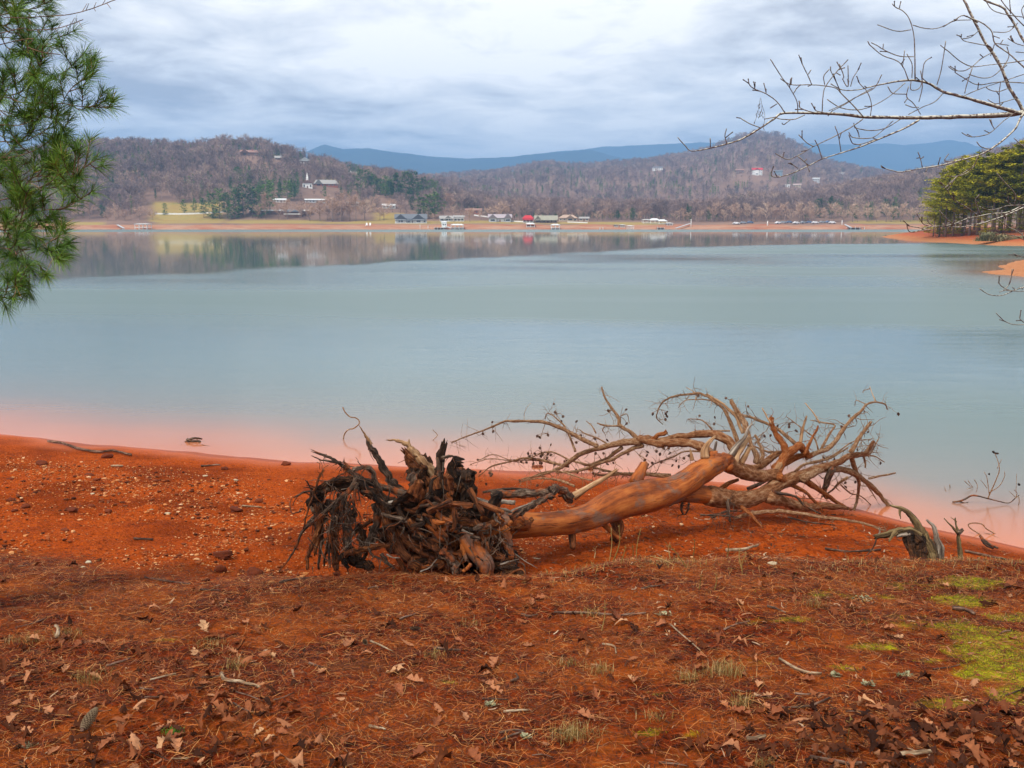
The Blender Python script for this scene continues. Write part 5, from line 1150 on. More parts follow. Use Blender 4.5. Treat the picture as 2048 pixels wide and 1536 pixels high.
# ---- root plate
RT = [
 # big roots first: zone, points, r0, r1, d0, d1, material, fluting, jag
 ('A', [(1400, 640), (1180, 560), (900, 480), (700, 370), (560, 270), (440, 195), (290, 140)], 70, 16, 7.6, 7.5, 'g', .22, .05),
 ('A', [(560, 250), (450, 235), (330, 215), (272, 188)], 26, 9, 7.5, 7.45, 'g', .2, .03), ('A', [(650, 310), (615, 265), (590, 235)], 30, 12, 7.5, 7.5, 'g', .2, .03),
 ('A', [(1280, 640), (1200, 560), (1100, 440), (1030, 320), (960, 200), (900, 100), (860, 30)], 86, 40, 7.75, 7.75, 'g', .12, .04),
 ('5', [(705, 450), (680, 410), (655, 370), (632, 332)], 22, 4, 7.75, 7.75, 'p', .2, .02),
 ('B', [(420, 470), (330, 330), (240, 230), (160, 140), (90, 105), (0, 98)], 100, 10, 7.85, 7.8, 'p', .2, .03),
 ('B', [(215, 260), (195, 180), (183, 110)], 30, 10, 7.8, 7.8, 'p', .2, .02),
 ('B', [(400, 640), (330, 520), (260, 400), (200, 280), (165, 225)], 135, 50, 7.8, 7.75, 'r', .16, .06),
 ('B', [(260, 620), (240, 540), (235, 460), (215, 390)], 70, 50, 7.72, 7.72, 'k', .3, .05),
 ('B', [(500, 760), (490, 600), (480, 420), (480, 290), (505, 170)], 84, 34, 7.78, 7.72, 'k', .28, .06),
 ('B', [(500, 270), (560, 255), (630, 252)], 34, 6, 7.7, 7.7, 'g', .2, .02),
 ('B', [(610, 760), (610, 620), (610, 480), (615, 330), (640, 300)], 94, 44, 7.8, 7.75, 'k', .3, .05),
 ('B', [(740, 860), (740, 720), (745, 560), (755, 440), (765, 405)], 100, 56, 7.85, 7.75, 'k', .3, .05),
 ('B', [(560, 720), (555, 620), (540, 520)], 48, 36, 7.7, 7.68, 'o', .2, .03),
 ('B', [(800, 760), (760, 800), (820, 860), (900, 850)], 110, 60, 7.85, 7.9, 'k', .3, .04),
 # the grey mass to the left
 ('A', [(1180, 700), (1000, 640), (860, 560), (720, 470), (560, 470), (420, 520), (300, 600), (240, 680)], 66, 74, 7.55, 7.35, 'k', .3, .04),
 ('A', [(700, 440), (560, 430), (440, 460), (340, 510), (280, 540)], 44, 22, 7.4, 7.3, 'k', .3, .03),
 ('A', [(420, 520), (330, 560), (260, 620), (300, 740), (330, 860)], 60, 52, 7.35, 7.35, 'g', .3, .04),
 ('A', [(690, 330), (760, 310), (840, 300), (890, 330), (930, 430), (990, 560)], 36, 40, 7.45, 7.5, 'g', .2, 0),
 ('A', [(740, 400), (690, 500), (600, 600), (500, 680), (400, 770), (300, 860), (200, 940), (130, 1010), (80, 1140), (0, 1290), (-120, 1440)], 46, 9, 7.3, 7.2, 'g', .25, 0),
 ('A', [(370, 325), (320, 410), (285, 520), (240, 640), (195, 780), (150, 960)], 22, 14, 7.3, 7.2, 'r', .1, .02),
 ('A', [(280, 540), (200, 520), (150, 520)], 16, 6, 7.3, 7.2, 'g', .2, 0), ('A', [(260, 560), (160, 570), (80, 610), (20, 640), (0, 700), (10, 780)], 18, 7, 7.25, 7.1, 'g', .2, 0),
 ('A', [(240, 620), (170, 580), (110, 600), (60, 650), (30, 720)], 12, 5, 7.25, 7.15, 'g', .2, 0), ('A', [(300, 545), (240, 505), (180, 495)], 12, 5, 7.3, 7.2, 'g', .2, 0),
 ('A', [(740, 470), (640, 580), (590, 680), (570, 780)], 34, 22, 7.28, 7.25, 'g', .25, 0), ('A', [(740, 480), (710, 580), (700, 680), (680, 740)], 26, 12, 7.28, 7.22, 'g', .25, 0),
 ('A', [(745, 520), (760, 620), (780, 720)], 16, 6, 7.25, 7.2, 'g', .2, 0), ('A', [(560, 620), (500, 700), (470, 820), (440, 940), (420, 1040)], 24, 10, 7.28, 7.2, 'g', .2, 0),
 ('A', [(600, 780), (560, 860), (600, 980), (650, 1080), (680, 1190)], 30, 12, 7.3, 7.2, 'g', .25, 0),
 ('A', [(1080, 690), (1200, 690), (1320, 680), (1420, 650)], 34, 24, 7.4, 7.5, 'l', .25, 0), ('A', [(780, 560), (900, 600), (1000, 680), (1100, 740)], 34, 36, 7.35, 7.4, 'g', .3, 0),
 ('A', [(880, 560), (950, 640), (1040, 720), (1080, 800)], 30, 26, 7.35, 7.35, 'k', .3, 0), ('A', [(1110, 510), (1090, 580), (1070, 660)], 16, 14, 7.3, 7.3, 'g', .1, .01),
 # legs reaching down to the clay
 ('A', [(290, 700), (320, 860), (310, 980), (260, 1100), (230, 1200), (190, 1310), (190, 1420)], 58, 24, 7.35, 7.2, 'r', .15, 0),
 ('A', [(640, 700), (540, 860), (480, 1000), (490, 1150), (510, 1300), (510, 1420)], 80, 44, 7.5, 7.3, 'r', .25, 0),
 ('A', [(700, 780), (650, 900), (640, 1000), (620, 1120), (600, 1240)], 76, 54, 7.5, 7.35, 'g', .3, 0),
 ('A', [(420, 950), (440, 1090), (430, 1230), (440, 1400)], 30, 16, 7.3, 7.25, 'g', .2, 0), ('A', [(400, 1080), (340, 1130), (360, 1260), (420, 1330)], 14, 10, 7.25, 7.2, 'g', .1, 0),
 ('A', [(940, 700), (960, 860), (920, 1000), (870, 1110), (820, 1220)], 76, 50, 7.5, 7.35, 'g', .25, 0), ('A', [(900, 950), (960, 1040), (900, 1130)], 70, 50, 7.45, 7.4, 'g', .25, 0),
 ('A', [(780, 930), (720, 1000), (600, 1060)], 40, 30, 7.5, 7.5, 'k', .2, 0), ('A', [(900, 880), (820, 930), (740, 980)], 34, 26, 7.5, 7.5, 'r', .2, 0),
 ('A', [(1050, 820), (1090, 960), (1140, 1100), (1220, 1220), (1330, 1340), (1400, 1400)], 96, 74, 7.45, 7.25, 'r', .2, 0),
 ('A', [(1100, 1160), (1000, 1160), (880, 1190), (760, 1210), (640, 1240), (560, 1300)], 40, 50, 7.35, 7.3, 'r', .3, 0),
 ('A', [(620, 1220), (720, 1320), (820, 1370), (900, 1390)], 90, 50, 7.4, 7.35, 'k', .3, 0), ('A', [(560, 1250), (600, 1330), (640, 1400)], 44, 20, 7.3, 7.3, 'k', .3, 0),
 ('A', [(1000, 1250), (1060, 1330), (1140, 1410)], 34, 20, 7.25, 7.2, 'g', .2, 0), ('A', [(860, 1180), (900, 1260), (980, 1300), (1100, 1390)], 24, 12, 7.3, 7.2, 'g', .2, 0),
 ('A', [(1060, 1255), (1130, 1290), (1200, 1290)], 14, 9, 7.2, 7.2, 'l', .1, 0), ('A', [(550, 1230), (640, 1150), (730, 1080), (800, 1120), (960, 1140)], 5, 4, 7.15, 7.2, 'l', 0, 0),
 # heart of the plate
 ('B', [(0, 840), (130, 880), (260, 940), (400, 980), (540, 960)], 110, 90, 7.5, 7.55, 'r', .3, 0), ('B', [(0, 740), (120, 740), (240, 760), (340, 800), (460, 800)], 70, 90, 7.5, 7.55, 'k', .3, 0),
 ('B', [(80, 960), (180, 1060), (300, 1150), (400, 1230), (480, 1290)], 80, 80, 7.4, 7.35, 'r', .3, 0), ('B', [(160, 880), (280, 1000), (380, 1100), (460, 1180)], 60, 60, 7.35, 7.3, 'r', .35, 0),
 ('B', [(400, 900), (470, 1010), (520, 1120), (540, 1240), (560, 1350)], 90, 80, 7.5, 7.35, 'r', .3, 0), ('B', [(300, 860), (380, 900), (440, 960)], 60, 50, 7.35, 7.35, 'g', .4, 0),
 ('B', [(560, 860), (600, 980), (600, 1100), (560, 1200)], 90, 80, 7.55, 7.45, 'r', .3, 0), ('B', [(480, 1180), (560, 1220), (620, 1280), (640, 1370)], 70, 60, 7.25, 7.25, 'g', .35, 0),
 ('B', [(240, 1250), (340, 1260), (430, 1300)], 100, 80, 7.4, 7.35, 'r', .2, 0), ('B', [(560, 880), (700, 900), (840, 920)], 90, 80, 7.6, 7.6, 'r', .3, 0),
 ('B', [(640, 960), (760, 980), (880, 960), (1000, 900), (1080, 860)], 66, 60, 7.45, 7.6, 'r', .25, 0), ('B', [(860, 1010), (960, 960), (1060, 910), (1180, 880), (1300, 880)], 90, 130, 7.6, 7.8, 'o', .12, 0),
 ('B', [(760, 1060), (880, 1090), (1000, 1090), (1120, 1060)], 100, 90, 7.7, 7.7, 'r', .2, 0), ('B', [(1100, 1000), (1140, 1120), (1170, 1230)], 90, 34, 7.6, 7.5, 'o', .2, 0),
 ('B', [(880, 1180), (980, 1180), (1080, 1240)], 70, 60, 7.5, 7.45, 'r', .3, 0), ('B', [(1000, 1300), (1100, 1330), (1200, 1350), (1270, 1370)], 60, 50, 7.45, 7.4, 'k', .3, 0),
 ('B', [(690, 960), (740, 985), (790, 1000)], 20, 12, 7.25, 7.25, 'l', .2, .01), ('B', [(700, 1360), (740, 1330), (770, 1290)], 26, 30, 7.2, 7.25, 'o', .1, 0),
 ('B', [(1000, 1400), (1120, 1400), (1210, 1350), (1280, 1350), (1310, 1440)], 18, 16, 7.25, 7.15, 'r', .1, 0), ('B', [(1060, 1290), (1160, 1260), (1240, 1240)], 14, 6, 7.3, 7.3, 'l', .1, 0),
 ('B', [(1200, 1190), (1300, 1260), (1420, 1330)], 8, 4, 7.3, 7.2, 'l', 0, 0), ('B', [(660, 1200), (700, 1290), (720, 1340)], 12, 8, 7.2, 7.2, 'r', 0, 0), ('B', [(290, 1360), (380, 1320), (450, 1240)], 12, 8, 7.2, 7.25, 'l', 0, 0),
 ('B', [(510, 310), (505, 480), (515, 620), (500, 760), (480, 980), (478, 1130)], 4, 3, 7.5, 7.2, 'l', 0, 0), ('B', [(680, 440), (650, 560), (630, 640)], 4, 3, 7.55, 7.55, 'l', 0, 0), ('B', [(530, 580), (540, 660), (550, 740)], 14, 10, 7.55, 7.5, 'p', .2, 0),
 # silver roots at the right top
 ('B', [(820, 650), (900, 690), (1000, 740), (1060, 790), (1020, 850), (1060, 900)], 18, 8, 7.6, 7.5, 'l', .2, 0), ('B', [(840, 660), (960, 700), (1080, 690), (1180, 700)], 24, 34, 7.75, 7.8, 'l', .3, .02),
 ('B', [(930, 735), (990, 760), (1040, 800)], 14, 6, 7.5, 7.5, 'l', .1, 0), ('B', [(940, 770), (1020, 760), (1100, 770), (1170, 790)], 30, 20, 7.55, 7.55, 'l', .35, 0), ('B', [(1000, 800), (1010, 860), (1060, 890)], 12, 7, 7.5, 7.45, 'l', .1, 0),
 ('B', [(1160, 850), (1240, 790), (1320, 740), (1400, 700), (1480, 660), (1540, 640)], 52, 40, 7.6, 7.75, 'g', .3, .03), ('B', [(1120, 800), (1200, 760), (1300, 720), (1400, 680)], 16, 8, 7.55, 7.7, 'l', .2, 0),
 ('B', [(820, 740), (900, 770), (1000, 820), (1060, 880)], 60, 50, 7.7, 7.65, 'k', .3, 0), ('6', [(150, 800), (300, 795), (420, 790), (540, 790)], 34, 44, 8.0, 8.2, 'g', .3, 0),
 ('6', [(90, 785), (200, 765), (330, 760), (450, 770)], 14, 12, 8.2, 8.4, 'g', .3, 0), ('6', [(550, 790), (600, 760), (660, 780), (690, 830)], 40, 50, 8.2, 8.4, 'g', .2, .02), ('6', [(560, 830), (570, 790), (550, 760)], 20, 8, 8.1, 8.1, 'k', .2, .02),
 ('5', [(1830, 970), (1760, 1000), (1690, 1030)], 30, 40, 7.8, 7.7, 'r', .2, 0),
]
MKR = {'g': M_GREYROOT, 'r': M_REDROOT, 'k': M_BLACK, 'o': M_ORANGE, 'p': M_PALE, 'l': M_GREYPALE}
rr_ = random.Random(9)
for ri, (zid, pts, r0, r1, d0, d1, mk, fl, jg) in enumerate(RT):
    s_ = ZO[zid][2]
    pts_, rad_ = curve(zid, pts, r0 * (.66 if mk != 'k' else .8), r1 * (.62 if mk != 'k' else .85), d0, d1)
    big = r0 > 30
    def _(g):
        p, r, T = tube(g, pts_, rad_, 22 if big else 10, 7, .17 if big else .10, fl * 1.15, rr_.randint(3, 6), 2.0, wig=.34, jag=jg * 1.5)
        if mk in 'grk' and r0 > 18:
            for k in range(rr_.randint(2, 6)):
                i = rr_.randrange(2, len(p) - 1); q = p[i] + np.array([rr_.gauss(0, 1), -abs(rr_.gauss(0, 1)), rr_.gauss(0, 1)]) * r[i] * .5; L = rr_.uniform(.04, .16); d = np.array([rr_.gauss(-.2, .7), rr_.gauss(-.3, .4), rr_.gauss(-.6, .5)]); d /= np.linalg.norm(d); pp = [q]
                for s_ in range(3): d = d + np.array([rr_.gauss(0, .4), rr_.gauss(0, .3), rr_.gauss(-.1, .3)]); d /= np.linalg.norm(d); pp.append(pp[-1] + d * L / 3)
                t0 = rr_.uniform(.002, .0065); tube(g, pp, [t0, t0 * .8, t0 * .5, t0 * .3], 5, 2, .1)
    piece('root', MKR[mk], _, smooth=mk not in 'k')
# sawn looking fat root pointing at the viewer
def _(g):
    pts, rad = curve('B', [(720, 1010), (770, 1090), (830, 1170), (890, 1240), (925, 1300), (925, 1370), (915, 1400)], 68, 56, 7.4, 7.3)
    rad = [q / 4.8 * p_[1] / F for q, p_ in zip([78, 88, 92, 92, 84, 72, 50], pts)]
    tube(g, pts, rad, 24, 6, .05, .07, 4, jag=.03)
o = piece('cut_root', M_ORANGE, _); tag(o, 'thick smooth orange root stub with a broken end')
# soil packed between the roots
def _(g):
    for (zx, zy, rx, rz, Y) in ((480, 900, 300, 330, 7.85), (300, 1150, 260, 190, 7.7), (760, 1120, 330, 230, 7.95), (560, 620, 200, 200, 8.0), (640, 480, 160, 150, 7.98), (320, 420, 110, 190, 7.95), (700, 700, 160, 260, 8.0), (950, 1000, 240, 200, 8.05), (1000, 1250, 260, 150, 7.8), (300, 640, 110, 120, 7.95), (60, 980, 180, 200, 7.85)):
        (x, y, z), mp = P(780 + zx / 4.8, 860 + zy / 4.8, Y); rx *= mp / 4.8 * .78; rz *= mp / 4.8 * .78
        nu, nv = 30, 20; th = np.linspace(0, 2 * np.pi, nu, endpoint=False); ph = np.linspace(0.05, np.pi - 0.05, nv)
        TH, PH = np.meshgrid(th, ph); dx = np.cos(TH) * np.sin(PH); dy = np.sin(TH) * np.sin(PH); dz = np.cos(PH)
        d_ = 1 + .30 * fbm(dx * 2.2 + zx, dz * 2.2 + dy, 4, 131) + .30 * np.abs(fbm(dx * 6 + zy, dz * 4 + dy * 3, 3, 133))
        V = np.stack([x + dx * rx * d_, y + dy * .26 * d_, z + dz * rz * d_], -1).reshape(-1, 3)
        i = np.arange(nv - 1)[:, None] * nu + np.arange(nu)[None]; j = np.arange(nv - 1)[:, None] * nu + (np.arange(nu)[None] + 1) % nu
        g.add(V, np.stack([i, i + nu, j + nu, j], -1).reshape(-1, 4), tuv=V)
m, nt, b = newmat('root_soil'); b.inputs['Roughness'].default_value = .95; b.inputs['Specular IOR Level'].default_value = .1
n1_ = noise(nt, pos(nt), 11, 6, .7, .8); n2_ = noise(nt, mapping(nt, pos(nt), scale=(1, 1, 2.5)), 34, 5, .7)
c_ = ramp(nt, mth(nt, 'ADD', mth(nt, 'MULTIPLY', n1_, .6), mth(nt, 'MULTIPLY', n2_, .4)), [(.38, (.010, .007, .006)), (.48, (.045, .022, .013)), (.56, (.18, .062, .025)), (.66, (.40, .12, .035)), (.8, (.5, .19, .07))])
setc(nt, b, c_); bump(nt, b, mth(nt, 'ADD', n1_, n2_), 1.0, .04)
piece('root_plate', m, _)
# fine hair roots all over
def _(g):
    for k in range(320):
        if k < 170: zx, zy = rr_.gauss(560, 200), rr_.gauss(760, 240); zid = 'A'; Y = rr_.uniform(7.15, 7.45)
        else: zx, zy = rr_.uniform(0, 1250), rr_.gauss(1080, 160); zid = 'B'; Y = rr_.uniform(7.2, 7.5)
        ox, oy, s = ZO[zid]; px, py = ox + zx / s, oy + zy / s
        if py > 1140 or px > 1035 or px < 585: continue
        (x, y, z), mp = P(px, py, Y); d = np.array([rr_.gauss(0, .6), rr_.gauss(-.1, .4), rr_.gauss(-.6, .5)]); d /= np.linalg.norm(d); pp = [np.array([x, y, z])]; L = rr_.uniform(.06, .22)
        for s_ in range(4): d = d + np.array([rr_.gauss(0, .35), rr_.gauss(0, .3), rr_.gauss(-.1, .3)]); d /= np.linalg.norm(d); pp.append(pp[-1] + d * L / 4)
        t0 = rr_.uniform(.0018, .006); tube(g, pp, [t0, t0, t0 * .8, t0 * .6, t0 * .4], 5, 2, .1)
tag(piece('hair_roots', M_GREYROOT, _), kind='stuff')
# thick drooping roots that fill the left of the plate
rd = random.Random(41)
for k in range(17):
    xs = rd.uniform(240, 1080); top = 520 + abs(xs - 760) * .18 + rd.uniform(0, 160); bot = rd.uniform(950, 1400) if rd.random() < .6 else rd.uniform(760, 1000)
    if 720 < xs < 930 and bot > 800: top = rd.uniform(980, 1050); bot = rd.uniform(1200, 1400)
    dx = (xs - 700) * .18 + rd.gauss(0, 40); pts = [(xs, top), (xs + dx * .4 + rd.gauss(0, 20), top + (bot - top) * .35), (xs + dx * .7 + rd.gauss(0, 25), top + (bot - top) * .7), (xs + dx, bot)]
    pts_, rad_ = curve('A', pts, rd.uniform(16, 62), rd.uniform(10, 26), 7.5, 7.38)
    piece('root', rd.choice([M_BLACK, M_GREYROOT, M_REDROOT, M_GREYROOT]), lambda g: tube(g, pts_, rad_, 11, 6, .18, .3, 4, 2.0, wig=.4, jag=.03))
# torn splinters and flakes of wood in the heart of the plate
SPL = []
for k in range(150):
    zx, zy = rr_.gauss(430, 280), rr_.gauss(900, 260)
    if not (0 < zx < 1200 and 300 < zy < 1330) or (zy < 640 and not 160 < zx < 790): continue
    SPL.append((zx, zy))
for zx, zy in SPL:
    (x, y, z), mp = P(780 + zx / 4.8, 860 + zy / 4.8, rr_.uniform(7.28, 7.55)); a = rr_.gauss(.2, .7) if zy > 640 else rr_.gauss(1.5, .3); L = rr_.uniform(.06, .22); d = np.array([math.cos(a), rr_.gauss(-.15, .2), -math.sin(a) if zy > 640 else math.sin(a)]); d /= np.linalg.norm(d)
    q = np.array([x, y, z]); mm_ = q + d * L * .5 + np.array([rr_.gauss(0, .015), rr_.gauss(0, .01), rr_.gauss(0, .015)]); w_ = rr_.uniform(.010, .030)
    piece('splinter', rr_.choice([M_REDROOT, M_REDROOT, M_GREYROOT, M_BLACK, M_ORANGE]), lambda g: tube(g, [q - d * L * .5, mm_, q + d * L * .5], [w_, w_ * .9, w_ * .25], 6, 4, .22, .3, 3, wig=.35, jag=.07, wmul=1.7), smooth=False)

# ================================================================== STUMP AND STAKE ON THE RIGHT
def thing_from(name, label, cat, origin, group=None):
    e = empty(name, origin); tag(e, label, cat, group); return e
def parts_from(e, lst, mats, scale=1.0):
    loc = np.array(e.location)
    for (nm, zid, pts, r0, r1, d0, d1, mk, fl, jg) in lst:
        p_, r_ = curve(zid, pts, r0, r1, d0, d1); g = Geo(); tube(g, p_, [q * scale for q in r_], 20 if r0 > 20 else 8, 6, .08, fl, 6, .4, wig=.15, jag=jg)
        for i, v in enumerate(g.V): g.V[i] = v - loc
        g.build(nm, mats[mk], e)
SM = {'s': M_STUMP, 'k': M_BLACK, 'g': M_GREYPALE, 'r': M_GREYROOT, 'p': M_PALE, 't': M_BARKT}
e = thing_from('tree_stump', 'weathered grey stump on the grassy bank edge with an arched claw like root reaching left', 'stump', G(1850, 1128))
parts_from(e, [
 ('body', '8', [(1075, 1285), (1060, 1200), (1030, 1100), (990, 1020), (960, 950)], 84, 36, 7.55, 7.62, 's', .16, 0),
 ('body_base', '8', [(960, 1285), (965, 1200), (960, 1110), (935, 1040)], 62, 58, 7.52, 7.58, 'k', .3, 0),
 ('root', '8', [(975, 1010), (940, 920), (895, 850), (835, 785), (765, 748), (690, 728)], 44, 10, 7.6, 7.7, 's', .16, .02),
 ('root', '8', [(770, 760), (765, 800), (772, 838)], 16, 4, 7.68, 7.66, 's', .2, .02),
 ('root', '8', [(960, 1020), (880, 975), (780, 965), (690, 990), (610, 1010), (540, 1022)], 42, 22, 7.58, 7.6, 's', .2, .03),
 ('root', '8', [(730, 985), (690, 1020), (665, 1065)], 24, 6, 7.55, 7.5, 's', .2, .02), ('root', '8', [(860, 1000), (790, 1010), (740, 1020)], 26, 12, 7.54, 7.54, 'g', .2, .02),
 ('root', '8', [(545, 1015), (532, 1080), (500, 1145), (445, 1205)], 9, 4, 7.6, 7.5, 'r', 0, 0), ('root', '8', [(545, 1025), (575, 980), (570, 940)], 10, 5, 7.6, 7.6, 'g', 0, .01),
 ('leg', '8', [(900, 1275), (893, 1190), (870, 1110), (845, 1040), (860, 985)], 30, 46, 7.5, 7.56, 'k', .3, 0),
 ('prong', '8', [(1140, 1240), (1150, 1130), (1120, 1050), (1110, 990), (1085, 920), (1030, 868)], 44, 10, 7.58, 7.66, 'g', .2, .02),
], SM)
e = thing_from('wooden_stake', 'thin upright splintered stake beside the stump', 'stake', G(1922, 1128))
parts_from(e, [('stem', '8', [(1352, 1285), (1345, 1180), (1330, 1060), (1325, 980), (1308, 920), (1298, 858)], 26, 6, 7.5, 7.6, 's', .25, .02),
 ('side_splinter', '8', [(1318, 990), (1270, 930), (1235, 895), (1193, 850)], 14, 4, 7.55, 7.55, 's', .2, .01), ('side_splinter', '8', [(1312, 880), (1280, 855), (1255, 840)], 6, 3, 7.6, 7.6, 's', .1, 0), ('knot', '8', [(1325, 985), (1350, 975), (1362, 960)], 26, 14, 7.55, 7.55, 'r', .3, .02)], SM)
# drifting branches
def drift(name, label, cat, lst, org, group=None):
    e = thing_from(name, label, cat, org, group); parts_from(e, lst, SM); return e
wY = lambda zid, zx, zy: W(ZO[zid][0] + zx / ZO[zid][2], ZO[zid][1] + zy / ZO[zid][2], 0.0)[1]
y0 = wY('8', 1270, 700); y1 = wY('8', 1820, 720)
drift('branch_in_water', 'thin dark branch with upright twigs standing in the shallow water on the right', 'branch', [
 ('stem', '8', [(1272, 692), (1350, 680), (1400, 660), (1470, 628), (1580, 650), (1700, 680), (1810, 700), (1880, 650), (1912, 625)], 9, 4, y0, y1, 'r', 0, 0),
 ('twig', '8', [(1612, 655), (1650, 570), (1690, 480), (1722, 380), (1705, 290), (1672, 212)], 6, 3, y0, y0, 't', 0, 0), ('twig', '8', [(1625, 600), (1720, 540), (1770, 450), (1772, 400)], 4, 2.5, y0, y0, 't', 0, 0),
 ('twig', '8', [(1625, 620), (1612, 520), (1600, 450), (1575, 400)], 4, 2.5, y0, y0, 't', 0, 0), ('twig', '8', [(1605, 560), (1560, 500), (1540, 480)], 3.5, 2, y0, y0, 't', 0, 0), ('twig', '8', [(1700, 370), (1735, 300), (1740, 280)], 3, 2, y0, y0, 't', 0, 0),
 ('twig', '8', [(1870, 655), (1905, 640), (1912, 700), (1900, 725)], 4, 3, y1, y1, 't', 0, 0), ('twig', '8', [(1880, 650), (1890, 600), (1860, 575)], 4, 2.5, y1, y1, 't', 0, 0), ('twig', '8', [(1870, 640), (1830, 600), (1815, 592)], 3.5, 2, y1, y1, 't', 0, 0), ('twig', '8', [(1880, 600), (1885, 500), (1888, 420)], 2.5, 1.5, y1, y1, 't', 0, 0),
 ('twig', '8', [(1340, 690), (1400, 700), (1422, 690)], 5, 3, y0, y0, 'r', 0, 0),
 ('pine_cone', '8', [(1662, 205), (1668, 215), (1672, 222)], 10, 8, y0, y0, 'k', .3, 0), ('pine_cone', '8', [(1685, 220), (1698, 226), (1708, 224)], 10, 8, y0, y0, 'k', .3, 0), ('pine_cone', '8', [(1620, 418), (1626, 424)], 9, 9, y0, y0, 'k', .3, 0), ('pine_cone', '8', [(1905, 520), (1914, 526)], 11, 10, y1, y1, 'k', .3, 0)], (*W(1900, 1003, 0), 0.0))
ya = wY('8', 1460, 560)
for lst, l, ox in (([((1075, 575), (1130, 600), (1185, 632)), ((1185, 632), (1130, 665), (1070, 695)), ((1120, 595), (1140, 630), (1165, 640))], 'leftmost small forked twig poking out of the shallow water', 1130),
                   ([((1245, 525), (1250, 580), (1235, 640)), ((1235, 640), (1215, 600), (1195, 545)), ((1235, 640), (1245, 680), (1240, 715))], 'upright forked twig in the water left of the longer branch', 1235),
                   ([((1385, 488), (1430, 530), (1468, 550)), ((1420, 485), (1445, 520), (1470, 548)), ((1390, 585), (1430, 560), (1468, 550)), ((1480, 475), (1510, 530), (1500, 600))], 'small twig fan poking out of the water above the longer branch', 1450)):
    drift('twig_in_water', l, 'twig', [('stem' if k == 0 else 'twig', '8', list(q), 3.5, 2, ya, ya, 't', 0, 0) for k, q in enumerate(lst)], (*W(1640 + ox / 4.8, 990, 0), 0), 'twigs in the shallow water')
yb = wY('8', 1600, 1000)
drift('fallen_twig', 'looping orange twig lying half in the water at the right shore', 'twig', [('stem', '8', [(1775, 1072), (1700, 1010), (1600, 950), (1555, 905), (1480, 893), (1425, 905), (1440, 940), (1500, 980), (1545, 1003), (1620, 1000), (1700, 1030), (1770, 1068)], 6, 5, yb, yb, 't', 0, 0)], (*W(1970, 1070, 0), 0))
drift('driftwood', 'small dark driftwood lump on the wet clay at the right shore', 'driftwood', [('chunk', '8', [(1540, 1020), (1580, 1065), (1640, 1105), (1700, 1130)], 16, 12, 9.3, 9.0, 'r', .3, .02), ('chunk', '8', [(1555, 1060), (1600, 1110), (1660, 1135)], 12, 8, 9.2, 8.9, 'k', .3, .02)], G(1975, 1090))
yc = W(385, 884, 0)[1]
drift('driftwood', 'small tangle of driftwood standing in the shallow water on the left', 'driftwood', [
 ('chunk', 'L', [(1360, 378), (1390, 360), (1430, 352), (1478, 358)], 9, 6, yc, yc, 'r', .2, 0), ('chunk', 'L', [(1365, 360), (1400, 375), (1440, 372), (1465, 378)], 10, 8, yc, yc, 'r', .2, 0), ('chunk', 'L', [(1395, 360), (1420, 352), (1445, 362)], 4, 3, yc, yc, 'p', .1, 0),
 ('twig', 'L', [(1340, 385), (1365, 376), (1385, 378)], 4, 3, yc, yc, 'r', 0, 0), ('twig', 'L', [(1380, 380), (1385, 400), (1380, 415)], 3, 2, yc, yc, 'r', 0, 0), ('twig', 'L', [(1330, 395), (1320, 405), (1318, 412)], 3, 2, yc, yc, 'r', 0, 0), ('twig', 'L', [(1455, 375), (1458, 395), (1462, 405)], 3, 2, yc, yc, 'r', 0, 0)], (*W(385, 884, 0), 0))
drift('floating_stick', 'short dark stick floating beside the driftwood tangle on the left', 'stick', [('stick', 'L', [(1478, 403), (1520, 412), (1560, 420), (1608, 430)], 4, 6, yc * .985, yc * .975, 'r', .1, 0)], (*W(420, 892, 0), 0))
# ================================================================== NEAR TREES AT THE EDGES OF THE VIEW
# ---- leafless tree on the right, trunk just outside the view
NX, NY_ = 3.75, 5.3; nz = float(ground_z(NX, NY_))
NT = empty('bare_tree', (NX, NY_, nz)); NL = np.array(NT.location)
tag(NT, 'leafless lichen speckled tree reaching in from the right edge over the water', 'bare tree')
m, nt, b = newmat('lichen_bark'); b.inputs['Roughness'].default_value = .9
a_ = noise(nt, pos(nt), 38, 5, .75); l_ = noise(nt, pos(nt), 60, 3, .6)
c_ = ramp(nt, a_, [(.35, (.035, .022, .022)), (.6, (.13, .085, .078))])
sp_ = nt.nodes.new('ShaderNodeSeparateXYZ'); nt.links.new(nt.nodes.new('ShaderNodeNewGeometry').outputs['Normal'], sp_.inputs[0])
c_ = mix(nt, mth(nt, 'MULTIPLY', mth(nt, 'MULTIPLY', ramp(nt, l_, [(.42, 0), (.52, .95)]), attr(nt, 'rnd')), ramp(nt, sp_.outputs[2], [(.0, .15), (.5, 1)])), c_, (.62, .60, .50)); setc(nt, b, c_); bump(nt, b, a_, .6, .004); M_LICHEN = m
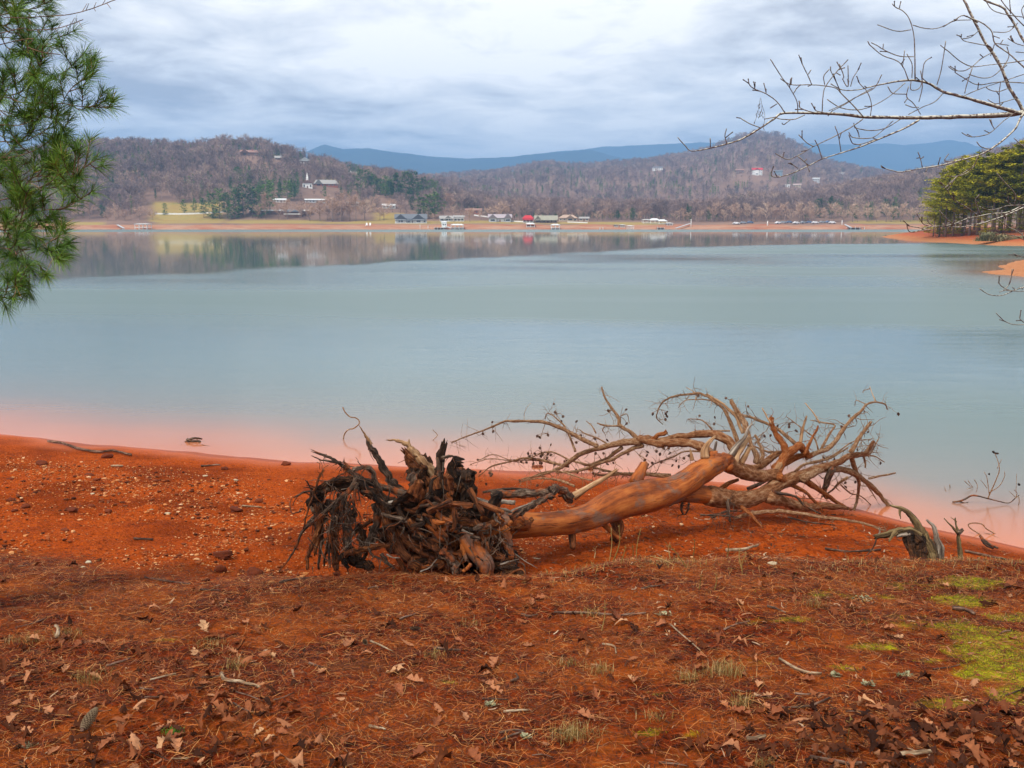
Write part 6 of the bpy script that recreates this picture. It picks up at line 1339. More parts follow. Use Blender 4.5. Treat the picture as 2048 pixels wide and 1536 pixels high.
NBR = [  # zone, points, r0, r1, d0, d1
 ('N', [(2400, 560), (2200, 625), (2048, 650), (1900, 668), (1700, 675), (1500, 680), (1300, 680), (1120, 676), (1000, 662), (850, 655), (660, 655), (600, 690), (500, 755), (400, 810), (330, 832), (230, 858), (125, 873), (80, 835), (45, 795)], 26, 4, 5.3, 4.6),
 ('N', [(2200, 625), (2060, 660), (1960, 635), (1800, 590), (1650, 550), (1580, 530), (1500, 485), (1440, 468), (1380, 465), (1290, 475), (1180, 498), (1080, 520), (1000, 520), (930, 485)], 20, 3, 5.2, 5.0),
 ('N', [(1120, 678), (1060, 610), (990, 540), (960, 510), (880, 495), (800, 490), (700, 490), (640, 455)], 7, 2.5, 4.85, 4.8), ('N', [(820, 490), (800, 440), (770, 380), (745, 318)], 4.5, 2.2, 4.8, 4.8), ('N', [(800, 430), (815, 405)], 3, 2, 4.8, 4.8),
 ('N', [(740, 655), (735, 590), (700, 520), (650, 450), (610, 390), (580, 343)], 6, 2.2, 4.75, 4.7), ('N', [(715, 540), (730, 515)], 3, 2, 4.7, 4.7),
 ('N', [(665, 652), (620, 590), (560, 545), (490, 515), (460, 490), (452, 455)], 6, 2.4, 4.7, 4.65), ('N', [(490, 515), (492, 495)], 3, 2, 4.7, 4.7), ('N', [(555, 540), (557, 515)], 3, 2, 4.7, 4.7), ('N', [(580, 625), (620, 600)], 3, 2, 4.7, 4.7),
 ('N', [(880, 655), (885, 560), (900, 500), (960, 420), (1030, 345)], 6, 2.2, 4.8, 4.8), ('N', [(895, 490), (890, 440), (922, 400)], 4, 2, 4.8, 4.8), ('N', [(985, 395), (965, 358)], 3, 2, 4.8, 4.8), ('N', [(980, 370), (1005, 440), (1000, 460), (1030, 500), (1030, 380)], 3, 2, 4.8, 4.8),
 ('N', [(920, 640), (1000, 605), (1080, 560), (1180, 510), (1225, 432)], 4.5, 2.2, 4.85, 4.9), ('N', [(1045, 500), (1060, 450), (1095, 395)], 3.5, 2, 4.9, 4.9),
 ('N', [(1115, 690), (1050, 735), (950, 790), (830, 848), (740, 900), (680, 922), (610, 888)], 7, 2.4, 4.8, 4.7), ('N', [(830, 848), (790, 825), (745, 780)], 4, 2.2, 4.7, 4.7), ('N', [(740, 905), (800, 955)], 2.5, 2, 4.7, 4.7),
 ('N', [(1440, 695), (1350, 745), (1220, 800), (1100, 850), (990, 885), (880, 920), (800, 960), (700, 1005), (620, 1025), (585, 1010), (600, 960)], 9, 2.6, 5.0, 4.75), ('N', [(740, 975), (695, 940)], 3.5, 2, 4.8, 4.8), ('N', [(990, 885), (975, 790), (955, 730)], 3.5, 1.8, 4.9, 4.9), ('N', [(880, 920), (865, 870), (855, 840)], 3, 1.8, 4.9, 4.9),
 ('N', [(1340, 685), (1250, 740), (1160, 755), (1070, 740)], 5, 2.2, 4.9, 4.9), ('N', [(1290, 700), (1200, 780), (1150, 800), (1060, 795), (1035, 765)], 4, 2, 4.9, 4.85), ('N', [(1190, 805), (1120, 830), (1060, 832), (1035, 780)], 4, 2, 4.9, 4.85), ('N', [(1095, 795), (1088, 755)], 3, 2, 4.9, 4.9),
 ('N', [(1620, -120), (1700, 0), (1740, 80), (1790, 180), (1830, 260), (1870, 310), (1920, 400), (1960, 500), (2010, 580), (2060, 660), (2200, 760)], 9, 20, 5.5, 5.25),
 ('N', [(1780, -60), (1820, 0), (1920, 40), (1960, 90), (2000, 150), (2048, 240), (2160, 420), (2300, 560)], 9, 14, 5.6, 5.35),
 ('N', [(1780, 130), (1700, 90), (1640, 120), (1560, 160), (1480, 165), (1405, 145)], 7, 3.5, 5.4, 5.2), ('N', [(1740, 115), (1650, 120), (1580, 155)], 4, 3, 5.4, 5.3),
 ('N', [(1418, 460), (1416, 300), (1410, 200), (1385, 110), (1350, 65), (1310, 45), (1285, 22)], 7, 3, 5.05, 5.1), ('N', [(1395, 172), (1310, 180), (1200, 143)], 4, 2.2, 5.1, 5.1), ('N', [(1400, 450), (1400, 370), (1370, 312)], 4, 2, 5, 5),
 ('N', [(1380, 465), (1350, 390), (1310, 350), (1230, 320), (1155, 260)], 6, 2.4, 5.0, 4.95), ('N', [(1410, 328), (1330, 325), (1260, 300), (1200, 265), (1165, 247)], 5, 2.2, 5.0, 5.0), ('N', [(1232, 285), (1235, 255)], 3, 2, 5, 5), ('N', [(1345, 390), (1358, 292)], 3.5, 2, 5, 5),
 ('N', [(1545, 490), (1570, 400), (1595, 238)], 4.5, 2.4, 5.1, 5.1), ('N', [(1395, 470), (1395, 520), (1450, 500), (1470, 370), (1515, 330)], 4, 2, 5.0, 5.0), ('N', [(1440, 590), (1460, 500), (1450, 410)], 3, 2, 5, 5),
 ('N', [(1700, 90), (1800, 130), (1860, 180), (1880, 250), (1960, 310), (2048, 390), (2160, 500)], 5, 8, 5.4, 5.3), ('N', [(1870, 185), (1950, 185), (2000, 150)], 4, 3, 5.4, 5.4),
 ('N', [(2150, 330), (2048, 350), (1950, 365), (1850, 375), (1750, 385), (1680, 355), (1620, 305), (1565, 262)], 7, 2.2, 5.2, 5.1), ('N', [(2150, 490), (2048, 480), (1900, 475), (1780, 490), (1700, 450), (1650, 420)], 7, 2.2, 5.2, 5.1),
 ('N', [(1750, 390), (1720, 480), (1705, 540)], 3.5, 2.4, 5.1, 5.1), ('N', [(1690, 560), (1780, 520), (1880, 485), (2048, 430)], 4, 3, 5.1, 5.2), ('N', [(1950, 365), (1870, 440), (1800, 450), (1730, 430)], 3.5, 2, 5.15, 5.1), ('N', [(1750, 385), (1700, 410), (1640, 405), (1612, 385)], 3, 2, 5.1, 5.1),
 ('N', [(1870, 300), (1800, 340), (1750, 385)], 4, 3, 5.3, 5.2), ('N', [(1840, 265), (1760, 250), (1700, 235), (1675, 205)], 4, 2.2, 5.3, 5.3), ('N', [(1790, 175), (1740, 215), (1690, 225)], 3.5, 2, 5.3, 5.3), ('N', [(1880, 250), (1960, 262)], 3, 2, 5.3, 5.3), ('N', [(2048, 265), (2000, 250), (1955, 222)], 3, 2, 5.4, 5.4), ('N', [(2048, 305), (2000, 300)], 3, 2, 5.4, 5.4),
 ('N', [(1830, 260), (1860, 280), (1865, 310)], 9, 6, 5.3, 5.3), ('N', [(1920, 400), (1960, 330), (1950, 270)], 4, 2.4, 5.3, 5.3), ('N', [(2048, 100), (1950, 85), (1870, 60), (1830, 10), (1820, -20)], 4, 3, 5.5, 5.5), ('N', [(1970, 80), (1965, 0), (1960, -40)], 5, 4, 5.5, 5.5), ('N', [(2048, 150), (2000, 100), (1930, 20), (1900, -30)], 6, 5, 5.5, 5.5), ('N', [(2048, 110), (2035, 60), (2048, 30)], 4, 3, 5.5, 5.5),
 ('N', [(2200, 520), (2100, 590), (2030, 680), (2000, 740), (1940, 800), (1860, 860), (1780, 900), (1650, 935), (1550, 960), (1450, 975), (1340, 995), (1280, 985), (1222, 968)], 12, 3, 5.2, 4.9),
 ('N', [(1780, 905), (1760, 960), (1720, 1000), (1660, 1020), (1600, 1020)], 5, 2.5, 5.0, 5.0), ('N', [(1660, 1020), (1620, 1060), (1590, 1090)], 3, 2, 5, 5), ('N', [(1910, 615), (1905, 550), (1912, 475)], 4, 2.5, 5.2, 5.2), ('N', [(2000, 650), (1930, 700), (1850, 770), (1780, 790), (1730, 790), (1688, 768)], 5, 2.4, 5.1, 5.1),
 ('N', [(1878, 748), (1862, 720), (1848, 690)], 3, 2, 5.1, 5.1), ('N', [(1580, 540), (1530, 590), (1460, 620), (1380, 662)], 4.5, 2.5, 5.1, 5.0), ('N', [(1360, 480), (1280, 550), (1200, 600), (1120, 630), (1050, 635), (980, 620), (910, 575)], 5, 2.4, 5.0, 4.9), ('N', [(1380, 500), (1370, 560), (1410, 600), (1450, 662)], 5, 3.5, 5.0, 5.0),
 ('N', [(1170, 510), (1080, 560), (1020, 600), (940, 640)], 5, 3, 4.95, 4.9), ('N', [(1160, 670), (1165, 600), (1140, 530), (1095, 480), (1085, 450)], 4, 2, 4.9, 4.9), ('N', [(990, 540), (960, 470), (930, 410)], 3, 2, 4.85, 4.8), ('N', [(1260, 500), (1290, 540), (1370, 545)], 3, 2, 5, 5), ('N', [(780, 665), (720, 690), (650, 690), (600, 680), (545, 690)], 4.5, 2.4, 4.7, 4.7), ('N', [(700, 690), (660, 720), (648, 712)], 3, 2, 4.7, 4.7), ('N', [(850, 655), (790, 640), (750, 620), (752, 590)], 3, 2, 4.75, 4.75), ('N', [(910, 655), (845, 640), (838, 615)], 3, 2, 4.75, 4.75), ('N', [(525, 740), (460, 715), (408, 683)], 3.5, 2, 4.65, 4.65), ('N', [(330, 832), (318, 790), (326, 745)], 4, 2.4, 4.65, 4.65), ('N', [(234, 852), (233, 800)], 3, 2, 4.6, 4.6), ('N', [(1650, 935), (1590, 930), (1612, 890)], 3, 2, 4.9, 4.9), ('N', [(1460, 970), (1450, 920), (1435, 880)], 3, 1.8, 4.9, 4.9), ('N', [(1855, 865), (1800, 850), (1775, 820)], 3, 1.8, 4.9, 4.9), ('N', [(1990, 800), (2048, 850), (2100, 870)], 3, 2, 5, 5),
 ('N', [(1585, 540), (1540, 510), (1490, 480)], 4, 3, 5.1, 5.0), ('N', [(1960, 510), (1900, 530), (1850, 520), (1830, 505)], 3.5, 2, 5.2, 5.2), ('N', [(2000, 570), (1930, 590), (1880, 600), (1840, 575)], 3.5, 2, 5.2, 5.2), ('N', [(1440, 620), (1400, 620), (1362, 605)], 3, 2, 5, 5),
 ('3', [(1400, 540), (1240, 590), (1124, 620), (1050, 650), (950, 690), (830, 730), (700, 760), (600, 765), (500, 758), (410, 765), (330, 795), (270, 800), (250, 770), (245, 735)], 12, 3, 5.3, 4.9),
 ('3', [(1240, 575), (1124, 600), (1040, 640), (970, 660), (880, 665), (800, 680), (700, 700), (600, 740), (500, 762)], 9, 5, 5.2, 5.0), ('3', [(780, 680), (700, 620), (600, 560), (550, 490), (520, 450), (498, 425)], 7, 3, 5.05, 5.0), ('3', [(545, 490), (565, 470), (610, 400), (700, 340), (750, 300), (780, 235)], 3.5, 5, 5.0, 4.95),
 ('3', [(800, 675), (770, 600), (760, 560), (790, 520)], 5, 2.6, 5.05, 5.05), ('3', [(430, 762), (370, 740), (320, 665)], 5, 2.6, 4.95, 4.95), ('3', [(370, 775), (310, 765), (255, 755)], 4, 2.4, 4.95, 4.95), ('3', [(1124, 600), (1000, 605), (920, 630), (850, 635), (790, 610)], 6, 3, 5.1, 5.05),
 ('3', [(590, 740), (540, 700), (490, 640)], 4, 2.4, 5, 5), ('3', [(440, 755), (400, 720)], 4, 2.4, 5, 5), ('3', [(1040, 610), (990, 565)], 4, 2.4, 5.1, 5.1), ('3', [(1050, 600), (1060, 520), (980, 430), (920, 360)], 4, 2, 5.1, 5.1),
 ('3', [(1500, 1150), (1300, 1190), (1124, 1215), (1060, 1235), (980, 1270), (920, 1280), (850, 1265), (790, 1225)], 10, 3, 5.3, 5.0), ('3', [(1300, 1230), (1124, 1245), (1020, 1240), (960, 1210), (930, 1180)], 7, 3, 5.1, 5.05), ('3', [(970, 1240), (1020, 1180), (1035, 1080)], 4, 2.4, 5.0, 5.0), ('3', [(1040, 1245), (980, 1240), (940, 1252)], 4, 3, 5.0, 5.0),
 ('3', [(1500, 1440), (1300, 1480), (1124, 1495), (1050, 1495), (980, 1470), (915, 1410)], 8, 3, 5.2, 5.0), ('3', [(1124, 1480), (1100, 1460), (1090, 1440)], 4, 2.4, 5.0, 5.0), ('3', [(1250, 1020), (1124, 990), (1080, 980), (1045, 962)], 6, 3, 5.1, 5.05), ('3', [(1124, 840), (1080, 800), (1000, 760), (920, 700)], 4.5, 2.5, 5.1, 5.1), ('3', [(1300, 920), (1124, 860), (1070, 835), (1035, 828)], 5, 3, 5.15, 5.1),
]
rn_ = random.Random(3)
def npiece(name, mat, adder, parent=NT, L_=NL):
    g = Geo(); adder(g)
    for i, v in enumerate(g.V): g.V[i] = v - L_
    return g.build(name, mat, parent)
def _(g):
    tube(g, [(NX, NY_, nz - .3), (NX + .02, NY_, 1.7), (NX - .03, NY_ + .02, 2.7), (NX + .04, NY_ + .05, 3.8), (NX - .02, NY_ + .1, 5.0), (NX - .2, NY_ + .15, 6.4)], [.16, .125, .11, .10, .08, .05], 18, 6, .05, .06, 5, rnd=.5)
npiece('trunk', M_LICHEN, _)
for zid, pts, r0, r1, d0, d1 in NBR:
    pts_, rad_ = curve(zid, pts, r0 * (.62 if max(r0, r1) > 7 else .54), r1 * .54, d0, d1, clampg=False)
    rad_ = [max(q, .0023) for q in rad_]
    fx = pts_[0][0]
    if ZO[zid][0] + pts[0][0] / ZO[zid][2] > 2100:       # root the limb in the trunk
        z0 = pts_[0][2] - .05; pts_ = [(NX, NY_ + .03, min(max(z0 - .1, 1.2), 5.5))] + pts_; rad_ = [rad_[0] * 1.25] + rad_
    elif ZO[zid][0] + pts[-1][0] / ZO[zid][2] > 2100:
        pts_ = pts_ + [(NX, NY_ + .03, pts_[-1][2] - .15)]; rad_ = rad_ + [rad_[-1] * 1.3]
    thick = max(r0, r1) > 7
    def _(g):
        p, r, T = tube(g, pts_, rad_, 10 if thick else 6, 5, .10, .05 if thick else 0, 4, wig=.22, rnd=1.0 if thick else .55)
        for k in range(rn_.randint(0, 2) + (1 if thick else 0)):     # short spur buds
            i = rn_.randrange(len(p) // 3, len(p)); d = T[i] * .6 + np.array([rn_.gauss(0, .4), rn_.gauss(0, .4), rn_.gauss(.4, .5)]); d /= np.linalg.norm(d); L = rn_.uniform(.012, .035)
            tube(g, [p[i], p[i] + d * L, p[i] + d * L * 1.3], [.0028, .0022, .0034], 5, 1, 0, rnd=.2)
    npiece('branch', M_LICHEN, _)
def _(g):       # hanging dry seed tassels
    for (a, b_) in (((523, 565), (488, 715)), ((526, 570), (516, 680)), ((530, 600), (540, 740))):
        pa, ra = curve('N', [a, ((a[0] + b_[0]) / 2 + rn_.uniform(-14, 14), (a[1] + b_[1]) / 2), b_], 1.6, 1.2, 4.68, 4.66, clampg=False); pa = np.array(pa)
        for i in rn_.sample(range(3, 13), 6):
            q = pa[0] + (pa[2] - pa[0]) * i / 12; tube(g, [q, q + np.array([(-1) ** i * .003, 0, -.006]), q + np.array([(-1) ** i * .004, 0, -.012])], [.0008, .0022, .0006], 4, 1, 0, rnd=0)
        tube(g, pa, [.0009] * 3, 4, 6, 0, rnd=0)
npiece('seed_tassel', M_LICHEN, _)

# ---- pine on the left, trunk outside the view
PX_, PY_ = -3.9, 5.6; pz_ = float(ground_z(PX_, PY_))
PT = empty('pine_tree', (PX_, PY_, pz_)); PL = np.array(PT.location)
tag(PT, 'long needled green pine leaning in from the left edge close to the viewer', 'pine tree')
M_PTWIG = wood_mat('pine_twig_bark', [(.3, (.05, .03, .02)), (.55, (.16, .09, .055)), (.75, (.30, .20, .13))], streak=(60, 60, 20))
m, nt, b = newmat('pine_needles'); b.inputs['Roughness'].default_value = .45; b.inputs['Specular IOR Level'].default_value = .35
setc(nt, b, ramp(nt, attr(nt, 'rnd'), [(0, (.022, .060, .010)), (.35, (.060, .145, .014)), (.7, (.13, .25, .022)), (.93, (.24, .36, .05)), (1, (.42, .24, .06))]))
b.inputs['Subsurface Weight'].default_value = 0; M_NEEDLE = m
def _(g): tube(g, [(PX_, PY_, pz_ - .3), (PX_ + .03, PY_, 2.5), (PX_ - .03, PY_, 5), (PX_, PY_ + .1, 8), (PX_, PY_, 11)], [.2, .17, .14, .10, .04], 20, 5, .05, .05, 5)
npiece('trunk', M_BARK, _, PT, PL)
def needles_on(nd, p, T, i0, rng, dens=7, L=.085, tone=.4):
    """bundles of long needles around the twig from sample i0 to its tip"""
    for i in range(i0, len(p)):
        k = dens if i < len(p) - 2 else dens * 2
        for _k in range(k):
            c = p[i] + (p[min(i + 1, len(p) - 1)] - p[i]) * rng.random(); t = T[i]
            v = np.array([rng.gauss(0, 1), rng.gauss(0, 1), rng.gauss(0, 1)]); v -= t * v.dot(t); v /= max(np.linalg.norm(v), 1e-6)
            d = t * rng.uniform(.55, 1.5) + v * rng.uniform(.5, 1.0) + np.array([0, 0, -.10]); d /= np.linalg.norm(d)
            l = L * rng.uniform(.65, 1.15); s_ = np.cross(d, [rng.gauss(0, 1), rng.gauss(0, 1), rng.gauss(0, 1)]); s_ /= max(np.linalg.norm(s_), 1e-6); w_ = .00105
            m_ = c + d * l * .55; e_ = c + d * l + np.array([0, 0, -.10 * l])
            nd[0] += [c - s_ * w_, c + s_ * w_, m_ + s_ * w_, m_ - s_ * w_, e_]; r_ = min(1, max(0, tone + rng.gauss(0, .17))); nd[1] += [r_] * 5
def needle_geo(nd):
    g = Geo(); n = len(nd[0]) // 5; V = np.array(nd[0]); i = np.arange(n)[:, None] * 5
    g.add(V, i + np.array([[0, 1, 2, 3]]), i + np.array([[3, 2, 4]]), rnd=np.array(nd[1])); return g
PBR = [  # points, r0, r1, d0, d1, share with needles, side shoots
 ([(-260, 560), (-80, 500), (0, 460), (60, 455), (130, 430), (200, 405), (270, 370), (330, 330), (370, 290), (400, 258)], 9, 2.5, 5.5, 5.0, 11), ([(-240, 560), (0, 470), (100, 490), (200, 495), (300, 497), (380, 510), (460, 515), (535, 512)], 8, 2.5, 5.4, 4.8, 12),
 ([(130, 430), (160, 380), (190, 330), (195, 285)], 4, 2, 5.2, 5.1, 4), ([(300, 495), (330, 440), (370, 400), (410, 380)], 4, 2, 5, 4.9, 5), ([(-160, 200), (0, 180), (80, 185), (160, 190), (240, 190), (300, 172), (350, 150)], 7, 2.2, 5.5, 5.2, 9),
 ([(-160, 90), (0, 70), (90, 60), (180, 30), (250, 2)], 6, 2.2, 5.6, 5.4, 8), ([(-100, 130), (0, 120), (70, 150), (130, 210), (160, 240)], 5, 2.2, 5.3, 5.2, 6), ([(-100, 20), (20, 10), (120, 20), (200, -20)], 5, 2.2, 5.6, 5.5, 6), ([(-60, 250), (0, 180), (30, 225), (60, 240)], 4, 2, 5.4, 5.3, 3),
 ([(-240, 1120), (0, 1070), (60, 1060), (100, 1020), (180, 970), (270, 920), (340, 870), (400, 810), (462, 765)], 9, 2.5, 5.4, 4.8, 11), ([(340, 870), (372, 800), (382, 735)], 4, 2.2, 4.9, 4.85, 4),
 ([(0, 1090), (100, 1060), (200, 1012), (300, 1000), (380, 960), (442, 918)], 7, 2.4, 5.2, 4.8, 9), ([(-240, 800), (0, 760), (80, 750), (170, 720), (230, 680), (272, 648)], 7, 2.4, 5.4, 5.0, 9), ([(100, 870), (200, 810), (240, 760), (272, 690)], 5, 2.4, 5.2, 5.0, 6),
 ([(60, 1110), (90, 1090), (120, 960), (150, 900), (210, 905), (275, 898)], 5, 2.2, 5.1, 4.9, 6), ([(-200, 1060), (0, 1100), (60, 1150), (120, 1215), (180, 1260), (205, 1300)], 7, 2.4, 5.2, 4.9, 8), ([(100, 1200), (180, 1190), (240, 1160), (308, 1118)], 5, 2.2, 5.0, 4.9, 7), ([(180, 1190), (250, 1200), (300, 1225)], 3, 2, 4.9, 4.9, 3),
 ([(-160, 1420), (0, 1390), (50, 1382), (110, 1372)], 6, 2.2, 5.0, 4.8, 5), ([(-60, 1400), (0, 1420), (25, 1470)], 4, 2, 4.9, 4.8, 4), ([(-60, 1180), (60, 1200), (120, 1250), (155, 1300)], 5, 2.2, 5.0, 4.9, 6), ([(-200, 620), (0, 600), (100, 600), (200, 560), (260, 570), (300, 610)], 7, 2.2, 5.3, 5.0, 8),
 ([(-200, 700), (0, 680), (110, 680), (200, 640), (260, 660)], 7, 2.2, 5.5, 5.1, 8), ([(-200, 900), (0, 880), (90, 850), (180, 790), (210, 740)], 7, 2.2, 5.5, 5.2, 9), ([(-200, 980), (0, 960), (80, 930), (160, 850), (250, 850), (290, 860)], 7, 2.2, 5.4, 5.0, 9), ([(-200, 1020), (0, 1000), (100, 980), (200, 900), (300, 880)], 6, 2.2, 5.6, 5.2, 9),
 ([(-100, 1120), (0, 1150), (80, 1130), (160, 1090), (230, 1060)], 6, 2.2, 5.3, 5.0, 8), ([(-100, 1260), (0, 1240), (60, 1230), (110, 1290), (120, 1340)], 5, 2.2, 5.2, 5.0, 6), ([(-100, 540), (0, 530), (80, 550), (160, 520), (200, 460)], 6, 2.2, 5.4, 5.2, 8), ([(-60, 400), (20, 420), (70, 380), (60, 350)], 4, 2, 5.4, 5.3, 5), ([(-200, 480), (-40, 440), (40, 430), (110, 380), (150, 300), (140, 270)], 5, 2.2, 5.5, 5.3, 6),
 ([(-200, 1180), (-40, 1220), (20, 1280), (30, 1350)], 5, 2.2, 5.4, 5.2, 5), ([(-100, 640), (0, 650), (60, 700), (140, 640), (200, 620)], 6, 2.2, 5.5, 5.3, 7), ([(-100, 820), (0, 830), (70, 800), (150, 780)], 6, 2.2, 5.5, 5.3, 7), ([(-100, 1040), (0, 1030), (60, 990), (100, 900)], 6, 2.2, 5.6, 5.4, 7), ([(-300, -100), (-60, -40), (60, 20), (130, 60)], 7, 2.2, 5.6, 5.4, 7)]
rp = random.Random(17)
for pts, r0, r1, d0, d1, ns in PBR:
    pts_, rad_ = curve('P', pts, r0 * .5, r1 * .5, d0, d1, clampg=False); rad_ = [max(q, .0022) for q in rad_]
    if pts[0][0] < -90: pts_ = [(PX_, PY_, pts_[0][2] - .15)] + pts_; rad_ = [rad_[0] * 1.8] + rad_
    nd = [[], []]
    def _(g):
        p, r, T = tube(g, pts_, rad_, 7, 6, .08, wig=.12)
        i1 = len(p) - max(4, int(.26 * len(p))); needles_on(nd, p, T, i1, rp, 7, .105, .5)
        for k in range(int(ns * 1.0)):
            i = rp.randrange(int(len(p) * (.25 if k > 1 else .08)), len(p) - 3); px_, py_ = project(*p[i]); 
            d = T[i] * rp.uniform(.5, 1.0) + np.array([rp.gauss(0, .45), rp.gauss(0, .55), rp.gauss(.12, .5)]); d /= np.linalg.norm(d); L = rp.uniform(.07, .16); d[0] = d[0] * .7; d[2] += .15 if py_ > 1000 else 0; d /= np.linalg.norm(d)
            e = p[i] + d * L; pp = [p[i], p[i] + d * L * .5 + np.array([0, 0, -.008]), e + np.array([0, 0, .018])]
            p2, r2, T2 = tube(g, pp, [.003, .0026, .002], 5, 4, 0); needles_on(nd, p2, T2, 3, rp, 11, .098, rp.uniform(.25, .7))
    b_ = npiece('branch', M_PTWIG, _, PT, PL)
    g = needle_geo(nd)
    for i, v in enumerate(g.V): g.V[i] = v - PL
    g.build('needles', M_NEEDLE, b_, smooth=False)
for pts, r0, r1 in (([(-120, 100), (30, 85), (120, 86), (220, 78), (330, 70), (430, 45), (555, -2)], 4, 2.2), ([(0, 160), (140, 145), (250, 140), (330, 120), (400, 94)], 2.6, 1.6), ([(60, 200), (130, 225), (200, 250), (290, 262)], 2.4, 1.5)):
    pts_, rad_ = curve('P', pts, r0 * .5, r1 * .5, 4.7, 4.6, clampg=False); rad_ = [max(q, .002) for q in rad_]
    pts_ = [(PX_, PY_, pts_[0][2] - .1)] + pts_; rad_ = [rad_[0] * 2] + rad_
    def _(g):
        p, r, T = tube(g, pts_, rad_, 6, 6, .06, wig=.2)
        for k in range(9):
            i = rp.randrange(len(p) // 3, len(p) - 1); d = T[i] * .5 + np.array([0, rp.gauss(0, .3), rp.choice((-1, 1)) * .8]); d /= np.linalg.norm(d); tube(g, [p[i], p[i] + d * rp.uniform(.02, .05)], [.0016, .001], 4, 1, 0)
    npiece('bare_twig', M_PTWIG, _, PT, PL)
# ================================================================== THINGS ON THE GROUND
def gslope(x, y):
    e = .02; return np.stack([-(ground_z(x + e, y) - ground_z(x - e, y)) / (2 * e), -(ground_z(x, y + e) - ground_z(x, y - e)) / (2 * e), np.ones_like(x)], -1)
def in_view(x, y, m=240):
    z = ground_z(x, y); px, py = project(x, y, z); return (px > -m) & (px < 2048 + m) & (py < 1536 + m)
rg = np.random.default_rng(23)
def var_mat(name, stops, rough=.8, spec=.25, obj=False, nsc=60, tint=(.9, .85, .75)):
    m, nt, b = newmat(name); b.inputs['Roughness'].default_value = rough; b.inputs['Specular IOR Level'].default_value = spec
    f = objrnd(nt) if obj else attr(nt, 'rnd'); c = ramp(nt, f, [(q, tuple(a * b_ for a, b_ in zip(k, tint))) for q, k in stops])
    tco = nt.nodes.new('ShaderNodeTexCoord'); n = noise(nt, tco.outputs['Object'], nsc, 4, .7)
    setc(nt, b, mix(nt, ramp(nt, n, [(.35, .55), (.6, 0)]), c, mix(nt, .55, c, (.02, .01, .008)))); return m
# ---- red pine needles carpeting the bank
def strips(n, x, y, z, L, wd, rnd, name, mat_, label, lift=.004, tilt=.10):
    a = rg.uniform(0, 2 * np.pi, n); t = rg.normal(0, tilt, n); d = np.stack([np.cos(a), np.sin(a), t], -1); s = np.stack([-np.sin(a), np.cos(a), rg.normal(0, .3, n)], -1) * (wd / 2)[:, None]
    c = np.stack([x, y, z + lift], -1); bend = rg.normal(0, .22, n)[:, None] * s / (wd / 2)[:, None] * L[:, None]
    p0 = c - d * L[:, None] / 2; p2 = c + d * L[:, None] / 2; p1 = c + bend * .5; p1[:, 2] += rg.uniform(0, .006, n)
    for q in (p0, p1, p2): q[:, 2] = np.maximum(q[:, 2], ground_z(q[:, 0], q[:, 1]) + .0015)
    V = np.stack([p0 - s, p0 + s, p1 - s, p1 + s, p2 - s * .6, p2 + s * .6], 1).reshape(-1, 3); i = np.arange(n)[:, None] * 6
    F_ = np.concatenate([i + np.array([[0, 1, 3, 2]]), i + np.array([[2, 3, 5, 4]])])
    me = np_mesh(name, V, [F_], [mat_], False, {'rnd': np.repeat(rnd, 6)}); o = link(name, me); tag(o, label, kind='stuff'); return o
def bank_points(n, edge=0.0, ymin=3.0):
    X = []; Y = []
    while sum(map(len, X)) < n:
        y = rg.uniform(ymin, 8.3, n); x = rg.uniform(-6.2, 6.4, n); k = in_view(x, y) & (bank(x) - y + .12 * fbm(x * 3, y * 3, 2, 141) > edge); X.append(x[k]); Y.append(y[k])
    return np.concatenate(X)[:n], np.concatenate(Y)[:n]
n = 150000; x, y = bank_points(n, -.45); kk = rg.random(n) < sstep(-.5, .4, bank(x) - y + .25 * fbm(x * 2, y * 2, 3, 142)) + .04; x, y = x[kk], y[kk]; n = len(x); z = ground_z(x, y)
cl = fbm(x * 1.6, y * 1.6, 3, 143); keep = (rg.random(n) < np.clip(.75 + 1.1 * cl, .18, 1)) ; x, y, z = x[keep], y[keep], z[keep]; n = len(x)
M_NEED = var_mat('dry_pine_needles', [(0, (.016, .004, .002)), (.42, (.13, .024, .005)), (.68, (.42, .092, .014)), (.85, (.66, .22, .05)), (1, (.82, .50, .22))], .7, tint=(.80, .70, .55))  # dark end deepened for shadow between needles, pale end raised for their highlights
strips(n, x, y, z, rg.uniform(.035, .10, n), rg.uniform(.0010, .0020, n), rg.random(n) ** 1.1, 'fallen_needles', M_NEED, 'carpet of rusty red fallen pine needles on the near bank')
# sparse needles and bits straying onto the clay behind the lip and under the crown
n = 22000; x = rg.uniform(-1, 5.5, n); y = rg.uniform(7, 10.6, n); k = (shore(x) - y > .5) & (bank(x) - y < .1) & (rg.random(n) < np.clip(.5 + fbm(x * 1.5, y * 1.5, 3, 145) * 1.4 - .12 * (y - 7), .05, 1)); x, y = x[k], y[k]; n = len(x)
strips(n, x, y, ground_z(x, y), rg.uniform(.03, .09, n), rg.uniform(.0015, .004, n), rg.random(n), 'needle_litter', M_NEED, 'thin litter of dry needles and twigs on the clay below the fallen crown')
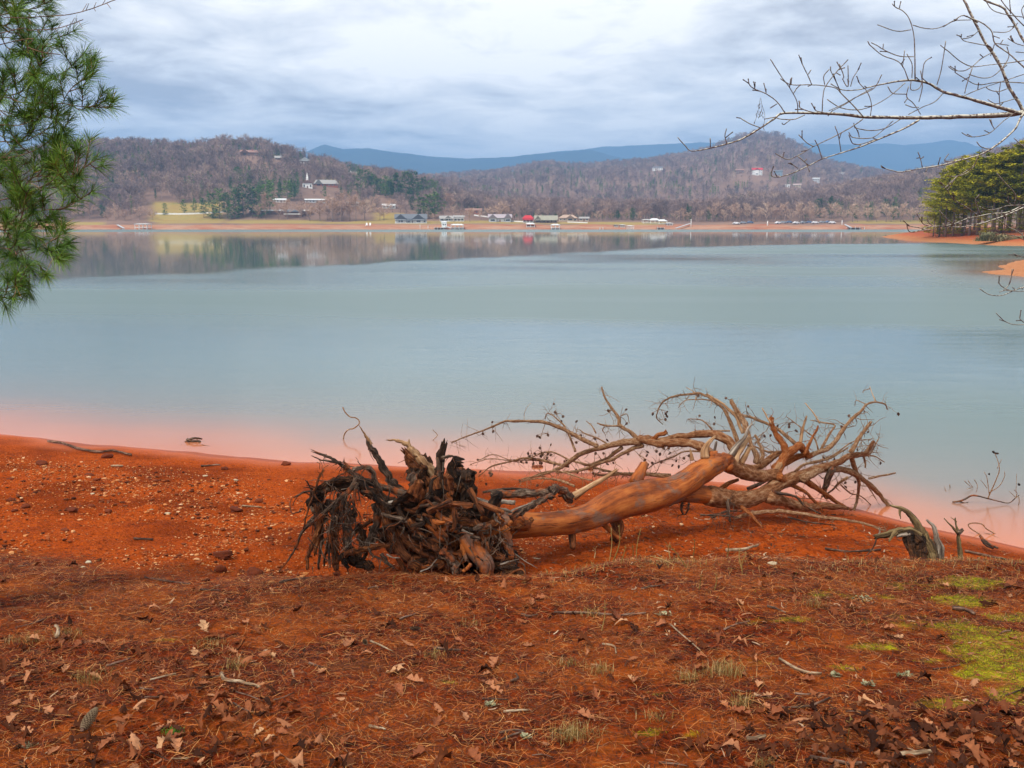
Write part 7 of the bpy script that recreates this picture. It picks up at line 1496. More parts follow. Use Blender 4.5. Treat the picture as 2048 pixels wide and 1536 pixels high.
# ---- leaves
def leaf_shape(rs, kind=0, L=.11):
    """lobed oak leaf as a curled sheet: centre line, left and right outline"""
    n = 22; t = np.linspace(0, 1, n); 
    if kind < 3:
        lob = .30 * np.sin(np.pi * t) ** .7 * (0.55 + 0.45 * np.abs(np.sin(np.pi * (3.1 + .4 * kind) * t + .3))) ** 1.4 * (.75 + .5 * t)
        lob = lob * (1 + .1 * rs.normal(size=n)); lob[:3] = .012; lob[-1] = .01
    else: lob = .20 * np.sin(np.pi * t) ** .8; lob[:3] = .012; lob[-1] = .004
    cur = rs.uniform(.6, 3.2) * rs.choice([-1, 1]); fold = rs.uniform(.2, 1.4); tw = rs.uniform(-1.6, 1.6)
    x = t * L; zc = np.sin(t * np.pi) * cur * .12 * L; V = []
    for sgn in (0, -1, 1, -2, 2):
        w_ = lob * L * (0 if sgn == 0 else (np.sign(sgn) * (.5 if abs(sgn) == 1 else 1))); ly = w_ * (1 - .15 * fold); lz = zc + np.abs(w_) * fold * .8 + w_ * tw * (t - .4) + (np.abs(w_) ** 2) * 6 * (rs.uniform(-1, 1))
        fwd = np.abs(w_) * .35; V.append(np.stack([x + fwd, ly, lz], -1))
    V = np.stack(V, 1)      # n,5,3 order 0,-1,1,-2,2
    V = V.reshape(-1, 3); V[:, 0] -= L / 2; V[:, 2] -= V[:, 2].min()
    i = np.arange(n - 1)[:, None] * 5; F_ = np.concatenate([i + np.array([[a, b_, b_ + 5, a + 5]]) for a, b_ in ((0, 1), (1, 3), (2, 0), (4, 2))]); return V, F_
LSH = [leaf_shape(np.random.RandomState(400 + i), i % 5 if i % 5 < 4 else 1, .115) for i in range(16)]
def leaf_stuff(name, x, y, mat_, label, s0=.6, s1=1.25, lift=.01, pile=0.0):
    V = []; Fq = []; rn = []; off = 0; z = ground_z(x, y)
    for i in range(len(x)):
        v, f = LSH[rg.integers(len(LSH))]; s = rg.uniform(s0, s1); a = rg.uniform(0, 6.283); tl = rg.normal(0, .28, 2)
        c, s_ = math.cos(a), math.sin(a); q = v * s * np.array([1, 1, rg.choice([1, 1, -1])]); q = q @ np.array([[c, s_, 0], [-s_, c, 0], [0, 0, 1]]); q[:, 2] += q[:, 0] * tl[0] + q[:, 1] * tl[1]; q[:, 2] -= q[:, 2].min()
        V.append(q + [x[i], y[i], z[i] + lift * rg.random() + pile * rg.random() - .002]); Fq.append(f + off); off += len(v); rn.append(np.full(len(v), rg.random()))
    me = np_mesh(name, np.concatenate(V), [np.concatenate(Fq)], [mat_], True, {'rnd': np.concatenate(rn)}); o = link(name, me); tag(o, label, kind='stuff')
LST = [(0, (.030, .010, .005)), (.35, (.09, .026, .010)), (.62, (.21, .062, .024)), (.85, (.36, .13, .06)), (1, (.55, .28, .16))]
M_LEAF = var_mat('oak_leaf', LST, .75, .08); M_LEAFO = var_mat('oak_leaf_single', [(0, (.22, .065, .028)), (.4, (.38, .135, .065)), (.8, (.52, .24, .13)), (1, (.62, .38, .22))], .7, .1, True)
M_LEAFD = var_mat('dark_leaf', [(0, (.022, .008, .005)), (.5, (.085, .026, .012)), (.85, (.24, .075, .032)), (1, (.40, .16, .08))], .75, .08)
def wsample(n, wf):
    x, y = bank_points(n * 4, .15); w_ = wf(x, y); k = rg.random(len(x)) < w_; return x[k][:n], y[k][:n]
def gl(px, py): q = G(px, py); return q[0], q[1]
LC = [(*gl(300, 1440), .9, .45, .55), (*gl(120, 1480), .7, .35, .6), (*gl(60, 1330), .8, .4, .35), (*gl(420, 1510), .7, .3, .5), (*gl(330, 1330), .7, .3, .32), (*gl(1560, 1450), .25, .12, .8), (*gl(1480, 1500), .3, .15, .5), (*gl(1660, 1500), .5, .2, .6), (*gl(1500, 1165), .4, .15, .3), (*gl(1950, 1190), .4, .2, .25)]
def wl(x, y):
    w_ = np.full(x.shape, .035)
    for cx, cy, rx, ry, a in LC: w_ = np.maximum(w_, a * np.exp(-((x - cx) / rx) ** 2 - ((y - cy) / ry) ** 2))
    return w_
x, y = wsample(1900, wl); leaf_stuff('leaf_litter', x, y, M_LEAF, 'brown fallen oak leaves scattered thickly over the needle carpet', .35, .9)
cx, cy = gl(1980, 1500); c2x, c2y = gl(1800, 1530)
x, y = wsample(2400, lambda x, y: np.clip(1.1 * np.exp(-((x - cx) / .75) ** 4 - ((y - cy) / .34) ** 4) + .7 * np.exp(-((x - c2x) / .5) ** 2 - ((y - c2y) / .18) ** 2), 0, 1))
leaf_stuff('leaf_pile', x, y, M_LEAFD, 'deep drift of dark brown leaves in the lower right corner', .4, .85, .02, .05)
# single leaves that stand out, each a thing
LM = []
for i in range(6):
    v, f = LSH[[0, 1, 2, 5, 6, 10][i]]; LM.append(np_mesh('oak_leaf', v * 1.15, [f], [M_LEAFO], True))
NAMED = [(788, 1348, 'pale lobed oak leaf lying left of a pinkish leaf near the centre'), (832, 1366, 'pinkish oak leaf right of the pale lobed leaf near the centre'), (990, 1332, 'curled pinkish oak leaf in the middle of the needle carpet'), (1560, 1440, 'large pale grey oak leaf with deep lobes on top of the small leaf heap'), (832, 1515, 'broad tan oak leaf at the bottom edge left of the middle'), (950, 1522, 'grey brown oak leaf at the bottom edge near the middle'),
         (1322, 1253, 'salmon oak leaf below the lichen twig'), (1478, 1296, 'salmon pointed oak leaf on the right hand needle carpet'), (130, 1197, 'pale leaf alone near the left edge of the bank'), (410, 1258, 'pale curled leaf with a shadow, left of centre'), (490, 1248, 'cream leaf standing on edge, left of centre'), (440, 1408, 'crumpled pale leaf beside the bent stick'), (1075, 1200, 'small cream leaf high on the bank below the root plate'), (1190, 1392, 'light oak leaf among needles right of centre'), (360, 1400, 'orange brown curled leaf in the lower left litter'), (1745, 1420, 'pale upright leaf near the moss'), (1480, 1430, 'cream folded leaf at the left end of the small leaf heap'), (700, 1290, 'pale leaf beside the muddy patch'), (1940, 1470, 'reddish leaf on the dark leaf drift'), (330, 1500, 'pointed salmon leaf at the bottom left')]
def lay_leaf(px, py, label, group=None, s=1.0):
    x, y, z = G(px, py); o = link('oak_leaf', LM[int(rg.integers(6))]); o.location = (x, y, z + .004); o.rotation_euler = (rg.normal(0, .18), rg.normal(0, .18), rg.uniform(0, 6.28)); s *= rg.uniform(.7, 1.0); o.scale = (s, s, s * .8); tag(o, label, 'leaf', group)
for px, py, l in NAMED: lay_leaf(px, py, l, 'single oak leaves')
k = 0
while k < 60:
    px, py = rg.uniform(10, 2040), rg.uniform(1190, 1530)
    x_, y_ = W(px, py, .75)
    if rg.random() > .25 + wl(np.array([x_]), np.array([y_]))[0]: continue
    k += 1; side = 'left' if px < 680 else ('middle' if px < 1370 else 'right'); dep = 'lowest' if py > 1420 else ('middle' if py > 1300 else 'upper')
    lay_leaf(px, py, 'tan oak leaf on the needles in the %s %s part of the bank' % (dep, side) if side != 'middle' else 'tan oak leaf on the needles in the %s central part of the bank' % dep, 'tan oak leaves, %s %s' % (dep, side), rg.uniform(.6, 1.0))
n = 16000; x, y = bank_points(n, 0.0); strips(n, x, y, ground_z(x, y), rg.uniform(.06, .12, n), rg.uniform(.0014, .0024, n), rg.random(n), 'upper_needles', M_NEED, 'loose dry pine needles lying on top of the fallen leaves', .022, .16)
# ---- gravel and stones on the beach
ico_v = None
def stone_mesh(seed, n1=1):
    import bmesh
    bm = bmesh.new(); bmesh.ops.create_icosphere(bm, subdivisions=n1, radius=1); V = np.array([v.co[:] for v in bm.verts]); F_ = np.array([[v.index for v in f.verts] for f in bm.faces]); bm.free()
    rs = np.random.RandomState(seed); a = rs.normal(size=(3, 3)); d = 1 + .25 * np.sin(V @ a[0] * 1.6) + .18 * np.sin(V @ a[1] * 3 + 1) + .12 * rs.uniform(-1, 1, len(V)); V = V * d[:, None] * np.array([1, .8, .55]); return V, F_
STONES = [stone_mesh(500 + i) for i in range(8)]
def stones(name, x, y, s, mat_, label, rn=None, smooth=False, sink=.25):
    V = []; F_ = []; R_ = []; off = 0; z = ground_z(x, y)
    for i in range(len(x)):
        v, f = STONES[i % 8]; a = rg.uniform(0, 6.28); c, s_ = math.cos(a), math.sin(a); q = v * s[i]; q = q @ np.array([[c, s_, 0], [-s_, c, 0], [0, 0, 1]]); V.append(q + [x[i], y[i], z[i] + s[i] * sink]); F_.append(f + off); off += len(v); R_.append(np.full(len(v), rg.random() if rn is None else rn[i]))
    me = np_mesh(name, np.concatenate(V), [np.concatenate(F_)], [mat_], smooth, {'rnd': np.concatenate(R_)}); o = link(name, me); tag(o, label, kind='stuff')
M_STONE = var_mat('clay_pebble', [(0, (.13, .030, .010)), (.35, (.42, .11, .03)), (.6, (.62, .23, .07)), (.82, (.68, .32, .13)), (1, (.80, .52, .32))], .85, .2)
def beach_pts(n):
    y = rg.uniform(7.2, 15.5, n * 5); x = rg.uniform(-8.2, 3.0, n * 5); s = shore(x) - y; k = in_view(x, y) & (s > .7) & (bank(x) - y < -.02) & (rg.random(n * 5) < np.clip(sstep(.5, 2.6, s) * (.55 + 1.3 * fbm(x * 1.1, y * .9, 3, 151)), 0, 1) * (1 - sstep(-2.2, 2.6, x) * .9)); return x[k][:n], y[k][:n]
x, y = beach_pts(15000); stones('gravel', x, y, rg.uniform(.0035, .011, len(x)) * (1 + 1.6 * (rg.random(len(x)) < .05)), M_STONE, 'small orange and cream gravel strewn over the red clay beach')
M_CLOD = var_mat('dark_clay_clod', [(0, (.075, .022, .012)), (1, (.24, .065, .025))], .95, .1)
x, y = beach_pts(650); stones('clay_crumbs', x, y, rg.uniform(.012, .030, len(x)), M_CLOD, 'dark crumbs of clay and bark on the beach')
# bark chips and shreds on the right beach and on the bank
n = 1300; x = rg.uniform(.2, 5.6, n); y = rg.uniform(7.2, 10.5, n); k = (shore(x) - y > .4) & (bank(x) - y < .2) & in_view(x, y); x, y = x[k], y[k]; M_CHIP = var_mat('bark_chip', [(0, (.06, .025, .015)), (.6, (.25, .085, .04)), (.9, (.42, .22, .13)), (1, (.6, .45, .33))], .9, .1)
strips(len(x), x, y, ground_z(x, y), rg.uniform(.02, .08, len(x)), rg.uniform(.006, .018, len(x)), rg.random(len(x)), 'bark_chips', M_CHIP, 'flat bark chips scattered over the clay below the fallen crown', .006, .2)
n = 1700; x, y = bank_points(n, .05); strips(len(x), x, y, ground_z(x, y), rg.uniform(.02, .07, n), rg.uniform(.004, .013, n), rg.random(n), 'bank_chips', M_CHIP, 'small bark chips and twig scraps lying in the needle carpet', .008, .2)
# distinct rocks
M_ROCKD = var_mat('red_brown_rock', [(0, (.13, .030, .014)), (1, (.20, .05, .022))], .9, .15, True, 14)
def rock(px, py, wpx, label, h=.6, mat_=None, sub=3, group='rocks on the beach', seed=None):
    x, y, z = G(px, py); r = wpx / 2 / F * y * 1.03; V, F_ = stone_mesh(seed or int(px), sub); V = V * np.array([1, .9, h / .55]) * r * .85
    me = np_mesh('rock', V, [F_], [mat_ or M_ROCKD], True, {'rnd': np.full(len(V), .4)}); o = link('rock', me); o.location = (x, y, z + r * h * .35); tag(o, label, 'rock', group)
rock(446, 1116, 42, 'broad low red brown rock left of the root plate', .55); rock(441, 1144, 26, 'small dark rock just below the broad red rock', .95); rock(508, 1150, 34, 'rounded red rock nearest the dangling roots', .9); rock(452, 1087, 18, 'pale speckled stone above the broad red rock', .6, M_STONE)
for px, py, w_, l in ((213, 916, 26, 'reddish clod near the water at the left'), (83, 928, 22, 'low reddish clod near the left edge'), (472, 1022, 28, 'dark clod alone in the middle of the beach'), (180, 952, 22, 'dark clod above another one at the left'), (193, 960, 16, 'dark clod just below another one at the left'), (312, 963, 14, 'small dark stone on the upper beach'), (22, 959, 14, 'small dark stone at the left edge'), (182, 1013, 18, 'dark clod, rightmost of three in a row'), (218, 1024, 16, 'dark clod on the mid left beach'), (52, 1014, 20, 'dark clod, leftmost of three in a row'), (20, 1002, 20, 'dark clod at the far left of the beach'), (28, 1023, 16, 'low dark clod at the left edge'), (145, 1024, 26, 'broad low dark clod in a row of three'), (130, 1061, 18, 'dark stone on the lower left beach'), (520, 1003, 18, 'dark clod near the dangling roots'), (570, 930, 22, 'reddish clod behind the dangling roots'), (448, 939, 16, 'small clod left of the roots near the water'), (1074, 938, 24, 'reddish clod under the arching thin branch'), (1180, 942, 18, 'reddish clod beyond the fallen trunk')):
    rock(px, py, w_, l, .5)
M_PALEST = var_mat('pale_stone', [(0, (.50, .36, .22)), (1, (.62, .56, .45))], .85, .2, True)
for px, py, w_, l in ((410, 953, 12, 'pale flat pebble on the upper beach'), (472, 961, 12, 'pale flat pebble right of another one'), (303, 1020, 10, 'small pale pebble in the middle of the left beach'), (185, 988, 10, 'pale pebble between dark clods'), (335, 1028, 14, 'light orange flat pebble'), (178, 1126, 16, 'pale pebble low on the beach'), (167, 1135, 12, 'orange pebble low on the beach'), (1543, 1128, 20, 'pale lichen covered flat stone on the clay right of the trunk')):
    rock(px, py, w_, l, .4, M_PALEST, 2, 'pale pebbles')
# ---- sticks, each a thing
M_STICKP = wood_mat('pale_stick', [(.3, (.12, .07, .04)), (.5, (.28, .18, .10)), (.7, (.46, .35, .23))], streak=(60, 60, 12)); M_STICKD = wood_mat('dark_stick', [(.3, (.03, .018, .012)), (.5, (.10, .05, .03)), (.7, (.26, .16, .11))], streak=(60, 60, 12))
def stick(pts, r0, r1, label, mat_=None, lift=.010, wig=.3, group='sticks on the ground', jag=.008):
    p = []
    for px, py in pts: x, y, z = G(px, py); p.append((x, y, z + lift + r0 / F * y * .5))
    o0 = np.array(p[0]); g = Geo(); rr = [max((r0 + (r1 - r0) * i / (len(p) - 1)) / F * p[i][1], .0018) for i in range(len(p))]
    tube(g, [np.array(q) - o0 for q in p], rr, 8, 4, .12, .05, 3, wig=wig, jag=jag); o = g.build('stick', mat_ or M_STICKD); o.location = o0; tag(o, label, 'stick', group)
stick([(443, 1352), (450, 1364), (480, 1369), (505, 1374), (518, 1380)], 4, 3, 'pale bent stick with an upturned left end', M_STICKP, .012)
stick([(115, 1290), (118, 1276), (113, 1268)], 4, 3.5, 'short pale broken twig sticking up at the left', M_STICKP, .05)
stick([(1008, 1428), (1030, 1426), (1056, 1425)], 3, 2, 'pale thin stick near the bottom middle', M_STICKP); stick([(1000, 1470), (1022, 1465), (1045, 1466)], 2.6, 2, 'short brown stick, upper of two crossed at the bottom middle'); stick([(1004, 1484), (1025, 1475), (1046, 1467)], 2.6, 2, 'short dark stick, lower of two crossed at the bottom middle')
stick([(1022, 1366), (1035, 1362), (1032, 1352)], 3, 2.4, 'small hooked dark stick in the middle of the bank'); stick([(738, 1456), (760, 1461), (770, 1464)], 3, 2.2, 'short tan stick low at the centre left', M_STICKP); stick([(870, 1300), (900, 1304), (920, 1304)], 3, 2, 'dark stick above the curled pinkish leaf')
stick([(1494, 1484), (1510, 1484), (1530, 1478)], 5, 4, 'thick short pale stick by the small leaf heap', M_STICKP, .014); stick([(1790, 1520), (1830, 1515), (1870, 1512)], 6, 4, 'long pale stick at the bottom right', M_STICKP, .02); stick([(1620, 1520), (1680, 1530), (1730, 1534)], 5, 4, 'dark stick along the bottom edge at the right'); stick([(1558, 1322), (1600, 1345), (1640, 1352)], 3, 3, 'grey green lichened stick lying diagonally at the right', M_STICKP)
stick([(1560, 1420), (1620, 1416), (1660, 1400)], 2.6, 2, 'thin grey stick right of the small leaf heap'); stick([(1905, 1220), (1930, 1224), (1948, 1232)], 5, 3, 'short dark stick above the bright moss'); stick([(1930, 1105), (1980, 1115), (2020, 1124)], 2.6, 2, 'thin dark stick on the clay at the right edge'); stick([(1798, 1126), (1820, 1124), (1838, 1127)], 3, 2, 'dark stick at the foot of the stump')
stick([(96, 886), (126, 890), (155, 900), (195, 907), (225, 905), (262, 913)], 2.6, 2.4, 'long thin dark stick lying along the upper left beach', M_STICKD, .02, .1); stick([(222, 934), (246, 934)], 2, 1.6, 'short cream stick on the upper left beach', M_STICKP); stick([(484, 1014), (523, 1017)], 1.8, 1.5, 'thin white stick right of the lone dark clod', M_STICKP); stick([(402, 934), (440, 932)], 2, 1.6, 'thin dark stick near the water left of the roots')
stick([(1452, 1108), (1490, 1106), (1500, 1102), (1515, 1098)], 3.5, 2.6, 'pale forked stick on the clay right of the trunk', M_STICKP, .03); stick([(268, 1080), (305, 1082)], 2.6, 2, 'small grey stick in the middle of the left beach'); stick([(560, 1168), (590, 1163), (632, 1158)], 3, 2, 'thin grey root like stick in front of the dangling roots'); stick([(1108, 1228), (1180, 1230), (1240, 1234), (1290, 1230)], 2.4, 2, 'long thin grey stick under the lichen clump'); stick([(1340, 1252), (1400, 1304)], 1.6, 1.4, 'straight thin straw across the needles', M_STICKP)
stick([(1650, 1100), (1700, 1106), (1760, 1102)], 2.6, 2, 'dark twig on the clay left of the stump'); stick([(290, 1158), (340, 1166), (380, 1172)], 2, 1.6, 'thin dark stick at the left edge of the needle bank'); stick([(400, 1182), (440, 1184)], 2, 1.6, 'short dark stick at the upper left of the bank'); stick([(1205, 1292), (1228, 1296), (1232, 1310)], 2.4, 1.6, 'pale curved stalk in the middle right', M_STICKP); stick([(330, 1356), (300, 1364), (345, 1352), (352, 1352)], 2, 1.6, 'thin curved pale twig on the lower left litter', M_STICKP)
ks = 0
while ks < 34:
    px, py = rg.uniform(0, 2048), rg.uniform(1180, 1530); a = rg.uniform(-.5, .5); L = rg.uniform(18, 60); ks += 1
    side = 'left' if px < 500 else ('centre left' if px < 1024 else ('centre right' if px < 1500 else 'right')); dep = 'bottom' if py > 1400 else ('middle' if py > 1280 else 'upper')
    stick([(px, py), (px + L * .5, py + L * .5 * a + rg.normal(0, 2)), (px + L, py + L * a)], rg.uniform(1.4, 3), 1.2, 'small dark twig in the %s %s of the needle bank' % (dep, side), M_STICKD if rg.random() < .85 else M_STICKP, .008, .4, 'small twigs, %s %s' % (dep, side))
# ---- pine cones on the bank
def cone_thing(px, py, label, s, rot):
    g = Geo(); V = []; Q = []; rn = []
    for k in range(16):
        t = k / 15; zc = t * .13; r = .021 * math.sin(math.pi * (.14 + .8 * t)) ** .8 + .003; n_ = 9
        for j in range(n_):
            a = (j + .5 * (k % 2) + .1 * k) / n_ * 6.283; ca, sa = math.cos(a), math.sin(a); i0 = len(V); w_ = .0085
            V += [(ca * r * .3 - sa * w_ * .5, sa * r * .3 + ca * w_ * .5, zc), (ca * r * .3 + sa * w_ * .5, sa * r * .3 - ca * w_ * .5, zc), (ca * r * 1.15 + sa * w_ * .7, sa * r * 1.15 - ca * w_ * .7, zc + .010), (ca * r * 1.15 - sa * w_ * .7, sa * r * 1.15 + ca * w_ * .7, zc + .010)]; Q.append((i0, i0 + 1, i0 + 2, i0 + 3)); rn += [.1, .1, .9, .9]
    g.add(V, Q, rnd=np.array(rn)); x, y, z = G(px, py); e = empty('pine_cone', (x, y, z + .025)); e.rotation_euler = rot; e.scale = (s, s, s); tag(e, label, 'pine cone')
    g.build('scales', var_mat('cone_scale', [(0, (.025, .014, .010)), (.6, (.10, .055, .035)), (1, (.38, .30, .20))], .7), e, smooth=False); g = Geo(); tube(g, [(0, 0, -.005), (0, 0, .06), (0, 0, .125)], [.008, .012, .004], 8, 2, .05); g.build('core', M_CONE, e)
cone_thing(165, 1470, 'long dark pine cone with pale scale tips lying in the lower left litter', 1.0, (R(75), 0, R(175)))
cone_thing(820, 1264, 'small dark pine cone on the upper middle of the bank', .5, (R(85), 0, R(80)))
cone_thing(728, 1288, 'small dark pine cone left of the muddy patch', .5, (R(85), 0, R(20)))
# ---- lichen clumps
M_LICH = var_mat('pale_green_lichen', [(0, (.24, .24, .14)), (1, (.60, .60, .42))], .9, .1)
def lichen(px, py, r, label, n_=46):
    x, y, z = G(px, py); g = Geo(); rs = random.Random(int(px)); rad = r / F * y
    for i in range(n_):
        a = rs.uniform(0, 6.28); q = rad * math.sqrt(rs.random()); c = np.array([math.cos(a) * q * 1.3, math.sin(a) * q * .8, .004]); d = np.array([rs.gauss(0, 1), rs.gauss(0, 1), abs(rs.gauss(.6, .5))]); d /= np.linalg.norm(d); L = rs.uniform(.008, .022); s_ = np.cross(d, [0, .3, 1]); s_ /= np.linalg.norm(s_)
        g.add([c - s_ * .003, c + s_ * .003, c + d * L + s_ * .007, c + d * L * 1.15, c + d * L - s_ * .007], [(0, 1, 2, 4)], [(2, 3, 4)])
    o = g.build('lichen_clump', M_LICH, smooth=False); o.location = (x, y, z); tag(o, label, 'lichen', 'lichen clumps')
for px, py, r, l in ((983, 1410, 12, 'pale lichen clump alone near the bottom middle'), (1328, 1229, 13, 'grey green lichen clump on a thin stick right of centre'), (1808, 1352, 13, 'white lichen clump right of the diagonal stick'), (1722, 1199, 20, 'greyish lichen covered twig clump at the upper right'), (1050, 1476, 6, 'tiny white lichen scrap at the end of the crossed sticks'), (50, 1494, 16, 'pale green lichen clump in the lower left corner'), (1738, 1370, 10, 'small pale lichen under the white clump'), (1672, 1352, 9, 'tiny lichen beside the diagonal stick')): lichen(px, py, r, l)
# ---- grass: tufts are things, the fringe along the lip is stuff
def blades(x, y, L, wd, lean, rnd, z=None):
    n = len(x); z = ground_z(x, y) if z is None else z; a = rg.uniform(0, 6.283, n); d = np.stack([np.cos(a), np.sin(a)], -1) * lean[:, None]; s = np.stack([-np.sin(a), np.cos(a), np.zeros(n)], -1) * (wd / 2)[:, None]
    p0 = np.stack([x, y, z - .004], -1); p1 = p0 + np.stack([d[:, 0] * L * .35, d[:, 1] * L * .35, L * .55], -1); p2 = p0 + np.stack([d[:, 0] * L, d[:, 1] * L, L * (1 - .35 * lean)], -1)
    V = np.stack([p0 - s, p0 + s, p1 + s * .8, p1 - s * .8, p2], 1).reshape(-1, 3); i = np.arange(n)[:, None] * 5; return V, i + np.array([[0, 1, 2, 3]]), i + np.array([[3, 2, 4]]), np.repeat(rnd, 5)
GST = [(0, (.16, .10, .025)), (.3, (.28, .19, .055)), (.6, (.38, .26, .085)), (.85, (.50, .36, .15)), (1, (.60, .47, .27))]
M_GRASS = var_mat('dry_grass', GST, .7, .2); M_GREEN = var_mat('green_grass', [(0, (.06, .22, .015)), (1, (.16, .42, .03))], .6, .3)
def tuft(px, py, n_, L, spread, label, mat_=None, lean=.9):
    spread = min(spread, .055)
    cx_, cy_, cz_ = G(px, py); x = rg.normal(0, spread, n_); y = rg.normal(0, spread * .7, n_); V, q, t, r_ = blades(x, y, rg.uniform(.5, 1.1, n_) * L, rg.uniform(.0016, .0030, n_), rg.uniform(.1, lean, n_), rg.random(n_), ground_z(x + cx_, y + cy_) - cz_)
    me = np_mesh('grass_tuft', V, [q, t], [mat_ or M_GRASS], False, {'rnd': r_}); o = link('grass_tuft', me); o.location = (cx_, cy_, cz_); tag(o, label, 'grass tuft', 'grass tufts')
for a in ((1450, 1350, 220, .10, .055, 'largest straw coloured grass tuft right of centre'), (1380, 1360, 110, .08, .04, 'smaller straw tuft left of the largest one'), (1145, 1475, 240, .09, .085, 'wide yellowish tuft near the bottom, right of the middle'), (1485, 1412, 90, .09, .03, 'straw tuft above the small leaf heap'), (1202, 1345, 110, .07, .045, 'olive tuft above the wide yellowish one'), (1140, 1330, 90, .06, .045, 'pale tuft left of the olive one'), (875, 1315, 70, .07, .03, 'little straw tuft in the upper middle'), (1180, 1232, 80, .07, .04, 'small straw tuft on the upper bank'), (1625, 1212, 90, .09, .05, 'pale grass tuft at the upper right of the bank'), (1310, 1440, 60, .06, .04, 'small tuft beside the moss patches'),
          (470, 1335, 80, .08, .04, 'thin green grey tuft above the bent stick'), (45, 1285, 110, .07, .08, 'low olive tuft at the left edge'), (130, 1272, 90, .06, .06, 'low olive tuft beside the short pale twig'), (420, 1290, 120, .05, .10, 'flat olive tuft on the left of the bank'), (180, 1370, 60, .14, .04, 'tall thin brown tuft in the left litter'), (1525, 1535, 50, .09, .02, 'straw tuft at the bottom edge'), (940, 1250, 60, .05, .04, 'faint tuft on the upper bank below the roots'), (1000, 1150, 70, .04, .05, 'greenish tuft at the foot of the cut root'), (1100, 1152, 90, .05, .08, 'low yellow tuft below the trunk')): tuft(*a)
tuft(345, 1468, 160, .035, .022, 'bright green seedling tuft alone in the lower left litter', M_GREEN, 1.2)
# fringe
n = 26000; x = rg.uniform(-.3, 5.6, n); y = rg.uniform(5.6, 8.2, n); t = bank(x) - y
dens = np.exp(-((t - .18) / .30) ** 2) * np.clip(.35 + 1.2 * fbm(x * 2.4, y * 2.4, 3, 161), .02, 1) * sstep(-.2, .7, x) + .22 * sstep(1.2, 4, x) * np.clip(fbm(x * 1.5, y * 1.5, 3, 163) * 2, 0, 1) * (t > 0)
k = (rg.random(n) < dens) & in_view(x, y); x, y = x[k], y[k]; n = len(x); V, q, t_, r_ = blades(x, y, rg.uniform(.02, .07, n), rg.uniform(.002, .0042, n), rg.uniform(.3, 1.2, n), rg.random(n))
me = np_mesh('dry_grass', V, [q, t_], [M_GRASS], False, {'rnd': r_}); o = link('dry_grass', me); tag(o, 'short dry yellow grass fringing the lip of the bank', kind='stuff')
# moss cushions as tiny upright blades
x = []; y = []
for px, py, rx, ry in MOSS:
    cx_, cy_, _z = G(px, py); m_ = int((26000 if px > 1900 else 4000) * rx * ry) + 40; a = rg.uniform(0, 6.28, m_); r_ = np.sqrt(rg.random(m_)); x.append(cx_ + np.cos(a) * r_ * rx * .9); y.append(cy_ + np.sin(a) * r_ * ry * .9)
x = np.concatenate(x); y = np.concatenate(y); k = (fbm(x * 8, y * 8, 4, 71) > -.05); x, y = x[k], y[k]; n = len(x); V, q, t_, r_ = blades(x, y, rg.uniform(.006, .020, n), rg.uniform(.002, .004, n), rg.uniform(.3, 1.3, n), rg.random(n))
me = np_mesh('moss', V, [q, t_], [var_mat('bright_moss', [(0, (.12, .11, .008)), (.5, (.40, .38, .015)), (1, (.66, .62, .04))], .9, .1)], False, {'rnd': r_}); o = link('moss', me); tag(o, 'bright yellow green moss cushions on the right of the bank', kind='stuff')
# tall dead stalks in front of the trunk: each a thing
def stalk(px, py, tx, ty, label, r=1.3):
    x, y, z = G(px, py); (x1, y1, z1), mp = P(tx, ty, y - .02); g = Geo(); o0 = np.array([x, y, z]); m_ = np.array([(x + x1) / 2 + rg.normal(0, .012), y, (z + z1) / 2]) - o0
    tube(g, [(0, 0, -.02), m_, np.array([x1, y1, z1]) - o0], [r / F * y, r / F * y * .8, r / F * y * .5], 5, 4, .1, rnd=rg.random()); top = np.array([x1, y1, z1]) - o0
    for k_ in range(4): q = m_ + (top - m_) * rg.uniform(.3, 1); d = np.array([rg.normal(0, 1), rg.normal(0, .5), rg.uniform(.3, 1.2)]); d /= np.linalg.norm(d); tube(g, [q, q + d * rg.uniform(.01, .03)], [.0012, .0018], 4, 1, 0)
    o = g.build('dead_stalk', M_GRASS); o.location = o0; tag(o, label, 'stalk', 'dead grass stalks in front of the fallen trunk')
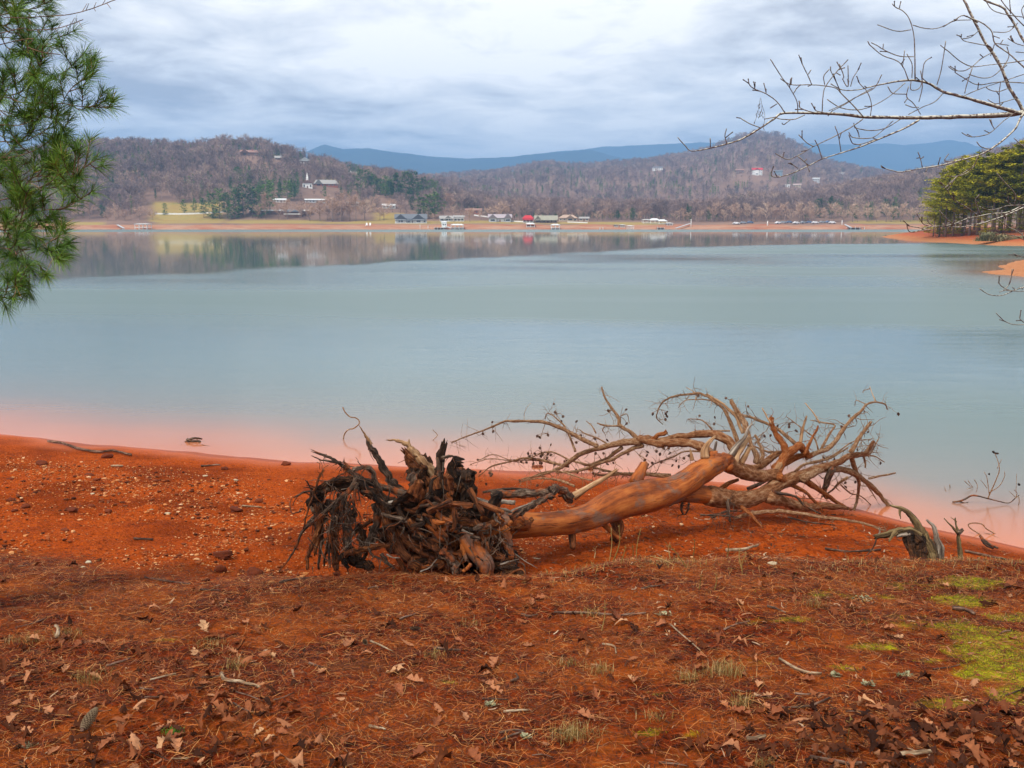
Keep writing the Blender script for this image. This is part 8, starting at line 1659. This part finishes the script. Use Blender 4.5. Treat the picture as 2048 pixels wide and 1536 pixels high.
for i, (a, b_, c, d, l) in enumerate(((1218, 1122, 1222, 1055, 'pale stalk, leftmost under the fallen trunk'), (1222, 1128, 1238, 1050, 'second pale stalk from the left, leaning right'), (1240, 1128, 1252, 1090, 'short pale stalk leaning to the right'), (1272, 1120, 1282, 1056, 'tall thin straight stalk left of the middle of the row'), (1265, 1118, 1264, 1088, 'short upright stalk right of the leftmost two'), (1188, 1116, 1190, 1098, 'tiny stalk at the left end'), (1342, 1118, 1340, 1085, 'reddish upright stalk in the row'), (1386, 1112, 1389, 1078, 'thin upright stalk in the middle of the row'), (1376, 1136, 1330, 1084, 'stalk leaning far left'), (1354, 1130, 1300, 1112, 'stalk leaning almost flat to the left'),
        (1452, 1120, 1456, 1088, 'short thin stalk right of the middle'), (1484, 1136, 1480, 1096, 'tall stalk near the right end of the row'), (1486, 1150, 1492, 1106, 'slender stalk near the right end of the row'), (1398, 1180, 1402, 1150, 'low stalk nearest the viewer'), (1428, 1180, 1434, 1150, 'low stalk beside the nearest one'), (1846, 1126, 1842, 1066, 'tall straw in front of the stump'), (1862, 1128, 1858, 1090, 'short straw in front of the stump'), (1202, 1262, 1210, 1206, 'thin bent straw on the open bank'), (790, 1175, 792, 1150, 'single straw below the root plate'), (1694, 1466 + 20, 1700, 1440, 'pale stalk at the bottom right'))): stalk(a, b_, c, d, l)
# twigs standing in the shallows beyond the root plate
yd = W(686, 878, 0)[1]; drift('curled_twig', 'thin curled twig sticking up from the water left above the root plate', 'twig', [('stem', '5', [(512, 412), (520, 378), (545, 348), (590, 335), (625, 297), (600, 265), (560, 258), (525, 225), (508, 190)], 4.5, 4, yd, yd, 't', .1, 0)], (*W(686, 878, 0), 0))
yd = W(866, 880, 0)[1]; drift('bent_twig', 'tiny bent twig in the water above the root plate', 'twig', [('stem', '5', [(1137, 420), (1168, 385), (1135, 348)], 2.6, 2.4, yd, yd, 't', .1, 0)], (*W(866, 880, 0), 0))

# ================================================================== LABELS: give look-alikes their place in the row
ORD = 'first second third fourth fifth sixth seventh eighth ninth tenth eleventh twelfth thirteenth fourteenth fifteenth sixteenth seventeenth eighteenth nineteenth twentieth'.split() + ['twenty-' + q for q in 'first second third fourth fifth sixth seventh eighth ninth'.split()] + ['thirtieth']
bpy.context.view_layer.update()
by = {}
for o in list(COL.objects):
    if o.parent is None and o.get('label') and not o.get('kind'): by.setdefault(o['label'], []).append(o)
for lab, obs in by.items():
    if len(obs) < 2: continue
    obs.sort(key=lambda o: project(*o.location)[0])
    for i, o in enumerate(obs): o['label'] = ' '.join(lab.split()[:13]) + ', ' + (ORD[i] if i < len(ORD) else 'last') + ' from left'
